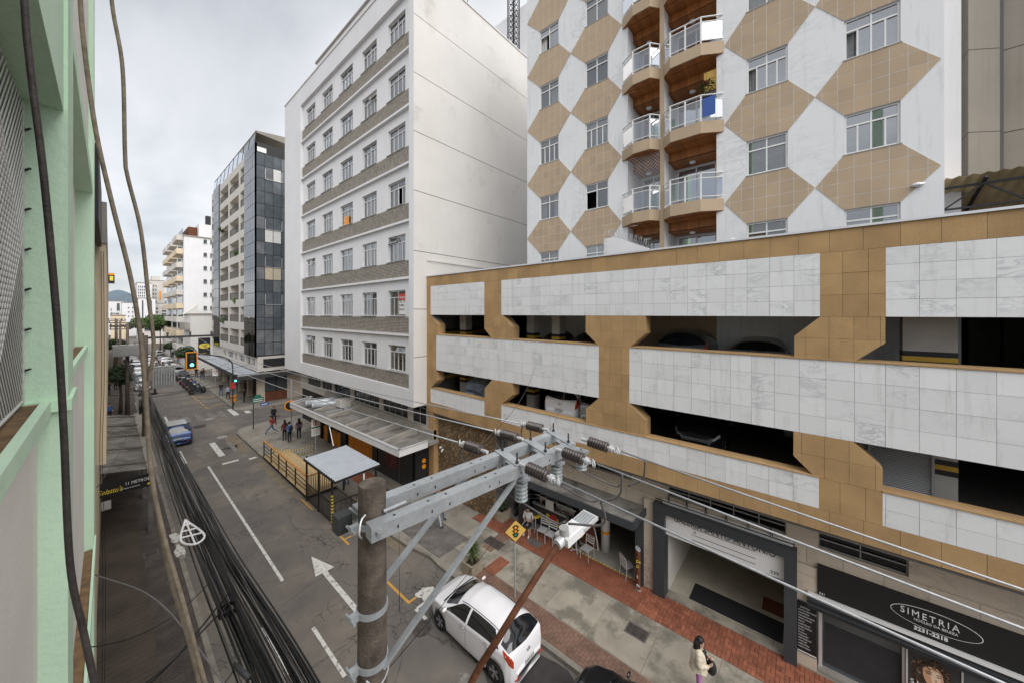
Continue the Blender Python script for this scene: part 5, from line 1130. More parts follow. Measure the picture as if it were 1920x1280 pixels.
m = MB(); m.box(13.78, 13.80, 8.0, 10.3, 1.16, 1.55); m.build('glass_screen', 'pane_glass', ct); m = MB(); m.bar((13.79,8.0,1.56),(13.79,10.3,1.56),.03); m.build('screen_rail', 'frame_alu', ct)
for (yy, h, mt) in ((9.9,.28,'frame_grey'),(9.5,.2,'curtain_white'),(8.6,.3,'steel_galv'),(8.2,.22,'dark_grey')): m = MB(); m.box(13.95, 14.3, yy-.15, yy+.15, 1.16, 1.16+h); m.build('appliance', mt, ct)
m = MB(); m.box(16.9, 17.45, 5.5, 10.8, .16, 2.2); sh = m.build('back_shelf', 'dark_grey', cf)
for i in range(26):
    m = MB(); yy = 5.7+i*.19; m.lathe([(.04,0),(.045,.12),(.02,.18),(.015,.24)], (16.8, yy, 1.3+.5*(i % 2)), n=8); m.build('bottle', random.choice(['sign_green','orange_panel','curtain_white','door_brown']), sh)
m = MB(); m.box(13.73, 13.75, 9.55, 10.1, .35, 1.0); m.build('menu_sheet', 'dark_grey', ct)
o = MB().box(13.66,13.69,9.15,9.6,1.18,1.62).build('menu_card', 'white_print'); tag(o, 'white paper menu propped on the cafe counter', 'menu')
sl = thing('beer_sign', 'yellow SOL sign with red disc on the cafe counter front', 'sign', (13.72, 9.2, .5))
text('S', .50, (13.72, 9.62, .55), 'yellow_print', sl, bold=.02); text('L', .50, (13.72, 9.02, .50), 'yellow_print', sl, bold=.02)
m = MB(); m.lathe([(.2,0),(.2,.02),(0,.025)], (13.73,9.17,.78), (-1,0,0), 20); m.build('red_disc', 'sign_red', sl)
mat('poster_mix', (0.10, 0.38, 0.34), 0.5, var=0.7, scale=7, blotch=((0.65, 0.2, 0.03), 6, 0.52, 1.0))
o = MB().box(13.70,13.73,7.95,8.5,.5,1.2).build('cafe_poster', 'poster_mix'); tag(o, 'colourful green and orange poster on the cafe counter', 'poster')
bc = thing('brown_cutout', 'brown advertising cutout with white edge beside the cafe counter', 'advertisement', (13.9, 7.4, .16))
pts = [(7.85,.2),(7.85,1.9),(7.7,2.25),(7.45,2.35),(7.2,2.2),(7.12,1.8),(7.25,1.4),(7.1,1.0),(7.0,.6),(6.95,.2)]
m = MB(); m.prism(pts, (.05,0,0), (13.85,0,0), (0,1,0), (0,0,1)); m.build('edge', 'white_print', bc); m = MB(); m.prism([(7.42+(p[0]-7.42)*.93, 1.25+(p[1]-1.25)*.965) for p in pts], (.01,0,0), (13.835,0,0), (0,1,0), (0,0,1)); m.build('board', 'rust', bc)
wc = thing('white_column', 'round white column with orange band inside the cafe', 'column', (14.15, 6.75, .16))
m = MB(); m.smooth = True; m.cyl((14.15,6.75,.16),(14.15,6.75,2.93),.19,n=24); m.build('shaft', 'frame_white', wc); m = MB(); m.cyl((14.15,6.75,.95),(14.15,6.75,1.06),.197,n=24); m.build('band', 'orange_panel', wc)
ys_ = MB()
for q in range(20): ys_.box(13.30, 13.345, 5.1+q*.16, 5.1+q*.16+.09, .150, .166)
ys_.build('yellow_edge', 'yellow_print', cf, kind='stuff')
# aluminium chairs
def make_chair():
    t = thing('aluminium_chair', 'x', 'chair', (0,0,0), 'aluminium cafe chairs', world=False)
    for sx in (-1,1):
        m = MB(); m.tube([(-.19,sx*.2,0),(-.19,sx*.2,.45)], .012, 8); m.build('leg', 'frame_alu', t)
        m = MB(); m.tube(bez([(.24,sx*.2,0),(.19,sx*.2,.45),(.24,sx*.2,.87)],6), .012, 8); m.build('leg', 'frame_alu', t)
    m = MB()
    for q in range(5): m.box(-.2+q*.083, -.2+q*.083+.072, -.2, .2, .445, .457)
    m.build('seat', 'frame_alu', t); m = MB(); m.tube([(-.2,-.2,.44),(-.2,.2,.44)], .012, 8); m.tube([(.2,-.2,.44),(.2,.2,.44)], .012, 8); m.build('seat_rail', 'frame_alu', t)
    for z in (.58,.68,.78): m = MB(); x = .20+(z-.45)*.1; m.box(x-.006, x+.006, -.2, .2, z, z+.055); m.build('back_slat', 'frame_alu', t)
    m = MB(); m.tube([(.24,-.2,.87),(.245,0,.885),(.24,.2,.87)], .012, 8); m.build('top_rail', 'frame_alu', t)
    return t
ch = make_chair()
spots = [((13.0,9.28,.15), .15, 'aluminium chair at left of the pair in front of the cafe counter'), ((12.98,8.83,.15), .05, 'aluminium chair at right of the pair in front of the cafe counter'),
         ((13.18,7.12,.15), -.15, 'single aluminium chair by the cafe door beside the yellow table'), ((13.32,5.42,.16), 2.6, 'aluminium chair standing next to the brown advertising totem')]
for i, (l_, rz, lb) in enumerate(spots):
    if i == 0: ch.location = l_; ch.rotation_euler.z = rz; ch['label'] = lb
    else: dup(ch, l_, rz, lb)
def make_table():
    t = thing('bistro_table', 'x', 'table', (0,0,0), 'round bistro tables', world=False)
    m = MB(); m.lathe([(.30,.72),(.31,.735),(.30,.75)], n=28); tp = m.build('top', 'yellow_print', t); m = MB(); m.lathe([(.12,.7515),(.11,.754)], n=16); m.build('print', 'sign_red', tp)
    m = MB(); m.cyl((0,0,.03),(0,0,.72),.025,n=10); m.build('stem', 'frame_alu', t)
    for q in range(4): a = q*math.pi/2+.4; m = MB(); m.bar((0,0,.05),(.26*math.cos(a),.26*math.sin(a),.02),.04,.025); m.build('foot', 'frame_alu', t)
    return t
tb = make_table(); tb.location = (13.32,9.95,.15); tb['label'] = 'round yellow table with a black bag beside the seated person in white'
dup(tb, (13.32,7.72,.15), .3, 'round yellow table beside the single chair below the street lamp')
bag = thing('black_bag', 'black bag lying on the yellow cafe table', 'bag', (13.28, 10.0, .9)); m = MB(); m.smooth = True; m.sphere((13.25,10.0,1.0), .17, 12, 8, (1,1.3,.6)); m.build('body', 'black_metal', bag); m = MB(); m.tube(bez([(13.1,9.85,1.02),(13.1,10.0,1.2),(13.2,10.15,1.05)],6), .012, 6); m.build('strap', 'black_metal', bag)
# advertising totem
tt = thing('advertising_totem', 'brown oval advertising totem standing on the red bricks by the gallery', 'totem', (13.02, 4.9, .15))
ell = [(.17*math.cos(q*.2618), .09*math.sin(q*.2618)) for q in range(24)]; rt = Matrix.Rotation(R(35), 2)
ell = [tuple(rt @ Vector(p)) for p in ell]
m = MB(); m.prism([(13.02+a*1.15, 4.9+b*1.15) for a, b in ell], (0,0,.05), (0,0,.15)); m.build('base', 'steel_galv', tt); m = MB(); m.smooth = False; m.prism([(13.02+a, 4.9+b) for a, b in ell], (0,0,1.42), (0,0,.2)); m.build('drum', 'door_brown', tt)
m = MB(); m.prism([(13.02+a*.98, 4.9+b*.98) for a, b in ell], (0,0,.02), (0,0,1.621)); m.build('cap', 'frame_alu', tt)
dn = Vector((-math.sin(R(35))*-1, 0, 0)); xd = (-.82,-.57,0)
for s_, z, sz, mt in (('De',1.20,.17,'yellow_print'),('Cl',1.02,.15,'yellow_print'),('70',.30,.16,'white_print')): text(s_, sz*.8, (13.02-.94*.158-.35*.065, 4.9-.35*.158+.94*.065, z), mt, tt, (.35,-.937,0), ext=.012)
m = MB(); m.sphere((12.90,4.86,.66), .06, 10, 8, (.6,.8,1.6)); m.build('cone_print', 'curtain_warm', tt)
# ------------------------------------------------------------------ beauty salon
sm = thing('beauty_salon', 'beauty salon shopfront with long black SIMETRIA sign and rolled dark awning', 'shop', (13.4, -2.5, .13))
m = MB(); m.box(13.30, 13.40, -6, -.19, 2.43, 3.28); sgn = m.build('sign_board', 'black_print', sm)
el = lambda s_: [(-2.36+.74*s_*math.cos(q*math.pi/24), 2.872+.245*s_*math.sin(q*math.pi/24)) for q in range(48)]
m = MB(); m.prism(el(1.0), (.006,0,0), (13.288,0,0), (0,1,0), (0,0,1)); m.build('oval_rim', 'white_print', sm); m = MB(); m.prism([(a, b) for a, b in [(-2.36+.725*math.cos(q*math.pi/24), 2.872+.232*math.sin(q*math.pi/24)) for q in range(48)]], (.004,0,0), (13.284,0,0), (0,1,0), (0,0,1)); m.build('oval_field', 'black_print', sm)
text('SIMETRIA', .225, (13.280,-1.79,2.85), 'white_print', sm, spacing=1.35, sx=.80, name='shop_name'); text('NÚCLEO DA BELEZA', .082, (13.280,-2.02,2.755), 'white_print', sm, sx=.92); text('3231-2218', .128, (13.292,-2.02,2.52), 'white_print', sm, sx=1.0, bold=.004, name='phone_number'); text('541', .085, (13.292,-.23,2.465), 'white_print', sm, name='house_number')
m = MB(); m.box(13.22, 13.30, -6, .02, 2.335, 2.425); m.build('cassette', 'frame_white', sm)
for q in range(5): m = MB(); m.box(13.22-.03*q, 13.30-.03*q, -6, .04, 2.33-.055*(q+1)+.004, 2.33-.055*q); m.build('awning_fold', 'charcoal_panel' if q % 2 else 'black_metal', sm)
for (a, b, c, d) in ((.262,-.185,2.86,3.12),(.262,-.185,2.05,2.85),(.262,-.185,.14,.52)): m = MB(); m.box(13.34, 13.5, b, a, c, d); m.build('marble_slab', 'marble_beige', sm)
sp = thing('services_board', 'black board listing salon services between gallery and salon', 'sign', (13.33, .04, .5))
m = MB(); m.box(13.315, 13.338, -.182, .262, .52, 2.02); m.build('board', 'black_print', sp)
for i, s_ in enumerate(['SIMETRIA','CORTE DE CABELO UNISSEX','COLORAÇÃO','CRONOGRAMA CAPILAR','TERAPIAS CAPILARES','ESCOVA','LUZES MECHAS','SELAGEM ORGÂNICA','BOTOX','PENTEADO','MAQUIAGEM','SOBRANCELHAS','MANICURE','LIMPEZA DE PELE','MASSOTERAPIA']): text(s_, .052 if i else .07, (13.310,.235 if i else .19,1.84-i*.083), 'white_print', sp, ext=.001, sx=.62 if len(s_) > 14 else .75)
m = MB(); m.box(13.308, 13.314, -.17, .25, .545, .575); m.build('footer_line', 'white_print', sp)
m = MB(); m.box(13.62, 13.66, -6, -.2, .13, 2.35); m.build('shop_glass', 'glass_spandrel', sm)
for q in range(26): m = MB(); m.box(13.60, 13.615, -1.85, -.35, .35+q*.045, .35+q*.045+.03); m.build('blind_slat', 'dark_grey', sm)
m = MB(); m.box(13.52, 13.62, -.30, -.22, .13, 2.3); m.box(13.52, 13.62, -1.92, -1.86, .13, 2.3); m.build('mullion', 'frame_alu', sm)
m = MB(); m.box(13.42, 13.7, -6, -.2, .12, .22); m.build('step', 'concrete', sm)
# salon poster: a face with curly hair
ps = thing('salon_poster', 'salon poster showing a face with curly hair and SIM lettering', 'poster', (13.45, -2.35, .3))
m = MB(); m.box(13.46, 13.50, -2.83, -1.92, .2, 2.02); m.build('sheet', 'dark_grey', ps); m = MB(); m.box(13.44, 13.46, -1.945, -1.915, .2, 2.05); m.box(13.44, 13.46, -2.84, -2.81, .2, 2.05); m.box(13.44,13.46,-2.81,-1.945,2.02,2.05); m.build('frame', 'frame_alu', ps)
mat('print_skin', (0.62, 0.36, 0.22), 0.5, var=0.12, scale=4); mat('print_skin_hi', (0.82, 0.62, 0.46), 0.5, var=0.05); mat('print_hair', (0.05, 0.03, 0.02), 0.5, var=0.3, scale=20); mat('print_hair_hi', (0.32, 0.20, 0.11), 0.5, var=0.3, scale=20); mat('print_lip', (0.55, 0.12, 0.10), 0.5, var=0)
P_ = lambda pts, mt, x, nm: MB().prism([(-2.37-a, 1.36+b) for a, b in pts], (.002,0,0), (x,0,0), (0,1,0), (0,0,1)).build(nm, mt, ps)
P_([(-.30,.28),(-.15,.43),(.08,.44),(.26,.3),(.33,.0),(.36,-.3),(.3,-.6),(.12,-.5),(-.15,-.55),(-.33,-.35),(-.38,0)], 'print_hair', 13.456, 'hair_shape')
P_([(-.17,.17),(-.08,.28),(.07,.28),(.15,.17),(.17,.02),(.15,-.12),(.10,-.24),(.03,-.30),(-.04,-.27),(-.12,-.14),(-.17,.0)], 'print_skin', 13.452, 'face_shape')
P_([(-.04,.2),(.08,.22),(.13,.1),(.12,-.1),(.05,-.18),(-.02,-.1),(-.05,.05)], 'print_skin_hi', 13.449, 'cheek_shape')
P_([(-.12,.09),(-.03,.105),(-.02,.085),(-.11,.07)], 'print_hair', 13.446, 'eye_shape'); P_([(.05,.085),(.13,.10),(.13,.08),(.06,.065)], 'print_hair', 13.446, 'eye_shape'); P_([(-.13,.13),(-.02,.15),(-.02,.135),(-.12,.115)], 'print_hair', 13.446, 'brow_shape'); P_([(.05,.135),(.14,.145),(.14,.13),(.05,.12)], 'print_hair', 13.446, 'brow_shape')
P_([(.0,-.16),(.04,-.145),(.09,-.16),(.05,-.19)], 'print_lip', 13.446, 'lip_shape'); P_([(.03,.0),(.06,.0),(.07,-.09),(.03,-.09)], 'print_skin', 13.446, 'nose_shape')
rng = random.Random(4)
cu = MB(); cu2 = MB()
for q in range(70):
    a0 = rng.uniform(0,6.28); rr = rng.uniform(.24,.42); cx, cz = rr*math.cos(a0)*.95, .02+rr*math.sin(a0)*1.1
    if abs(cx) < .16 and -.3 < cz < .28: continue
    pp = [(13.452, -2.37-(cx+.035*math.cos(k*1.1+q)), 1.36+cz-.02*k+.02*math.sin(k*1.1+q)) for k in range(6)]
    (cu if q % 3 else cu2).tube(pp, .007, 4)
cu.build('curls', 'print_hair', ps, kind='stuff'); cu2.build('curls', 'print_hair_hi', ps, kind='stuff')
text('SIM', .17, (13.445,-1.98,1.02), 'white_print', ps, ext=.001, spacing=1.4)
# planter with bush near the rubble wall, palm planter by the kerb
mat('planter_stone', (0.36, 0.31, 0.24), 0.9, var=0.25, scale=5, bump=0.4); mat('soil', (0.06, 0.045, 0.03), 0.95, var=0.4, scale=12)
def planter(x, y, w, l, h, label, name='planter'):
    t = thing(name, label, 'planter', (x, y, .13)); m = MB(); m.prism([(x-w/2,y-l/2),(x+w/2,y-l/2),(x+w/2,y+l/2),(x-w/2,y+l/2)], (0,0,h), (0,0,.13)); 
    m = MB(); a = .07; 
    for (x0, x1, y0_, y1_) in ((x-w/2,x+w/2,y-l/2,y-l/2+a),(x-w/2,x+w/2,y+l/2-a,y+l/2),(x-w/2,x-w/2+a,y-l/2+a,y+l/2-a),(x+w/2-a,x+w/2,y-l/2+a,y+l/2-a)): m.box(x0,x1,y0_,y1_,.13,.13+h)
    m.build('trough', 'planter_stone', t); m = MB(); m.box(x-w/2+a, x+w/2-a, y-l/2+a, y+l/2-a, .13, .13+h*.75); m.build('soil', 'soil', t); return t
planter(9.55, 10.32, .62, .62, .42, 'square stone planter at the kerb in front of the white hatchback')
pm = thing('palm', 'small spiky palm growing in the kerb planter', 'plant', (9.55, 10.32, .45))
m = MB(); m.cyl((9.55,10.32,.42),(9.56,10.33,.75),.05,.04,8); m.build('stem', 'bark', pm)
m = MB(); rng = random.Random(8)
for q in range(210):
    a = rng.uniform(0,6.28); el_ = rng.uniform(-.35,1.45); L_ = rng.uniform(.32,.55); b0 = Vector((9.55,10.32,.68+rng.uniform(0,.5))); d = Vector((math.cos(a)*math.cos(el_), math.sin(a)*math.cos(el_), math.sin(el_))); s_ = Vector((-math.sin(a), math.cos(a), 0))*.016; mid = b0+d*L_*.55; tip = b0+d*L_+Vector((0,0,-.10*L_))
    m.add([b0-s_*.4, b0+s_*.4, mid+s_, mid-s_, tip], [(0,1,2,3),(3,2,4)])
m.build('fronds', 'leaf_palm', pm)
planter(13.0, 12.15, .7, 1.3, .5, 'rough stone planter beside the rubble wall and cafe')
bu = thing('dark_bush', 'dark round bush in the rough stone planter by the cafe', 'plant', (13.0, 12.15, .6))
def leaf_cloud(mb, c, r, n, ls, rng, sc=(1,1,1)):
    for _ in range(n):
        v = Vector((rng.gauss(0,1), rng.gauss(0,1), rng.gauss(0,1))).normalized()*r*(rng.random()**.45); v = Vector((v.x*sc[0], v.y*sc[1], v.z*sc[2])); p = Vector(c)+v
        nrm = (v.normalized()+Vector((rng.gauss(0,.6), rng.gauss(0,.6), rng.gauss(0,.6)+.3))).normalized(); a = nrm.orthogonal().normalized(); a.rotate(Matrix.Rotation(rng.uniform(0,6.28), 3, nrm)); b = nrm.cross(a)
        s_ = ls*rng.uniform(.6,1.3); mb.add([p-a*s_, p+b*s_*.55, p+a*s_, p-b*s_*.55], [(0,1,2,3)])
rng = random.Random(9); m = MB(); [leaf_cloud(m, (13.0+rng.uniform(-.2,.2), 12.15+q*.25-.4, .85+rng.uniform(-.1,.15)), .36, 260, .05, rng) for q in range(4)]; m.build('foliage', 'leaf_dark', bu); m = MB(); m.cyl((13,12.15,.5),(13,12.15,.8),.03,n=6); m.build('stem', 'bark', bu)
# ================================================================== POWER POLE WITH CROSSARM
pp = thing('power_pole', 'stained concrete power pole with steel crossarm and braces in the foreground', 'pole', (1.22, 2.36, .13))
m = MB(); m.smooth = True; m.tube([(1.22,2.36,z) for z in (.1,3,6,9.0,9.29)], [.15,.13,.11,.094,.092], 24, caps=False); m.build('shaft', 'pole_concrete', pp)
m = MB(); m.lathe([(.092,9.285),(.088,9.30),(.05,9.305),(0,9.298)], (1.22,2.36,0), n=24); m.build('pole_top', 'pole_concrete', pp)
NL, NR, FL, FR = Vector((1.12,2.215,9.05)), Vector((3.30,1.965,9.05)), Vector((1.16,2.50,9.05)), Vector((3.50,2.29,9.05))
def beam(a, b):
    d = (b-a).normalized(); m = MB(); m.bar(a, b, .10, .10); o = m.build('crossarm', 'steel_galv', pp); m = MB()
    for f in (.08,.2,.27,.45,.5,.62,.8): c = a+(b-a)*f; m.cyl(c+Vector((0,0,.0502)), c+Vector((0,0,.0510)), .011, n=10); m.cyl(c+Vector((.117,-.993,0))*.0502+Vector((0,0,-.01)), c+Vector((.117,-.993,0))*.0515+Vector((0,0,-.01)), .013, n=10)
    m.build('bolt_hole', 'black_metal', o); return o
beam(NL, NR); beam(FL, FR)
for f in (.62,.80,.97):   # saddle plates joining the two beams
    c = NL+(NR-NL)*f; d = FL+(FR-FL)*f; m = MB(); m.bar(c+Vector((0,-.05,.056)), d+Vector((0,.05,.056)), .10, .008); m.bar(c+Vector((.06,-.05,-.06)), d+Vector((.06,.05,-.06)), .05, .03); sd_ = m.build('saddle', 'steel_galv', pp)
    m = MB(); m.cyl(c+Vector((0,0,-.1)), c+Vector((0,0,.16)), .008, n=8); m.cyl(d+Vector((0,0,-.1)), d+Vector((0,0,.16)), .008, n=8); m.cyl(c+Vector((0,0,.06)), c+Vector((0,0,.08)), .016, n=6); m.cyl(d+Vector((0,0,.06)), d+Vector((0,0,.08)), .016, n=6); m.build('stud', 'dark_grey', sd_)
for top, zb, yo in ((Vector((2.20,2.44,9.0)),8.42,.09),(Vector((2.41,2.03,9.0)),8.03,-.09)):
    b = Vector((1.25,2.36+yo,zb)); m = MB(); m.bar(b, top, .045, .008); m.bar(b+Vector((0,0,-.02)), top+Vector((0,0,-.02)), .008, .045); m.build('brace', 'steel_galv', pp)
for z in (9.03, 8.05, 8.42):
    m = MB(); r = .098+.004*(9.3-z); m.lathe([(r,-.02),(r+.006,-.02),(r+.006,.02),(r,.02)], (1.22,2.36,z), n=24); m.bar((1.22-r-.06,2.36,z),(1.22-r,2.36,z),.04,.05); m.cyl((1.22-r-.05,2.30,z),(1.22-r-.05,2.43,z),.009,n=8); m.build('clamp', 'steel_galv', pp)
m = MB(); m.cyl((1.16,2.12,9.06),(1.16,2.58,9.06),.010,n=8); m.cyl((1.16,2.13,9.06),(1.16,2.16,9.06),.022,n=6); m.cyl((1.25,2.26,9.12),(1.42,2.25,9.12),.012,n=8); m.build('through_bolt', 'steel_galv', pp)
m = MB(); m.box(1.03, 1.13, 2.47, 2.57, 8.96, 9.08); m.build('junction_box', 'dark_grey', pp)
m = MB(); m.tube(bez([(1.10,2.27,9.0),(1.07,2.24,9.05),(1.09,2.26,9.12),(1.13,2.28,9.14)],5), .006, 6); m.tube(bez([(1.14,2.29,8.0),(1.2,2.25,7.93),(1.3,2.29,7.95),(1.32,2.33,8.05)],6), .006, 6); m.build('tie_wire', 'frame_alu', pp)
# street lamp on the same pole
sl = thing('street_lamp', 'white LED street lamp on a rusty curved arm', 'street lamp', (1.3, 2.4, 5.6))
m = MB(); m.smooth = True; m.tube(bez([(1.3,2.42,5.3),(1.9,2.75,6.0),(2.50,2.70,6.62),(2.72,2.50,7.07),(3.146,2.38,7.45),(3.56,2.31,7.70)],8), [.036]*41, 12); m.build('arm', 'rust', sl)
ax = Vector((.985,-.12,.13)).normalized(); ay = Vector((0,0,1)).cross(ax).normalized(); az_ = ax.cross(ay); rot = Matrix((ax, ay, az_)).transposed(); c0 = Vector((3.58,2.30,7.72))
m = MB(); m.obox(c0+ax*.20, (.34,.20,.10), rot); bd = m.build('housing', 'white_paint', sl); m = MB(); m.obox(c0+ax*.50, (.30,.23,.045), rot); m.build('led_head', 'frame_alu', sl)
m = MB()
for i in range(9):
    for j in range(5): m.obox(c0+ax*(.38+i*.029)+ay*(-.08+j*.04)+az_*.026, (.018,.026,.012), rot)
m.build('cooling_fins', 'steel_galv', sl, kind='stuff')
for j in range(6): m = MB(); m.obox(c0+ax*.22+ay*(-.075+j*.03)+az_*.056, (.26,.008,.02), rot); m.build('rib', 'white_paint', bd)
m = MB(); m.cyl(c0+ax*.09+az_*.05, c0+ax*.09+az_*.14, .06, n=16); m.build('photocell', 'frame_grey', sl); m = MB(); m.cyl(c0-ax*.06, c0+ax*.06, .06, n=14); m.build('spigot', 'frame_alu', sl)
# insulators
def strain(a, b, label):
    a = Vector(a); b = Vector(b); d = (b-a).normalized(); L_ = (b-a).length
    t = thing('strain_insulator', label, 'insulator', a, 'ribbed strain insulators on the crossarm'); pr = []
    n = 8
    for i in range(n): h = L_*.18+i*L_*.62/n; s_ = L_*.62/n; pr += [(.026,h),(.053,h+s_*.25),(.055,h+s_*.45),(.028,h+s_*.7)]
    m = MB(); m.smooth = True; m.lathe(pr, a, d, 16); m.build('sheds', 'porcelain_brown', t)
    m = MB(); m.cyl(a-d*.02, a+d*L_*.2, .018, n=8); m.build('end_fitting', 'frame_alu', t); m = MB(); m.cyl(a+d*L_*.78, b, .018, n=8); m.lathe([(.02,0),(.036,.0),(.036,.03),(.02,.03)], a+d*L_*.86, d, 10); m.build('end_fitting', 'frame_alu', t)
    m = MB(); c = b+d*.03; m.tube([c+Vector((math.cos(q)*.03*d.y, 0, math.sin(q)*.03))+d*math.cos(q)*.03 for q in [k*.6283 for k in range(11)]], .008, 6); m.build('shackle', 'frame_alu', t)
XA, XB, XC = 3.40, 2.97, 2.46
nm = {XA:'outer', XB:'middle', XC:'inner'}
for x in (XA, XB, XC):
    yf = 2.29+(3.5-x)*.09; yn = 1.965+(3.3-x)*.115
    strain((x,yf+.07,9.12), (x,yf+.44,9.11), 'dark ribbed insulator on the far side of the crossarm, %s of three' % nm[x])
    strain((x,yn-.07,9.12), (x-.01,yn-.44,9.10), 'dark ribbed insulator on the near side of the crossarm, %s of three' % nm[x])
    t = thing('post_insulator', 'grey ribbed insulator hanging under the crossarm below the %s conductor' % nm[x], 'insulator', (x+.05,yn-.02,8.95), 'grey hanging insulators')
    pr = []
    for i in range(5): h = -.02-i*.036; pr += [(.035,h),(.062,h-.012),(.062,h-.02),(.038,h-.03)]
    m = MB(); m.smooth = True; m.lathe(pr, (x+.05,yn-.02,8.95), (0,0,1), 18); m.build('sheds', 'porcelain_grey', t); m = MB(); m.cyl((x+.05,yn-.02,8.74),(x+.05,yn-.02,9.0),.014,n=8); m.box(x+.0,x+.10,yn-.09,yn+.28,8.95,8.975); m.build('bracket', 'steel_galv', t)
# conductors (twisted aluminium) and jumpers
def conductor(pts, r, mt, label, group, name='power_conductor', cat='cable'):
    m = MB(); m.smooth = True; m.tube(pts, r, 6); o = m.build(name, mt); return tag(o, label, cat, group)
def span(a, b, sag, n=24): a = Vector(a); b = Vector(b); return [a.lerp(b, i/n)+Vector((0,0,-4*sag*(i/n)*(1-i/n))) for i in range(n+1)]
for x in (XA, XB, XC):
    yf = 2.29+(3.5-x)*.09+.5; yn = 1.965+(3.3-x)*.115-.5
    conductor(span((x,yf,9.11),(1.4+(x-1.2),30,9.05),.35), .0085, 'cable_alu', 'aluminium power line running away down the street from the %s far insulator' % nm[x], 'power lines leaving the crossarm')
    conductor(span((x,yn,9.10),(x+.1,-24,9.0),.5), .0085, 'cable_alu', 'thick aluminium power line passing to the right from the %s near insulator' % nm[x], 'power lines leaving the crossarm')
    j = bez([(x-.01,yn-.25,9.08),(x+.05,yn-.2,8.86),(x+.06,yn-.05,8.74)] if x != XC else [(x,yn-.35,9.07),(x+.1,yn-.32,8.83),(x+.05,yn-.03,8.74)], 8)
    conductor(j, .009, 'cable_grey', 'short looped jumper cable under the %s near insulator' % nm[x], 'jumper loops', 'jumper_cable')
    j = bez([(x,yf-.05,9.10),(x+.02,yf-.12,8.9),(x+.06,yn+.2,8.70),(x+.05,yn,8.74)], 8)
    conductor(j, .008, 'cable_grey', 'jumper cable dropping from the %s far insulator' % nm[x], 'jumper loops', 'jumper_cable')
# thin stay wires and drops crossing the view near the pole
for i, (a, b, r) in enumerate([((1.9,2.15,9.3),(12.3,9.2,8.2),.004),((2.7,2.1,9.1),(12.3,7.6,7.6),.004),((1.35,2.75,9.2),(1.5,3.2,.2),.008),((1.44,2.72,9.15),(1.62,3.1,.2),.006),((1.5,2.7,8.6),(1.75,3.3,.2),.004),((1.0,2.5,7.6),(12.4,8.6,4.4),.004),((2.1,2.45,8.9),(13.2,7.8,3.2),.003),((2.25,2.5,8.9),(13.2,8.0,3.2),.003),((1.4,2.3,8.3),(9.9,16.3,3.5),.003)]):
    lb = ['thin black stay wire rising to the garage facade, left of two','thin black stay wire rising to the garage facade, right of two','pale vertical wire hanging beside the pole, left of three','pale vertical wire hanging beside the pole, middle of three','pale vertical wire hanging beside the pole, right of three','thin black wire slanting down towards the shops','thin wire to the cafe crossing the car, left','thin wire to the cafe crossing the car, right','thin wire to the shop canopy'][i]
    conductor(span(a, b, .1 if i in (2,3,4) else .35), r, 'cable_alu' if i in (2,3,4) else 'cable_black', lb, 'thin wires around the pole', 'thin_wire')
# ================================================================== TELECOM CABLE BUNDLE along the left kerb
rng = random.Random(12); lb = 'thin black telecom cable in the thick bundle over the left kerb'
for i in range(58):
    f = rng.random()**.75; x0 = 1.12+.68*f+rng.uniform(-.06,.06); xm = 1.19+.52*f+rng.uniform(-.07,.07); zm = 5.25+rng.uniform(-.16,.20); z0 = 5.45+rng.uniform(-.25,.25); r = rng.choice([.006,.008,.010,.010,.012,.016])
    pts = bez([(x0-.2,-1.5,z0+.1),(x0,4.6,z0),(x0*.45+xm*.55,9.5,(z0+zm)/2-.06),(xm,15.5,zm),(1.22+.42*f+rng.uniform(-.06,.06),21.5,zm+.15),(1.38+.3*(f-.5)+rng.uniform(-.05,.05),29.6,5.7+rng.uniform(-.3,.35))], 9)
    conductor(pts, r, 'cable_black' if rng.random() < .75 else 'cable_grey', lb, 'telecom cables over the left kerb', 'telecom_cable')
lb = 'thin black telecom cable of the far span over the left pavement'
for i in range(16):
    f = rng.random(); pts = span((1.45+.3*f,30.2,5.5+rng.uniform(-.3,.4)),(1.1+.3*f,52.5,5.6+rng.uniform(-.3,.4)),.5+rng.uniform(-.2,.3)); conductor(pts, .012, 'cable_black', lb, 'telecom cables of the far span', 'telecom_cable')
for i, (a, b) in enumerate([((.2,30,6.2),(8.6,46.5,5.6)),((1.4,30,7.0),(11.5,39.5,5.2)),((1.4,30.1,5.5),(8.7,46.5,4.4)),((-.1,36,5.0),(11.3,37,5.1)),((-.1,44,5.2),(10.5,47,5.0)),((1.2,52.6,7.2),(9.3,60,4.5))]):
    conductor(span(a, b, .5), .018, 'cable_black', ['black cable crossing high over the street towards the traffic light','black cable crossing the street to the white office block','lower black cable crossing towards the traffic light','black cable strung level across the side street corner, nearer','black cable strung level across the side street corner, farther','black cable crossing to the long grey canopy'][i], 'cables crossing the street', 'crossing_cable')
# coil of spare cable
cl = MB()
for q in range(5): cl.tube([(1.15+.05*q*.4, 29.5+.34*math.cos(a)*(1-.06*q), 5.1+.42*math.sin(a)*(1-.05*q)) for a in [k*.33 for k in range(20)]], .03, 6)
tag(cl.build('cable_coil', 'cable_black'), 'coil of spare black cable hanging at the second pole', 'cable coil')
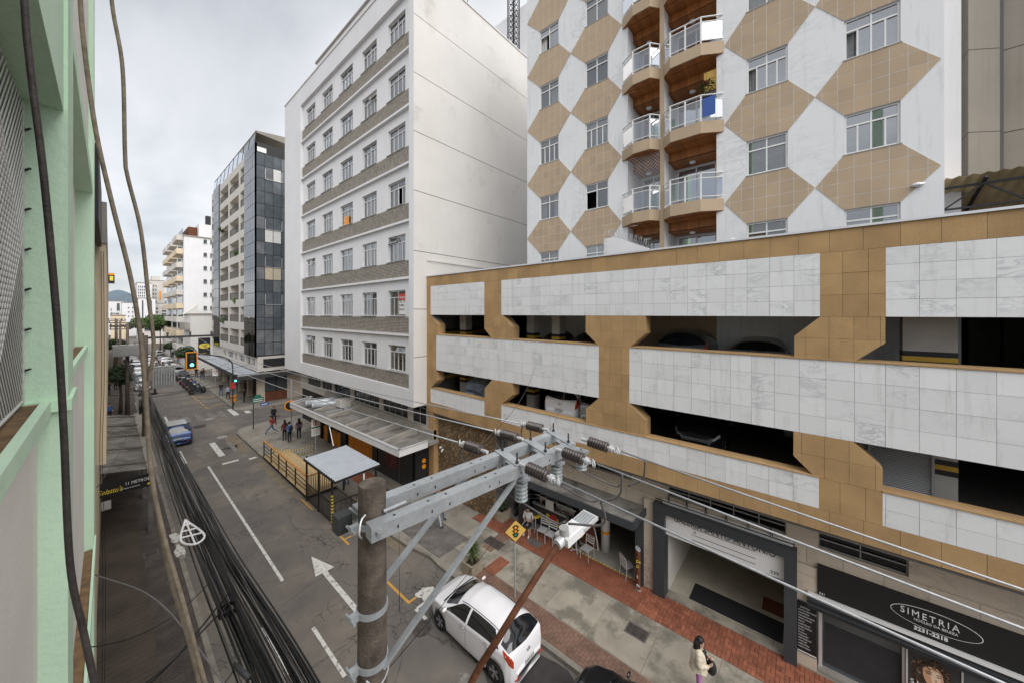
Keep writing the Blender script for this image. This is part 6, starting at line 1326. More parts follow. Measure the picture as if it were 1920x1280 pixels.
# white triangular cable storage bracket
tr = MB(); tp = [Vector((1.20,11.5,5.50)), Vector((1.00,10.4,5.48)), Vector((1.44,10.25,5.48))]
cc = (tp[0]+tp[1]+tp[2])/3
for s_ in (1.0,): 
    pts = bez([tp[0], tp[0].lerp(tp[1],.85), tp[1].lerp(tp[2],.5)+Vector((0,-.16,0)), tp[2].lerp(tp[0],.15), tp[0]], 8); tr.tube(pts, .022, 6)
for f in (.25,.5,.75): tr.tube([tp[0].lerp(tp[1],f), tp[0].lerp(tp[2],f)], .018, 6)
tr.tube([tp[0], (tp[1]+tp[2])/2+Vector((0,-.15,0))], .018, 6)
tag(tr.build('slack_bracket', 'white_paint'), 'white triangular cable slack frame tied to the black cable bundle', 'cable frame')
# hand-thick cables hanging close to the camera
for pts, r, mt, lb in (
  ([(-.14,1.41,11.6),(-.13,1.40,11.23),(-.12,1.38,11.07),(-.10,1.36,10.82),(-.08,1.34,10.48),(-.07,1.33,10.23),(-.06,1.31,9.92),(-.04,1.29,9.76),(-.02,1.26,9.62),(.02,1.22,9.3)], .0062, 'cable_dusty', 'thick dark cable hanging closest to the camera in front of the mint wall'),
  ([(-.12,3.23,12.8),(-.11,3.21,12.32),(-.09,3.18,11.98),(-.05,3.14,11.55),(.01,3.07,11.14),(.08,2.99,10.71),(.12,2.95,10.34),(.14,2.92,9.97),(.16,2.90,9.56),(.21,2.84,9.19),(.28,2.76,8.82),(.36,2.66,8.37),(.45,2.60,7.9)], .0105, 'cable_tan', 'rough tan cable falling from above, left one of the pair'),
  ([(-.01,3.15,12.8),(.01,3.10,12.32),(.05,3.06,11.95),(.06,3.05,11.44),(.07,3.03,11.30),(.12,2.98,10.99),(.15,2.94,10.59),(.17,2.92,10.31),(.155,2.94,10.14),(.14,2.95,10.01),(.15,2.96,9.75),(.185,2.92,9.35),(.235,2.86,8.94),(.30,2.78,8.60),(.38,2.70,8.1)], .0092, 'cable_tan', 'rough tan cable falling from above, right one of the pair')):
    m = MB(); m.smooth = True; m.tube(bez(pts, 8), r, 10); tag(m.build('drop_cable', mt), lb, 'cable', 'drop cables at left')
for i, (pts, r, mt, lb) in enumerate([([(-.18,9.0,6.2),(.5,7.5,6.1),(1.1,5.2,5.6)], .010, 'cable_grey', 'mottled cable slanting from the left wall down to the cable bundle'), ([(-.15,6.6,5.6),(.5,6.9,5.5),(1.35,7.6,5.5)], .012, 'cable_black', 'black service cable joining the bundle from the left wall, nearer'), ([(-.15,6.7,5.45),(.5,7.0,5.4),(1.4,7.9,5.5)], .014, 'cable_black', 'black service cable joining the bundle from the left wall, farther')]):
    conductor(bez(pts,10), r, mt, lb, 'service cables at lower left', 'service_cable')
m = MB()
for q in range(4): m.tube([(1.3+.12*math.cos(a), 7.5+.14*math.sin(a), 5.45+.02*q+.03*math.sin(3*a)) for a in [k*.4 for k in range(17)]], .010, 5)
tag(m.build('cable_coil', 'cable_black'), 'small knot of black cable where service lines meet the bundle', 'cable coil')
sb = thing('splice_box', 'small dark splice box tied among the black cables at lower left', 'box', (1.15, 5.6, 5.6)); m = MB(); m.smooth = True; m.cyl((1.12,5.9,5.72),(1.20,5.6,5.7),.035,n=12); m.build('case', 'dark_grey', sb); m = MB(); m.cyl((1.11,5.95,5.72),(1.12,5.9,5.72),.03,n=10); m.build('cap', 'black_metal', sb)
rng = random.Random(31)
for i, lb in enumerate(['first thin black drop wire looping off the left wall','second thin black drop wire looping off the left wall, lower','third thin black drop wire near the bottom left corner','fourth thin wire from the left wall to the second pole']):
    a = [(-.2,7.4,6.0),(-.2,6.2,5.2),(-.2,5.4,5.0),(-.24,12.5,6.4)][i]; b = [(1.2,8.6,5.4),(1.25,6.4,5.35),(1.3,5.2,5.4),(1.35,29.8,6.2)][i]; conductor(span(a, b, .25+.1*i), .007, 'cable_black', lb, 'service cables at lower left', 'service_cable')
# ================================================================== FAR POLES AND TRANSFORMERS
def far_pole(x, y, zt, arms, label):
    t = thing('utility_pole', label, 'pole', (x, y, .1), 'utility poles along the left pavement'); m = MB(); m.smooth = True; m.tube([(x,y,.1),(x,y,zt)], [.17,.11], 12); m.build('shaft', 'pole_concrete', t)
    for (z, xa, xb) in arms:
        m = MB(); m.box(x+xa, x+xb, y-.06, y+.06, z-.06, z+.06); a_ = m.build('crossarm', 'dark_grey', t); n = max(2, int((xb-xa)/.75))
        for q in range(n): m = MB(); xx = x+xa+.1+(xb-xa-.2)*q/(n-1); m.lathe([(.03,.06),(.07,.12),(.04,.18),(.07,.24),(.02,.3)], (xx,y,z), n=10); m.build('insulator', 'porcelain_brown', a_)
    return t
far_pole(1.4, 30, 9.2, [(9.05,-.2,3.1),(5.7,-.3,.5)], 'concrete utility pole with long crossarm behind the tan cables')
far_pole(1.2, 52.6, 9.4, [(9.2,-1.2,1.2),(5.6,-.3,.4)], 'utility pole carrying the wide ribbed transformer')
far_pole(1.0, 74, 9.4, [(9.2,-1.1,1.1),(8.3,-1.0,1.0),(5.6,-.3,.4)], 'third utility pole along the left pavement')
far_pole(.9, 96, 9.4, [(9.2,-1.1,1.1),(8.3,-.9,.9)], 'fourth utility pole along the left pavement'); far_pole(.9, 120, 9.4, [(9.2,-1.1,1.1)], 'most distant utility pole along the left pavement')
def transformer(x, y, z, w, d, h, label, pale):
    t = thing('transformer', label, 'transformer', (x, y, z), 'pole transformers'); mt = 'frame_grey' if not pale else 'curtain_grey'; m = MB(); m.box(x-w/2, x+w/2, y-d/2, y+d/2, z, z+h); m.build('tank', mt, t)
    n = int(w/.11)
    for q in range(n): m = MB(); xx = x-w/2+w*(q+.5)/n; m.box(xx-.02, xx+.02, y-d/2-.16, y-d/2, z+.08, z+h-.06); m.build('fin', mt, t)
    m = MB(); m.box(x-w/2-.04, x+w/2+.04, y-d/2-.04, y+d/2+.04, z+h, z+h+.04); m.build('lid', mt, t)
    for q in (-1,0,1): m = MB(); m.lathe([(.04,0),(.07,.06),(.04,.12),(.07,.18),(.03,.26)], (x+q*w*.28,y,z+h+.04), n=10); m.build('bushing', 'porcelain_brown', t)
transformer(2.1, 29.4, 6.2, 1.0, .7, 1.15, 'pale ribbed transformer on the second pole above the street', True)
transformer(1.15, 51.8, 6.3, 1.9, .9, 1.05, 'wide dark ribbed transformer on the pole over the left tree', False)
# ================================================================== TRAFFIC LIGHTS, SIGNS, BIN
def tl_head(t, x, y, z, on=True, s=1.0, frame=None):
    m = MB(); m.box(x-.17*s, x+.17*s, y-.1, y+.1, z-.5*s, z+.5*s); h = m.build('housing', 'black_print', t)
    for i, mt in enumerate(['lamp_red_off','lamp_amber_off','lamp_green_on']):
        m = MB(); zz = z+.31*s-i*.31*s; m.lathe([(.11*s,0),(.11*s,.02),(0,.03)], (x,y-.1,zz), (0,-1,0), 14); m.build('lens', mt if i == 2 else 'dark_grey', h)
        m = MB(); m.tube([(x+.13*s*math.cos(a), y-.1, zz+.13*s*math.sin(a)) for a in [.2*k for k in range(0,16)]], .012, 5); m.build('visor', 'black_metal', h)
    if frame: m = MB(); w = .3*s; hh = .62*s; m.bar((x-w,y+.05,z-hh),(x+w,y+.05,z-hh),.07*s); m.bar((x-w,y+.05,z+hh),(x+w,y+.05,z+hh),.07*s); m.bar((x-w,y+.05,z-hh),(x-w,y+.05,z+hh),.07*s); m.bar((x+w,y+.05,z-hh),(x+w,y+.05,z+hh),.07*s); m.build('back_frame', 'orange_panel', t); m = MB(); m.box(x-w,x+w,y+.03,y+.05,z-hh,z+hh); m.build('backboard', 'black_print', t)
tl = thing('traffic_light', 'traffic light on a curved arm at the far corner showing green', 'traffic light', (8.75, 47.6, .13))
m = MB(); m.smooth = True; m.tube(bez([(8.75,47.6,.13),(8.75,47.6,4.4),(8.6,47.6,5.3),(8.0,47.6,5.85),(6.8,47.6,6.2),(5.5,47.6,6.5)],8), .065, 10); m.build('post', 'dark_grey', tl); tl_head(tl, 5.45, 47.5, 5.75, s=1.35, frame=True); tl_head(tl, 8.95, 47.4, 3.5, s=.8)
m = MB(); m.box(8.55, 8.95, 47.5, 47.56, 2.4, 3.0); m.build('small_plate', 'sign_red', tl)
def post_sign(name, label, x, y, z0, h, parts, mt='steel_galv', r=.03):
    t = thing(name, label, 'sign', (x, y, z0)); m = MB(); m.cyl((x,y,z0),(x,y,z0+h),r,n=10); m.build('post', mt, t); parts(t); return t
def diamond(t):
    x, y, z = 9.63, 8.10, 2.62; c = Vector((x,y,z)); d = Vector((-.62,-.78,0)).normalized(); s_ = Vector((.78,-.62,0)); q = [(0,.42),(.42,0),(0,-.42),(-.42,0)]
    k = lambda pts, off, nm, mt, ex=.006: MB().prism(pts, d*ex, c+d*off, s_, (0,0,1)).build(nm, mt, t)
    k(q, .02, 'border', 'black_print'); k([(a*.93,b*.93) for a, b in q], .027, 'face', 'sign_yellow'); k([(-.075,-.22),(.075,-.22),(.075,.22),(-.075,.22)], .034, 'symbol', 'black_print')
    for i, mt in enumerate(['lamp_amber_off','lamp_amber_off','sign_green']): k([(.05*math.cos(a*.524), .13-.13*i+.05*math.sin(a*.524)) for a in range(12)], .041, 'symbol_lamp', mt); k([(-.14,.17-.13*i),(-.075,.17-.13*i),(-.075,.09-.13*i)], .034, 'symbol_fin', 'black_print'); k([(.14,.17-.13*i),(.075,.17-.13*i),(.075,.09-.13*i)], .034, 'symbol_fin', 'black_print')
post_sign('warning_sign', 'yellow diamond traffic signal warning sign beside the white hatchback', 9.66, 8.15, .14, 2.5, diamond)
def esign(t):
    x, y = 9.9, 27.58; m = MB(); m.box(x-.29, x+.29, y-.05, y-.03, 1.55, 2.8); m.build('plate', 'white_print', t)
    m = MB(); m.lathe([(.21,0),(.21,.006),(.17,.006),(.17,0)], (x,y-.055,2.5), (0,-1,0), 24, False); m.build('red_ring', 'sign_red', t); text('E', .30, (x-.09,y-.06,2.39), 'black_print', t, (1,0,0), bold=.01)
    m = MB(); m.box(x-.29, x+.29, y-.056, y-.05, 2.12, 2.22); m.build('green_strip', 'sign_green', t)
    for i in range(4): m = MB(); m.box(x-.22, x+.22-.06*(i % 2), y-.056, y-.05, 1.66+i*.10, 1.69+i*.10); m.build('small_print', 'frame_grey', t)
post_sign('parking_sign', 'white parking sign with red ringed E beside the parklet', 9.9, 27.58, .13, 2.7, esign)
def stsign(t):
    x, y = 8.45, 37.9; m = MB(); m.box(x-.1, x+.75, y-.05, y-.03, 2.5, 2.95); m.build('green_plate', 'sign_green', t); m = MB(); m.prism([(x+.05,2.95),(x+.6,2.95),(x+.5,3.2),(x+.15,3.2)], (0,.02,0), (0,y-.05,0), (1,0,0), (0,0,1)); m.build('green_top', 'sign_green', t); m = MB(); m.box(x+.5, x+1.15, y-.02, y, 2.1, 2.4); m.build('blue_plate', 'sign_blue', t)
    for i in range(2): m = MB(); m.box(x-.02, x+.66, y-.056, y-.05, 2.6+i*.17, 2.66+i*.17); m.build('white_line', 'white_print', t)
    m = MB(); m.box(x+.58, x+1.05, y-.026, y-.02, 2.2, 2.28); m.build('white_line', 'white_print', t)
post_sign('street_name_sign', 'green and blue street name plates on a slim corner post', 8.45, 37.95, .13, 2.9, stsign, 'dark_grey', .04)
def nopark(x, y): 
    def f(t):
        m = MB(); m.box(x-.3, x+.3, y-.05, y-.03, 2.2, 3.2); m.build('plate', 'white_print', t); m = MB(); m.lathe([(.22,0),(.22,.006),(.17,.006),(.17,0)], (x,y-.055,2.85), (0,-1,0), 20, False); m.build('red_ring', 'sign_red', t)
    return f
post_sign('parking_sign', 'white parking sign with red ring beside the parked motorcycles', 9.2, 60.0, .13, 3.1, nopark(9.2,60.0)); 
def plain(t): m = MB(); m.box(9.6, 10.1, 52.0, 52.03, 2.3, 3.0); m.build('plate', 'frame_white', t)
post_sign('notice_post', 'slim post with small pale plate before the motorcycles', 9.85, 52.05, .13, 2.9, plain)
lp_ = thing('tall_post', 'tall slim grey post rising past the shop canopy corner', 'post', (10.05, 33.3, .13)); m = MB(); m.cyl((10.05,33.3,.13),(10.05,33.3,4.9),.055,n=12); m.build('shaft', 'steel_galv', lp_); m = MB(); m.lathe([(.10,0),(.10,.06),(.08,.06)], (10.05,33.3,.13), n=12); m.build('base', 'steel_galv', lp_)
od = thing('round_orange_sign', 'round orange and black sign under the shop canopy corner', 'sign', (9.75, 32.6, 2.6)); m = MB(); m.lathe([(.42,0),(.42,.06),(.34,.06),(.34,.0)], (9.8,32.7,2.9), (-.5,-1,0), 24, False); m.build('rim', 'orange_panel', od); m = MB(); m.lathe([(.34,0.01),(.34,.05),(0,.05)], (9.8,32.7,2.9), (-.5,-1,0), 24); m.build('face', 'black_print', od)
bn_ = thing('litter_bin', 'orange round litter bin on a post at the far corner', 'litter bin', (9.15, 49.3, .13)); m = MB(); m.cyl((9.15,49.3,.13),(9.15,49.3,.7),.06,n=10); m.build('post', 'dark_grey', bn_); m = MB(); m.lathe([(.24,.65),(.28,1.25),(.26,1.3),(.22,1.3),(.2,.75)], (9.15,49.3,0), n=18); m.build('bucket', 'orange_panel', bn_); m = MB(); m.lathe([(.29,1.08),(.29,1.16)], (9.15,49.3,0), n=18); m.build('band', 'dark_grey', bn_)
# ================================================================== PARKLET: deck, railing, shelter
pk = thing('parklet_deck', 'timber parklet deck with black railing and orange handrail along the kerb', 'parklet', (8, 26, 0))
n = 0; y = 21.6
m = MB(); m.box(7.27, 8.95, 21.55, 30.1, .02, .17); m.build('frame', 'black_metal', pk)
for q in range(12): m = MB(); x = 7.27+q*.14; m.box(x+.005, x+.135, 21.55, 25.8, .172, .20); m.build('plank', 'wood_deck', pk); m = MB(); m.box(x+.005, x+.135, 25.81, 30.1, .172, .20); m.build('plank', 'wood_deck', pk)
ys_ = [21.6,23.45,25.1,26.6,28.25,29.95]
for yy in ys_: m = MB(); m.box(7.27, 7.33, yy-.03, yy+.03, .1, 1.28); m.build('post', 'black_metal', pk)
for z in (.45,.70,.95): m = MB(); m.box(7.28, 7.31, 21.6, 29.95, z, z+.035); m.build('rail', 'black_metal', pk)
m = MB(); m.box(7.24, 7.36, 21.5, 30.05, 1.28, 1.325); m.build('handrail', 'wood_rail', pk)
m = MB(); m.box(7.36, 8.9, 21.58, 21.70, 1.26, 1.30); m.build('handrail', 'wood_rail', pk)
for q in range(13): m = MB(); x = 7.4+q*.12; m.box(x, x+.025, 21.62, 21.645, .2, 1.26); m.build('baluster', 'black_metal', pk)
st = thing('bus_shelter', 'black steel shelter with corrugated metal roof beside the parklet', 'shelter', (8.2, 19.6, 0))
m = MB(); n = 30; X0, X1, Y0, Y1 = 6.95, 9.2, 17.0, 21.0
for i in range(n):
    ya, yb = Y0+(Y1-Y0)*i/n, Y0+(Y1-Y0)*(i+1)/n; za, zb_ = .05*(i % 2), .05*((i+1) % 2)
    m.cm = i % 2; m.quad((X0,ya,2.58+za),(X1,ya,2.66+za),(X1,yb,2.66+zb_),(X0,yb,2.58+zb_))  # every other face in darker grey, painting the shade of the corrugations
m.build('roof_sheet', ['tin_roof','frame_grey'], st)
m = MB(); m.bar((X0,Y0,2.52),(X0,Y1,2.52),.06,.09); m.bar((X1,Y0,2.60),(X1,Y1,2.60),.06,.09); m.bar((X0,Y0,2.52),(X1,Y0,2.60),.06,.09); m.bar((X0,Y1,2.52),(X1,Y1,2.60),.06,.09); m.build('roof_frame', 'black_metal', st)
for (x, y) in ((7.24,18.05),(7.25,19.78),(7.24,21.45),(9.1,17.2),(9.0,20.8)):
    m = MB(); m.box(x-.04, x+.04, y-.04, y+.04, 0 if x < 8 else .13, 2.5); c = m.build('post', 'black_metal', st)
    if y < 18.1 and x < 8:
        for q in range(9): m = MB(); m.box(x-.043, x+.043, y-.043, y+.043, .1+q*.16, .1+q*.16+.08); m.build('hazard_stripe', 'yellow_print', c)
for (ya, yb) in ((18.09,19.74),(19.82,21.41)):
    m = MB(); m.box(7.22, 7.26, ya, yb, 1.0, 1.04); m.box(7.22, 7.26, ya, yb, .12, .16); rl = m.build('side_rail', 'black_metal', st)
    for q in range(11): m = MB(); yy = ya+(yb-ya)*(q+.5)/11; m.box(7.23, 7.25, yy-.012, yy+.012, .16, 1.0); m.build('bar', 'black_metal', rl)
m = MB(); m.box(7.28, 9.06, 18.03, 18.06, 1.0, 1.04); m.box(7.28,9.06,18.03,18.06,.2,.24); rl = m.build('end_rail', 'black_metal', st)
for q in range(7): m = MB(); m.box(7.4+q*.26, 7.42+q*.26, 18.035, 18.055, .24, 1.0); m.build('bar', 'black_metal', rl)
m = MB(); m.bar((8.7,21.5,2.65),(9.3,23.6,3.2),.04,.04); m.build('tie_rod', 'frame_white', st)
# hazard chains on the pavement
for i, (a, b) in enumerate((((7.9,30.2,.6),(9.85,27.7,.9)),((7.9,30.4,.3),(9.85,27.7,.5)))):
    o = MB(); pts = span(a, b, .35, 30); 
    for q in range(30): o.cm = q % 2; o.tube([pts[q], pts[q+1]], .025, 6)
    tag(o.build('hazard_chain', ['yellow_print','black_print']), 'yellow and black hazard chain strung to the parking sign, %s one' % ('upper' if i == 0 else 'lower'), 'chain', 'hazard chains')
o = thing('security_camera', 'small white security camera on the rubble wall', 'camera', (12.5, 15.9, 2.6)); m = MB(); m.cyl((12.52,16.0,2.7),(12.35,15.9,2.65),.05,n=10); m.build('barrel', 'white_paint', o); m = MB(); m.cyl((12.58,16.2,2.75),(12.45,16.15,2.8),.06,n=10); m.build('barrel', 'white_paint', o)
# ================================================================== VEHICLES
def interp(tab, x):
    if x <= tab[0][0]: return tab[0][1]
    for (a, b), (c, d) in zip(tab[:-1], tab[1:]):
        if x <= c: f = (x-a)/(c-a); f = f*f*(3-2*f)*.5+f*.5; return b+(d-b)*f
    return tab[-1][1]
CAR = {
 'hatch': dict(x0=-1.91, x1=2.03, ax=(-1.25,1.25), R=.345, r=.305, base=.20, zm=.56,
   top=[(-1.91,.46),(-1.895,.60),(-1.86,.84),(-1.80,1.0),(-1.58,1.17),(-1.28,1.335),(-1.0,1.395),(-.4,1.455),(.1,1.45),(.42,1.375),(1.16,.99),(1.55,.90),(1.85,.77),(1.97,.63),(2.03,.46)],
   belt=[(-1.91,.44),(-1.86,.80),(-1.78,.965),(-1.0,.985),(0,.925),(1.18,.865),(1.6,.80),(1.88,.68),(2.03,.44)],
   wb=[(-1.91,.52),(-1.87,.62),(-1.80,.70),(-1.65,.765),(-1.2,.815),(0,.83),(1.2,.805),(1.6,.745),(1.85,.64),(1.97,.52),(2.03,.42)],
   win=(-1.40,-.08,.98), ws=(.52,1.14), rw=(-1.79,-1.33), tum=.36, e=2.7),
 'suv': dict(x0=-2.10, x1=2.25, ax=(-1.32,1.32), R=.39, r=.345, base=.26, zm=.66,
   top=[(-2.10,.50),(-2.085,.70),(-2.05,.98),(-2.0,1.10),(-1.82,1.40),(-1.70,1.56),(-1.3,1.62),(-.4,1.655),(.2,1.63),(.5,1.56),(1.2,1.13),(1.65,1.05),(2.05,.94),(2.2,.75),(2.25,.52)],
   belt=[(-2.10,.48),(-2.05,.95),(-1.95,1.08),(-1.0,1.06),(0,1.02),(1.2,.99),(1.7,.95),(2.1,.80),(2.25,.50)],
   wb=[(-2.10,.70),(-2.02,.80),(-1.9,.84),(-1.2,.88),(0,.90),(1.3,.87),(1.8,.80),(2.1,.68),(2.25,.50)],
   win=(-1.66,-.05,1.0), ws=(.55,1.16), rw=(-1.99,-1.72), tum=.2),
 'sedan': dict(x0=-2.15, x1=2.10, ax=(-1.28,1.30), R=.35, r=.31, base=.21, zm=.56,
   top=[(-2.15,.50),(-2.13,.70),(-2.08,.93),(-1.95,1.0),(-1.55,1.04),(-1.0,1.34),(-.7,1.42),(-.2,1.45),(.2,1.43),(.5,1.36),(1.2,.98),(1.6,.90),(1.92,.76),(2.05,.6),(2.1,.46)],
   belt=[(-2.15,.48),(-2.08,.90),(-1.9,.94),(-1.0,.94),(0,.90),(1.2,.86),(1.65,.80),(1.95,.66),(2.1,.44)],
   wb=[(-2.15,.62),(-2.05,.74),(-1.8,.80),(-1,.84),(0,.85),(1.2,.82),(1.65,.75),(1.95,.6),(2.1,.42)],
   win=(-1.22,-.08,.98), ws=(.55,1.16), rw=(-1.52,-1.05), tum=.24)}
def car_surf(c, x, v):
    zb = c['base']
    for ax in c['ax']:
        d = abs(x-ax)
        if d < c['R']: zb = max(zb, c['r']*.98+math.sqrt(c['R']**2-d*d))
    zt = interp(c['top'], x); zl = min(interp(c['belt'], x), zt-.01); w = interp(c['wb'], x)
    if v <= 0:
        zb = min(zb, zl-.03); zm = min(max(c['zm'], zb+.04), zl-.015)
        pts = [(-1,(w*.975,zb)),(-.8,(w*1.0,min(zb+.06,zm))),(-.5,(w*1.018,zm)),(-.2,(w*1.005,zm+(zl-zm)*.75)),(0,(w,zl))]
        for (a, p), (b, q) in zip(pts[:-1], pts[1:]):
            if v <= b: f = (v-a)/(b-a); return Vector((x, p[0]+(q[0]-p[0])*f, p[1]+(q[1]-p[1])*f))
    th = v*math.pi/2; dh = zt-zl; e_ = 2/c.get('e',3.3); k = min(1, dh/.42)
    zf = math.sin(th)**e_; y = w*max(0, math.cos(th))**e_*(1-c['tum']*k*zf)
    return Vector((x, y, zl+dh*zf))
def car_patch(c, xr, vr, off, nx=8, nv=6, side=1, both=False):
    """xr(v)->(x0,x1)"""
    m = MB(); m.smooth = True
    vs = [vr[0]+(vr[1]-vr[0])*j/nv for j in range(nv+1)]
    if both: vs = vs+[None]+[1-(q-1) for q in vs[::-1]][1:]; vs = [q for q in vs if q is not None]
    grid = []
    for v in vs:
        s_ = side; vv = v
        if v > 1: vv = 2-v; s_ = -side
        x0, x1 = xr(vv)
        row = []
        for i in range(nx+1):
            x = x0+(x1-x0)*i/nx; p = car_surf(c, x, vv); e1 = car_surf(c, x+.01, vv)-car_surf(c, x-.01, vv); e2 = car_surf(c, x, min(vv+.01,1))-car_surf(c, x, vv-.01)
            n_ = e1.cross(e2); n_ = n_.normalized() if n_.length > 1e-9 else Vector((0,0,1))
            if n_.y < -.02 or (abs(n_.y) <= .02 and n_.z < 0): n_ = -n_
            p = p+n_*off; row.append((p.x, p.y*s_, p.z))
        grid.append(row)
    w = nx+1; flat = [q for r_ in grid for q in r_]
    m.add(flat, [(j*w+i, j*w+i+1, (j+1)*w+i+1, (j+1)*w+i) for j in range(len(grid)-1) for i in range(nx)])
    return m
for nm_, cl_ in (('white',(.80,.80,.83)),('blue',(.03,.07,.20)),('black',(.012,.012,.014)),('silver',(.36,.37,.38)),('red',(.30,.02,.02)),('grey',(.10,.105,.11))):
    mat('paint_'+nm_, cl_, .3, metal=.0 if nm_ in ('white','black','red') else .35, var=.02, coat=.7)
mat('car_glass', (.012,.014,.017), .05, var=.1, spec=.7, coat=.5); mat('tyre', (.018,.018,.019), .85, var=.2, scale=20); mat('rim', (.42,.43,.45), .35, metal=.6, var=.05); mat('trim_black', (.02,.02,.021), .6, var=.1)
mat('tail_red', (.42,.045,.015), .2, var=.15, scale=15, coat=.6); mat('head_clear', (.55,.57,.58), .15, var=.2, scale=20, coat=.6); mat('chrome', (.65,.66,.68), .15, metal=.9, var=.03); mat('plate_white', (.62,.62,.62), .5, var=.03)
def make_car(kind, name, detail=True):
    c = CAR[kind]; t = thing(name, 'x', 'car', (0,0,0), None, world=False); n = 96; vs = [-1,-.9,-.8,-.65,-.5,-.35,-.2,-.08,0,.06,.14,.24,.34,.46,.6,.75,.88,1.0]
    xs = [c['x0']+(c['x1']-c['x0'])*(.5-.5*math.cos(math.pi*i/n))*.5+(c['x1']-c['x0'])*.5*i/n for i in range(n+1)]
    m = MB(); m.smooth = True; V = []; k = len(vs)
    for x in xs:
        half = [car_surf(c, x, v) for v in vs]; V += [(p.x, p.y, p.z) for p in half] + [(p.x, -p.y, p.z) for p in half[-2::-1]]
    w = 2*k-1
    m.add(V, [(i*w+j, i*w+j+1, (i+1)*w+j+1, (i+1)*w+j) for i in range(n) for j in range(w-1)] + [(i*w+w-1, i*w, (i+1)*w, (i+1)*w+w-1) for i in range(n)] + [tuple(range(w)), tuple(range(n*w+w-1, n*w-1, -1))])
    m.build('body', 'paint_white', t)
    wx0, wmid, wx1 = c['win']
    for s_ in (1,-1):
        fr = lambda v: (wmid+.05, wx1-.62*(v-.05)/.33)
        rr = lambda v: (wx0+.30*max(0,(v-.05)/.33), wmid-.03)
        car_patch(c, fr, (.035,.40), .006, 8, 5, s_).build('side_window', 'car_glass', t); car_patch(c, rr, (.035,.40), .006, 8, 5, s_).build('side_window', 'car_glass', t)
    car_patch(c, lambda v: (c['ws'][0]+.05*(1-v), c['ws'][1]-.16*(1-v)), (.30,1.0), .006, 8, 6, 1, True).build('windshield', 'car_glass', t)
    car_patch(c, lambda v: (c['rw'][0]+.10*(1-v), c['rw'][1]-.10*(1-v)), (.22,1.0), .006, 8, 6, 1, True).build('rear_window', 'car_glass', t)
    x0, x1 = c['x0'], c['x1']
    for s_ in (1,-1):
        car_patch(c, lambda v: (x0+.05+.02*(v+.4), x0+.40-.55*(.14-v)), (-.30,.14), .008, 6, 5, s_).build('taillight', 'tail_red', t)
        car_patch(c, lambda v: (x1-.36, x1-.10), (-.25,.10), .008, 5, 4, s_).build('headlight', 'head_clear', t)
        b0 = car_surf(c, wx1-.12, .02); m = MB(); m.smooth = True; m.sphere((b0.x, (b0.y+.09)*s_, b0.z+.06), .075, 10, 8, (.6,1.3,.85)); m.build('mirror', 'paint_white', t)
    # bumper trim, plate, badge
    m = MB()
    for s_ in (1,-1):
        pass
    car_patch(c, lambda v: (c['ax'][0]+c['R']+.02, c['ax'][1]-c['R']-.02), (-1.0,-.86), .006, 10, 2, 1).build('sill_trim', 'trim_black', t); car_patch(c, lambda v: (c['ax'][0]+c['R']+.02, c['ax'][1]-c['R']-.02), (-1.0,-.86), .006, 10, 2, -1).build('sill_trim', 'trim_black', t)
    zt = .52*c['base']/.2*.9; xp = x0-.012
    m = MB(); m.box(x0-.02, x0-.004, -.20, .20, .50 if kind != 'suv' else .62, .63 if kind != 'suv' else .75); pl_ = m.build('license_plate', 'plate_white', t)
    if detail: text('QNX 2C75', .085, (x0-.022,.175,.535 if kind != 'suv' else .655), 'black_print', pl_, (0,-1,0), ext=.001, sx=.9)
    m = MB(); m.box(x0+.03, x0+.14, -.50, .50, c['base']-.02, c['base']+.02); m.build('bumper_skirt', 'trim_black', t)
    if detail:
        for s_ in (1,-1):
            for xd in (wx1-.06, wmid+.01, c['ax'][0]+.30):
                pts = [car_surf(c, xd, v) for v in (-.86,-.7,-.5,-.3,-.1,0)]; m = MB(); m.tube([(p.x, (p.y+.001)*s_, p.z) for p in pts], .004, 4); m.build('door_seam', 'trim_black', t)
            for xd in (wmid+.16, wmid-.88): p = car_surf(c, xd, -.13); m = MB(); m.smooth = True; m.tube([(p.x-.09,(p.y+.006)*s_,p.z-.01),(p.x-.05,(p.y+.03)*s_,p.z),(p.x+.05,(p.y+.03)*s_,p.z),(p.x+.09,(p.y+.006)*s_,p.z+.005)], .013, 6); m.build('door_handle', 'chrome', t)
            pts = [car_surf(c, x, .44) for x in [c['rw'][1]+.1+(c['ws'][0]-.1-c['rw'][1]-.1)*i/16 for i in range(17)]]; m = MB(); m.tube([(p.x, p.y*s_, p.z+.008) for p in pts], .009, 5); m.build('roof_seam', 'trim_black', t)
            m = MB(); m.box(x0-.012, x0+.03, (.42 if s_ > 0 else -.62), (.62 if s_ > 0 else -.42), c['base']+.13, c['base']+.16); m.build('reflector', 'tail_red', t)
        p = car_surf(c, x0+.07, 1.0); m = MB(); zz = .80 if kind != 'suv' else .93
        m.tube([(x0+.035+.0*a, .075*math.cos(a), zz+.045*math.sin(a)) for a in [k_*.3927 for k_ in range(17)]], .008, 5); m.bar((x0+.03,.03,zz-.04),(x0+.03,.045,zz+.04),.012); m.bar((x0+.03,-.03,zz+.04),(x0+.03,-.045,zz-.04),.012); m.bar((x0+.03,.035,zz),(x0+.03,-.035,zz),.012); m.build('badge', 'chrome', t)
        pts = [car_surf(c, c['ws'][1]+.02, v) for v in (.35,.5,.65,.8,1.0)]; m = MB(); m.tube([(p.x, p.y, p.z+.012) for p in pts]+[(p.x, -p.y, p.z+.012) for p in pts[-2::-1]], .02, 6); m.build('cowl', 'trim_black', t)
        m = MB(); m.tube([(c['rw'][0]+.10,.05,zz+.28),(c['rw'][0]+.14,-.3,zz+.33)], .01, 5); m.build('wiper', 'trim_black', t)
    r = c['r']
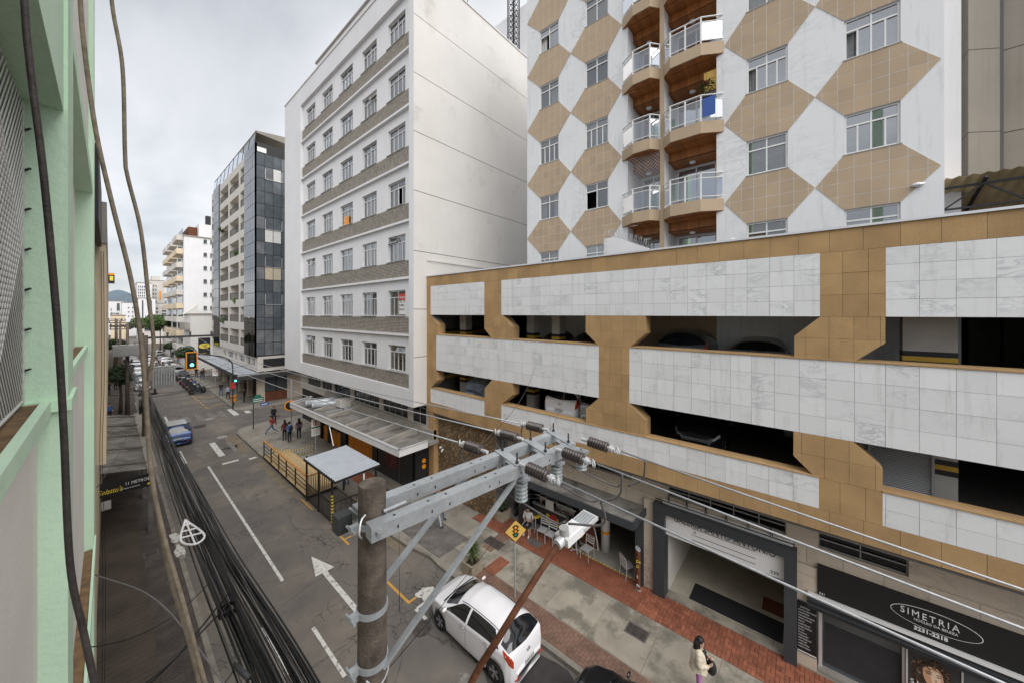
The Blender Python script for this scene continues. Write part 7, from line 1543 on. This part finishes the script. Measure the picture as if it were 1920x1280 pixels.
    wt = MB(); wt.smooth = True; wt.lathe([(r*.62,-.09),(r*.93,-.095),(r,-.06),(r,.06),(r*.93,.095),(r*.66,.10),(r*.62,.07)], (0,0,0), (0,1,0), 28); tm = wt.mesh('tyre', 'tyre')
    rm = MB(); rm.lathe([(r*.66,.05),(r*.66,.085),(r*.60,.085),(r*.58,.03)], (0,0,0), (0,1,0), 28); rm.lathe([(r*.62,.02),(r*.62,.025),(0,.025)], (0,0,0), (0,1,0), 20)
    rm.cm = 1
    for q in range(5):
        a = q*1.2566
        for da in (-.16,.16): rm.bar((.05*math.cos(a),.072,.05*math.sin(a)), (r*.62*math.cos(a+da),.078,r*.62*math.sin(a+da)), .035, .022, (0,1,0))
    rm.lathe([(.05,.06),(.05,.085),(0,.09)], (0,0,0), (0,1,0), 12)
    for f_ in range(len(rm.m)):
        pass
    rmm = rm.mesh('rim', ['trim_black','rim']) 
    for xa in c['ax']:
        for s_ in (1,-1):
            wy = interp(c['wb'], xa)-.10; o = link('wheel', None, t, (xa, wy*s_, r)); o.rotation_euler = (0,0,0 if s_ > 0 else math.pi); link('tyre', tm, o); link('rim', rmm, o)
    m = MB(); m.box(c['ax'][0]-.3, c['ax'][1]+.3, -.62, .62, c['base']-.01, c['base']+.25); m.build('underbody', 'trim_black', t)
    return t
def paint(t, mt):
    for o in t.children:
        if o.name.split('.')[0] in ('body','mirror'):
            o.material_slots[0].link = 'OBJECT'; o.material_slots[0].material = M[mt]
def place(t, x, y, heading, label, z=0.0, group=None): t.location = (x, y, z); t.rotation_euler = (0,0,heading); t['label'] = label; t['group'] = group or t.get('group', 'cars'); return t
UP = math.pi/2   # facing +y
hb = place(make_car('hatch', 'white_hatchback'), 7.93, 8.05, UP, 'white hatchback parked at the right kerb behind the yellow sign', group='cars in the street')
sv_ = make_car('suv', 'blue_suv'); paint(sv_, 'paint_blue'); place(sv_, 3.55, 39.7, UP, 'dark blue SUV with roof rails driving away beside the cable bundle', group='cars in the street')
for s_ in (1,-1): m = MB(); m.tube(bez([(-1.4,.62*s_,1.58),(-1.3,.62*s_,1.68),(.0,.64*s_,1.71),(.35,.62*s_,1.64)],6), .022, 6); m.build('roof_rail', 'chrome', sv_)
m = MB(); m.box(-1.45,.4,-.56,.56,1.635,1.662); m.build('roof_panel', 'paint_silver', sv_)
sd_ = make_car('sedan', 'parked_sedan', False); sc_ = make_car('suv', 'street_suv', False); hc_ = make_car('hatch', 'street_hatchback', False)
far_cars = [ (sd_,7.55,76.5,'black','black sedan parked at the right kerb just past the motorcycles'), (sc_,7.5,82.5,'silver','silver grey SUV parked at the right kerb behind the black sedan'), (hc_,7.5,88.5,'white','white hatchback parked at the far right kerb'), (sd_,7.6,94.5,'silver','silver sedan parked further along the right kerb'), (sc_,7.6,101,'white','white SUV parked far along the right kerb'), (hc_,7.6,107,'grey','grey hatchback parked far along the right kerb'), (sd_,7.6,113,'black','distant black sedan at the right kerb'), (sc_,7.6,120,'silver','most distant silver SUV at the right kerb'),
 (hc_,3.0,71,'white','white hatchback queuing on the left nearest the crossing'), (sd_,3.1,78,'silver','silver sedan second in the left queue'), (sc_,3.1,85,'white','white SUV third in the left queue'), (hc_,3.2,92,'grey','grey hatchback fourth in the left queue'), (sd_,3.3,100,'white','white sedan fifth in the left queue'), (sc_,3.3,108,'black','dark SUV far in the left queue'), (hc_,3.3,116,'red','red hatchback at the end of the left queue'),
 (sd_,5.3,88,'black','dark sedan driving in the middle of the far street'), (sc_,5.4,99,'silver','silver SUV driving in the middle of the far street'), (hc_,5.5,110,'white','white hatchback driving far up the street'), (sd_,5.5,124,'grey','grey sedan driving at the far end of the street')]
seen = set()
for (src, x, y, cl_, lb) in far_cars:
    if id(src) in seen: o = dup(src, (x,y,0), UP, lb, 'cars in the street')
    else: o = place(src, x, y, UP, lb, group='cars in the street'); seen.add(id(src))
    paint(o, 'paint_'+cl_)
# cars inside the garage
for (src, x, y, z, hd, cl_, lb) in [(sv_,15.0,8.35,5.6,0,'white','white SUV seen from behind on the lower garage deck'), (sc_,15.0,6.55,5.6,0,'silver','silver car beside the white SUV on the lower garage deck'), (sd_,15.3,3.0,5.6,math.pi,'black','dark car with shining tail on the lower garage deck'),
   (sd_,15.4,9.6,8.25,math.pi,'black','dark car on the upper garage deck behind the left opening'), (hc_,15.2,7.9,8.25,math.pi,'black','dark hatchback on the upper garage deck beside a column'), (sc_,15.4,3.5,8.25,0,'grey','grey SUV on the upper garage deck behind the wide opening'), (sd_,15.2,1.3,8.25,0,'silver','silver sedan seen from behind on the upper garage deck')]:
    o = dup(src, (x,y,z), hd, lb, 'cars inside the garage'); paint(o, 'paint_'+cl_)
    for ch_ in list(o.children):
        if ch_.name.split('.')[0] in ('roof_rail','roof_panel'): bpy.data.objects.remove(ch_)
cv = thing('covered_car', 'car under a pale blue plastic cover on the lower garage deck', 'car', (15, 14.0, 5.6), 'cars inside the garage'); mat('tarp', (.30,.36,.44), .35, var=.3, scale=4, bump=.8, bscale=14)
m = MB(); m.smooth = True; c = CAR['hatch']
G = []
for i in range(31):
    x = c['x0']-.05+(c['x1']-c['x0']+.1)*i/30; row = []
    for j in range(25):
        v = -1+2*j/24; vv = 1-abs(v); q = car_surf(c, min(max(x,c['x0']+.02),c['x1']-.02), -.9+1.9*vv); row.append((13.05-c['x0']+x, 14.0+(q.y+.05+.02*math.sin(i*1.3+j))*(1 if v > 0 else -1), 5.6+q.z*1.03+.03))
    G += row
m.add(G, [(i*25+j, i*25+j+1, (i+1)*25+j+1, (i+1)*25+j) for i in range(30) for j in range(24)]+[tuple(range(25))]); m.build('cover', 'tarp', cv)
for xx in (13.7,16.1):
    for yy in (13.3,14.7): m = MB(); m.cyl((xx,yy-.09,5.9),(xx,yy+.09,5.9),.3,n=18); m.build('wheel', 'tyre', cv)
# dark car parked at the lower right, only its roof in view
o = dup(sd_, (8.05, 2.75, 0), UP, 'black car at the bottom edge parked behind the white hatchback', 'cars in the street'); paint(o, 'paint_black')
# ================================================================== MOTORCYCLES
def make_moto():
    t = thing('motorcycle', 'x', 'motorcycle', (0,0,0), 'motorcycles parked in a row', world=False)
    for x in (-.62,.66):
        w = MB(); w.smooth = True; w.lathe([(.22,-.04),(.29,-.05),(.31,0),(.29,.05),(.22,.04)], (x,0,.31), (0,1,0), 20); wh = w.build('wheel', 'tyre', t); w = MB()
        for q in range(6): a = q*1.047; w.bar((x,0,.31),(x+.22*math.cos(a),0,.31+.22*math.sin(a)),.025,.025,(0,1,0))
        w.lathe([(.06,-.05),(.06,.05)], (x,0,.31), (0,1,0), 10); w.build('spokes', 'rim', wh)
    m = MB(); m.tube([(.66,.07,.31),(.42,.07,.95)], .025, 6); m.tube([(.66,-.07,.31),(.42,-.07,.95)], .025, 6); m.build('fork', 'chrome', t)
    m = MB(); m.smooth = True; m.sphere((.18,0,.82), .2, 12, 8, (1.3,.75,.65)); m.build('tank', 'paint_red', t); m = MB(); m.smooth = True; m.sphere((-.36,0,.80), .2, 12, 8, (1.9,.65,.35)); m.build('seat', 'trim_black', t)
    m = MB(); m.obox((.08,0,.45), (.42,.26,.34)); m.bar((-.62,0,.31),(.1,0,.4),.08,.07); m.bar((.4,0,.9),(.0,0,.4),.06,.06); m.bar((-.5,0,.72),(.1,0,.45),.06,.06); m.build('engine_frame', 'dark_grey', t)
    m = MB(); m.tube(bez([(.40,-.36,1.02),(.44,-.2,1.06),(.42,0,1.0),(.44,.2,1.06),(.40,.36,1.02)],5), .018, 6); m.build('handlebar', 'chrome', t)
    m = MB(); m.smooth = True; m.sphere((.53,0,.90), .10, 10, 8, (.8,1,1)); m.build('headlight', 'head_clear', t)
    m = MB(); m.tube([(.05,-.16,.32),(-.3,-.17,.30),(-.8,-.18,.42)], .045, 8); m.build('exhaust', 'chrome', t); m = MB(); m.tube([(-.95,0,.62),(-.7,0,.68),(-.4,0,.64)], .06, 6); m.build('mudguard', 'paint_red', t)
    m = MB(); m.obox((-.86,0,.72), (.05,.14,.07)); m.build('taillight', 'tail_red', t)
    for s_ in (1,-1): m = MB(); m.tube([(.42,.22*s_,1.05),(.40,.30*s_,1.2)], .008, 5); m.sphere((.40,.32*s_,1.22), .05, 8, 6, (.4,1.2,.8)); m.build('mirror', 'trim_black', t)
    return t
mo = make_moto(); cols_ = ['paint_black','paint_grey','paint_black','paint_silver','paint_black','paint_blue','paint_grey','paint_red','paint_black','paint_silver','paint_black']
wh_ = ['nearest the crossing','second from the crossing','third from the crossing','fourth from the crossing','fifth from the crossing','sixth from the crossing','seventh from the crossing','eighth from the crossing','ninth from the crossing','tenth from the crossing','last of the row, by the parked sedan']
for i in range(11):
    l_ = (7.55+.05*(i % 3), 61.0+i*1.05, 0); rz = .35+random.uniform(-.12,.12); lb = 'parked motorcycle at the right kerb, '+wh_[i]
    o = mo if i == 0 else dup(mo, l_, rz, lb)
    if i == 0: mo.location = l_; mo.rotation_euler = (0,0,rz); mo['label'] = lb
    for ch_ in o.children:
        if ch_.name.split('.')[0] in ('tank','mudguard'): ch_.material_slots[0].link = 'OBJECT'; ch_.material_slots[0].material = M[cols_[i]]
# ================================================================== PEOPLE
mat('skin', (.42,.24,.16), .55, var=.08); mat('skin_dark', (.20,.10,.06), .55, var=.08); mat('skin_light', (.56,.36,.26), .55, var=.06)
mat('hair_black', (.012,.010,.009), .45, var=.3, scale=40); mat('hair_grey', (.25,.24,.23), .6, var=.2)
for nm_, cl_ in (('black',(.015,.015,.017)),('white',(.66,.66,.66)),('maroon',(.12,.03,.035)),('red',(.33,.05,.035)),('blue',(.05,.12,.36)),('jeans',(.07,.11,.21)),('palejeans',(.42,.47,.55)),('purple',(.13,.06,.12)),('lilac',(.46,.20,.45)),('beige',(.62,.55,.43)),('grey',(.16,.16,.17)),('sky',(.42,.48,.60)),('orange',(.6,.2,.03)),('brown',(.13,.08,.05)),('shoe_white',(.6,.6,.6))): mat('cloth_'+nm_, cl_, .85, var=.18, scale=14, bump=.3, bscale=25)
def checks(nt, n, l, p):
    t = n.new('ShaderNodeTexCoord').outputs['Object']; c = n.new('ShaderNodeTexChecker'); c.inputs['Scale'].default_value = 16; l.new(t, c.inputs['Vector']); c.inputs['Color1'].default_value = (.45,.47,.55,1); c.inputs['Color2'].default_value = (.02,.03,.08,1); l.new(c.outputs[0], p.inputs['Base Color']); p.inputs['Roughness'].default_value = .85
custom('cloth_plaid', checks)
# joint tables: name -> (pos, radius); left side +y. facing +x
def skeleton(pose):
    J = dict(pelvis=((0,0,.93),.125), waist=((.01,0,1.06),.115), chest=((.01,0,1.27),.14), neck=((.02,0,1.44),.052), jaw=((.045,0,1.52),.068), head=((.03,0,1.60),.092), crown=((.015,0,1.68),.07))
    for s, q in (('L',1),('R',-1)):
        J['sh'+s] = ((0,q*.175,1.385),.062); J['el'+s] = ((-.02,q*.225,1.12),.043); J['wr'+s] = ((.05,q*.215,.90),.031); J['ha'+s] = ((.075,q*.205,.82),.034)
        J['hip'+s] = ((0,q*.088,.86),.088); J['kn'+s] = ((.02,q*.095,.49),.058); J['an'+s] = ((-.01,q*.10,.095),.042); J['to'+s] = ((.13,q*.11,.045),.036)
    def mv(k, p): J[k] = (p, J[k][1])
    if pose == 'walk':
        mv('knL',(.20,.095,.52)); mv('anL',(.28,.10,.13)); mv('toL',(.42,.11,.11)); mv('knR',(-.02,-.095,.49)); mv('anR',(-.30,-.10,.17)); mv('toR',(-.20,-.11,.05))
        mv('elL',(-.12,.22,1.14)); mv('wrL',(-.10,.22,.92)); mv('haL',(-.08,.21,.84)); mv('elR',(.08,-.225,1.13)); mv('wrR',(.20,-.20,.95)); mv('haR',(.26,-.19,.89))
    if pose == 'stride':
        mv('knL',(.30,.095,.55)); mv('anL',(.48,.10,.17)); mv('toL',(.61,.11,.14)); mv('knR',(-.10,-.095,.50)); mv('anR',(-.46,-.10,.22)); mv('toR',(-.38,-.11,.06)); mv('elL',(-.18,.22,1.15)); mv('wrL',(-.22,.22,.95)); mv('haL',(-.2,.21,.87)); mv('elR',(.12,-.225,1.15)); mv('wrR',(.28,-.2,1.05)); mv('haR',(.35,-.19,1.03)); mv('chest',(.06,0,1.26)); mv('neck',(.09,0,1.43)); mv('jaw',(.12,0,1.51)); mv('head',(.11,0,1.59)); mv('crown',(.10,0,1.67)); mv('shL',(.06,.175,1.375)); mv('shR',(.06,-.175,1.375))
    if pose == 'phone':
        mv('elL',(.02,.23,1.13)); mv('wrL',(.22,.12,1.15)); mv('haL',(.29,.08,1.18)); mv('elR',(.0,-.22,1.13)); mv('wrR',(.20,-.12,1.08)); mv('haR',(.27,-.08,1.10)); mv('jaw',(.07,0,1.51)); mv('head',(.06,0,1.59)); mv('crown',(.05,0,1.67))
    if pose == 'sit':
        d = -.43
        for k in ('pelvis','waist','chest','neck','jaw','head','crown','shL','shR','elL','elR','wrL','wrR','haL','haR','hipL','hipR'): p, r = J[k]; J[k] = ((p[0], p[1], p[2]+d), r)
        for s, q in (('L',1),('R',-1)):
            mv('kn'+s,(.42,q*.13,.50)); mv('an'+s,(.42 if q > 0 else .30,q*.13,.10)); mv('to'+s,(.56 if q > 0 else .44,q*.14,.045)); mv('el'+s,(.06,q*.23,.70)); mv('wr'+s,(.28,q*.12,.68)); mv('ha'+s,(.35,q*.08,.69))
        mv('chest',(.05,0,.85)); mv('neck',(.10,0,1.01)); mv('jaw',(.15,0,1.07)); mv('head',(.14,0,1.15)); mv('crown',(.12,0,1.235)); mv('shL',(.06,.175,.955)); mv('shR',(.06,-.175,.955))
    return J
BON = [('pelvis','waist','top'),('waist','chest','top'),('chest','neck','top'),('neck','jaw','skin'),('jaw','head','skin'),('head','crown','skin')]
for s in 'LR': BON += [('chest','sh'+s,'top'),('sh'+s,'el'+s,'sleeve'),('el'+s,'wr'+s,'fore'),('wr'+s,'ha'+s,'skin'),('pelvis','hip'+s,'leg'),('hip'+s,'kn'+s,'leg'),('kn'+s,'an'+s,'shin'),('an'+s,'to'+s,'shoe')]
REG = ['skin','top','sleeve','fore','leg','shin','shoe']
tmp = {}
for pose in ('stand','walk','stride','phone','sit'):
    J = skeleton(pose); ks = list(J); me = bpy.data.meshes.new('sk'); me.from_pydata([J[k][0] for k in ks], [(ks.index(a), ks.index(b)) for a, b, _ in BON], [])
    o = bpy.data.objects.new('sk', me); COL.objects.link(o); md = o.modifiers.new('s', 'SKIN'); md.use_smooth_shade = True
    for i, k in enumerate(ks): me.skin_vertices[0].data[i].radius = (J[k][1], J[k][1]); me.skin_vertices[0].data[i].use_root = (k == 'pelvis')
    sb_ = o.modifiers.new('d', 'SUBSURF'); sb_.levels = 2; sb_.render_levels = 2; tmp[pose] = (o, J)
dg = bpy.context.evaluated_depsgraph_get(); BODY = {}
for pose, (o, J) in tmp.items():
    me = bpy.data.meshes.new_from_object(o.evaluated_get(dg)); me.materials.clear()
    for q in REG: me.materials.append(M['skin'])
    def dist(p, a, b): a = Vector(a); b = Vector(b); d = b-a; t = max(0, min(1, (p-a).dot(d)/d.length_squared)); return (p-a-d*t).length
    for pl_ in me.polygons:
        c = pl_.center; bb = min(BON, key=lambda q: dist(c, J[q[0]][0], J[q[1]][0])-.5*(J[q[0]][1]+J[q[1]][1])); rg = bb[2]
        if bb[0] == 'pelvis' and bb[1] == 'waist' and c.z < J['pelvis'][0][2]+.03: rg = 'leg'
        if bb[2] == 'top' and c.z > J['neck'][0][2]-.01: rg = 'skin'
        pl_.material_index = REG.index(rg); pl_.use_smooth = True
    BODY[pose] = (me, J)
for pose, (o, J) in tmp.items(): bpy.data.objects.remove(o)
def hair_mesh(J, long_, mt):
    h = Vector(J['head'][0]); m = MB(); m.smooth = True; m.sphere((h.x-.018,h.y,h.z+.025), .108, 14, 10, (1.0,.92,1.05))
    v = m.v; m.v = [(x, y, z) if not (x > h.x+.035 and z < h.z+.055) else (h.x+.03, y*.9, z) for x, y, z in v]
    if long_: m.tube([(h.x-.05,h.y,h.z+.03),(h.x-.085,h.y,h.z-.10),(h.x-.10,h.y,h.z-.22),(h.x-.10,h.y,h.z-long_)], [.09,.095,.085,.03], 10)
    return m
def person(pose, x, y, heading, label, top='cloth_black', leg='cloth_jeans', skin='skin', shoe='cloth_black', sleeve=None, fore='skin', shin=None, hair='hair_black', long_=0, z=.13, scale=1.0, extra=None):
    me, J = BODY[pose]; t = thing('person', label, 'person', (x,y,z), 'people in the street', world=False); t.rotation_euler = (0,0,heading); t.scale = (scale,)*3
    b = link('body', me, t); cmap = dict(skin=skin, top=top, sleeve=sleeve or top, fore=fore or top, leg=leg, shin=shin or leg, shoe=shoe)
    if fore == 'top': cmap['fore'] = top
    for i, q in enumerate(REG): b.material_slots[i].link = 'OBJECT'; b.material_slots[i].material = M[cmap[q]]
    hair_mesh(J, long_, hair).build('hair', hair, t)
    h = Vector(J['head'][0]); m = MB(); m.smooth = True; m.sphere((h.x+.092,h.y,h.z-.012), .016, 8, 6, (1,.8,1.5)); m.build('nose', skin, t)
    for q in (1,-1): m = MB(); m.sphere((h.x+.082,h.y+q*.032,h.z+.018), .010, 8, 6); m.build('eye', 'hair_black', t); m = MB(); m.sphere((h.x-.005,h.y+q*.094,h.z-.005), .022, 8, 6, (.9,.4,1.3)); m.build('ear', skin, t)
    m = MB(); m.sphere((h.x+.083,h.y,h.z-.048), .016, 8, 6, (.5,1.3,.4)); m.build('mouth', 'print_lip', t)
    if extra: extra(t, J)
    return t
def backpack(mt):
    def f(t, J): c = Vector(J['chest'][0]); m = MB(); m.smooth = True; m.sphere((c.x-.19,c.y,c.z-.06), .17, 12, 10, (.65,.85,1.25)); m.build('backpack', mt, t)
    return f
def coat(mt):
    def f(t, J):
        pass
    return f
D = math.pi
person('stride', 9.07, 34.9, D*.95, 'person in red shirt and jeans with a backpack striding off the corner', 'cloth_red', 'cloth_jeans', shoe='cloth_shoe_white', extra=backpack('cloth_maroon'))
person('stand', 9.35, 32.55, D*.55, 'person in dark maroon top waiting at the corner, left of the trio', 'cloth_maroon', 'cloth_black', fore='top', long_=.3)
person('phone', 9.45, 31.7, D*.6, 'person with blue top and black backpack waiting nearest the parklet', 'cloth_blue', 'cloth_black', shoe='cloth_shoe_white', extra=backpack('cloth_black'))
person('stand', 10.25, 32.1, D*.5, 'person in purple top and black trousers waiting by the tall post', 'cloth_purple', 'cloth_black', fore='top', long_=.28)
person('walk', 10.1, 38.3, -D*.5, 'person in dark jacket and white shirt crossing the side street', 'cloth_black', 'cloth_black', fore='top', z=0.13)
person('stand', 9.35, 21.2, D*.5, 'person in jeans standing behind the parklet shelter', 'cloth_grey', 'cloth_jeans', fore='top')
person('walk', 10.25, 13.7, -D*.42, 'person in black top and pale jeans walking under the crossarm', 'cloth_black', 'cloth_palejeans', long_=.3)
person('walk', 10.75, 14.1, -D*.42, 'person in plaid shirt and jeans walking beside the one in pale jeans', 'cloth_plaid', 'cloth_jeans', fore='top')
person('sit', 12.98, 10.1, -D*.88, 'person in white shirt and black shorts seated at the cafe table', 'cloth_white', 'cloth_black', sleeve='cloth_white', fore='skin', shin='skin', shoe='cloth_shoe_white', z=.15)
person('sit', 13.55, 8.2, -D*.55, 'person in black seated behind the street lamp at the cafe', 'cloth_black', 'cloth_black', skin='skin_dark', long_=.25, z=.15)
ch2 = dup(ch, (12.93,10.12,.15), .35, 'aluminium chair under the seated person in white'); ch3 = dup(ch, (13.5,8.27,.15), 1.3, 'aluminium chair under the seated person in black')
person('walk', 9.4, 53.5, D*.5, 'person in light blue shirt walking past the orange bin', 'cloth_sky', 'cloth_black', hair='hair_grey', fore='top')
person('stand', 10.3, 50.2, D*.9, 'person in black standing under the canopy near the bin', 'cloth_black', 'cloth_black', fore='top')
person('walk', 9.2, 56.5, -D*.5, 'person in dark clothes beside the slim notice post', 'cloth_black', 'cloth_jeans')
for i, (x, y, po, tp, lg, lb) in enumerate([(9.4,72,'walk','cloth_black','cloth_jeans','person in black and jeans behind the parked motorcycles'),(9.8,73.5,'stand','cloth_brown','cloth_black','person in brown coat behind the motorcycles'),(9.2,75.5,'walk','cloth_black','cloth_black','person in black beside the far tree'),(9.5,85,'stand','cloth_sky','cloth_jeans','person in pale blue under the black sign'),(10.1,86,'walk','cloth_white','cloth_black','person in white under the black sign'),(9.4,100,'walk','cloth_orange','cloth_jeans','distant person in orange on the right pavement'),(9.6,112,'walk','cloth_black','cloth_black','distant person in black past the far tree'),(10.2,118,'stand','cloth_blue','cloth_jeans','distant person in blue on the right pavement'),(9.3,128,'walk','cloth_grey','cloth_black','distant person in grey on the right pavement'),(9.9,134,'stand','cloth_red','cloth_jeans','most distant person, in red, on the right pavement')]):
    person(po, x, y, D*(.5 if i % 2 else -.5), lb, tp, lg)
person('stand', .0, 51.5, -D*.4, 'person in bright blue shirt standing at the left wall', 'cloth_blue', 'cloth_black'); person('walk', .55, 72, -D*.5, 'person in black and white on the left pavement by the tree', 'cloth_white', 'cloth_black'); person('stand', -.05, 68, -D*.3, 'person in black by the left wall under the transformer', 'cloth_black', 'cloth_black')
# the passer-by at the bottom edge: coat, hair, bag, hand
def coat_parts(t, J):
    m = MB(); m.smooth = True; n = 22; rings = [(.87,.235,.205),(.92,.225,.20),(.99,.21,.195),(1.10,.195,.19),(1.22,.19,.205),(1.33,.165,.215),(1.40,.12,.165),(1.44,.075,.085)]; V = []
    for k, (z, rx, ry) in enumerate(rings):
        for j in range(n): a = 2*math.pi*j/n; w = 1+.045*math.sin(5*a+k*1.3)*(1 if z < 1.2 else .3); V.append((.012+rx*w*math.cos(a)*(.92 if math.cos(a) > 0 else 1.0), ry*w*math.sin(a), z+.012*math.sin(3*a)))
    fs = [(k*n+j, k*n+(j+1) % n, (k+1)*n+(j+1) % n, (k+1)*n+j) for k in range(len(rings)-1) for j in range(n) if not (j in (0,n-1) and k < 5)]
    m.add(V, fs); ct_ = m.build('coat', 'cloth_beige', t)
    for s, q in (('L',1),('R',-1)):
        P = [Vector(J[k+s][0]) for k in ('sh','el','wr')]; m = MB(); m.smooth = True; pts = bez([P[0]+Vector((0,-q*.03,.02)), P[0]+(P[1]-P[0])*.4, P[1], P[1]+(P[2]-P[1])*.5, P[2]], 4); m.tube(pts, [.085-.032*i/(len(pts)-1)+.005*math.sin(i*2.1) for i in range(len(pts))], 12); m.build('sleeve', 'cloth_beige', ct_)
        W_ = P[2]; H_ = Vector(J['ha'+s][0]); d = (H_-W_).normalized(); sd__ = Vector((0,q,0)); u_ = d.cross(sd__).normalized()
        for k in range(4):
            b0 = H_+sd__*(.022-.015*k)+d*.02; L_ = [.062,.07,.066,.052][k]; m = MB(); m.smooth = True; m.tube([b0-d*.03, b0+d*L_*.4, b0+d*L_*.75-u_*.012, b0+d*L_-u_*.03], [.0095,.009,.008,.006], 7); m.build('finger', 'skin_light', t)
        m = MB(); m.smooth = True; m.tube([H_-d*.03-sd__*.02, H_-sd__*.045+d*.01, H_-sd__*.05+d*.045], [.011,.0095,.007], 7); m.build('thumb', 'skin_light', t)
    m = MB(); m.smooth = True; m.tube([(.10,.05,1.42),(.17,.05,1.32),(.19,.05,1.18)], [.03,.035,.015], 8); m.tube([(.10,-.05,1.42),(.17,-.05,1.32),(.19,-.05,1.16)], [.03,.035,.015], 8); m.build('hair_strand', 'hair_black', t)
    h = Vector(J['head'][0]); m = MB()
    for q in (1,-1): m.tube([(h.x+.094,h.y+q*.034+.022*math.cos(a),h.z+.018+.018*math.sin(a)) for a in [k*.5236 for k in range(13)]], .003, 5); m.tube([(h.x+.09,h.y+q*.055,h.z+.02),(h.x,h.y+q*.097,h.z+.02)], .003, 5)
    m.tube([(h.x+.098,h.y-.012,h.z+.02),(h.x+.098,h.y+.012,h.z+.02)], .003, 5); m.build('glasses', 'black_print', t)
wm = person('phone', 10.30, 2.25, -D*.40, 'person in beige coat and lilac trousers walking at the bottom edge', 'cloth_beige', 'cloth_lilac', 'skin_light', fore='top', long_=.42, extra=coat_parts)
hb_ = thing('handbag', 'black handbag carried by the person in the beige coat', 'bag', (10.55, 1.95, 1.0)); m = MB(); m.smooth = True; m.sphere((10.52,1.98,1.02), .15, 12, 10, (.7,.85,1.3)); m.build('pouch', 'trim_black', hb_); m = MB(); m.tube(bez([(10.47,1.93,1.15),(10.40,2.10,1.40),(10.36,2.18,1.50),(10.45,2.10,1.35),(10.58,2.02,1.15)],6), .012, 6); m.build('strap', 'trim_black', hb_)
# ================================================================== TREES
def tree(x, y, h, cr, cz, mt, label, n=2600, ls=.16, seed=1, sc=(1,1,.85)):
    t = thing('street_tree', label, 'tree', (x,y,.13), 'trees along the street'); rng = random.Random(seed); m = MB(); m.smooth = True; m.tube([(x,y,.1),(x+.04,y,.6*(cz-cr*.5)),(x-.02,y+.05,cz)], [.16,.12,.06], 9)
    cl_ = []
    for q in range(12):
        a = rng.uniform(0,6.28); e_ = rng.uniform(-.2,1.3); r = cr*rng.uniform(.35,.8); c = Vector((x+r*math.cos(a)*math.cos(e_)*sc[0], y+r*math.sin(a)*math.cos(e_)*sc[1], cz+r*math.sin(e_)*sc[2])); cl_.append(c)
        m.tube([(x,y,cz-cr*.55),((x+c.x)/2,(y+c.y)/2,(cz-cr*.3+c.z)/2+.1),tuple(c)], [.05,.035,.012], 6)
    m.build('trunk', 'bark', t); m = MB()
    for c in cl_: leaf_cloud(m, c, cr*rng.uniform(.34,.52), n//12, ls, rng, sc)
    m.build('crown', mt, t)
tree(.75, 54.5, 4, 1.55, 3.9, 'leaf_dark', 'dark round clipped tree on the left pavement under the transformer', 4200, .13, 1)
tree(8.35, 79.5, 4, 1.55, 3.7, 'leaf_dark', 'dark leafy tree on the right pavement beside the black sign', 3600, .15, 2)
tree(8.2, 122, 10, 3.1, 7.6, 'leaf_mid', 'tall bright green tree before the white apartment block', 5200, .30, 3)
tree(5.8, 150, 8, 2.6, 7.0, 'leaf_palm', 'yellowish tree far down the street', 2600, .30, 4)
tree(.6, 100, 6, 1.6, 4.3, 'leaf_dark', 'small distant tree on the left pavement', 1500, .2, 5)
tree(8.6, 104, 4, 1.3, 3.4, 'leaf_dark', 'small distant tree on the right pavement', 1500, .2, 6)
# potted plants on far balconies
for i, (y, z, lb) in enumerate([(66.5,9.6,'green plant on a low balcony of the glass building'),(58.5,18.6,'small plant on a middle balcony of the glass building'),(68.6,23.5,'climbing plant on an upper balcony of the glass building'),(59.3,12.2,'small yellow green plant hanging from a low balcony')]):
    t = thing('balcony_plant', lb, 'plant', (11.3, y, z), 'balcony plants'); m = MB(); leaf_cloud(m, (11.25,y,z), .75 if i == 0 else .42, 240, .12, random.Random(i)); m.build('leaves', 'leaf_mid', t); m = MB(); m.lathe([(.12,-.5),(.16,-.2)], (11.35,y,z), n=10); m.build('pot', 'rust', t)
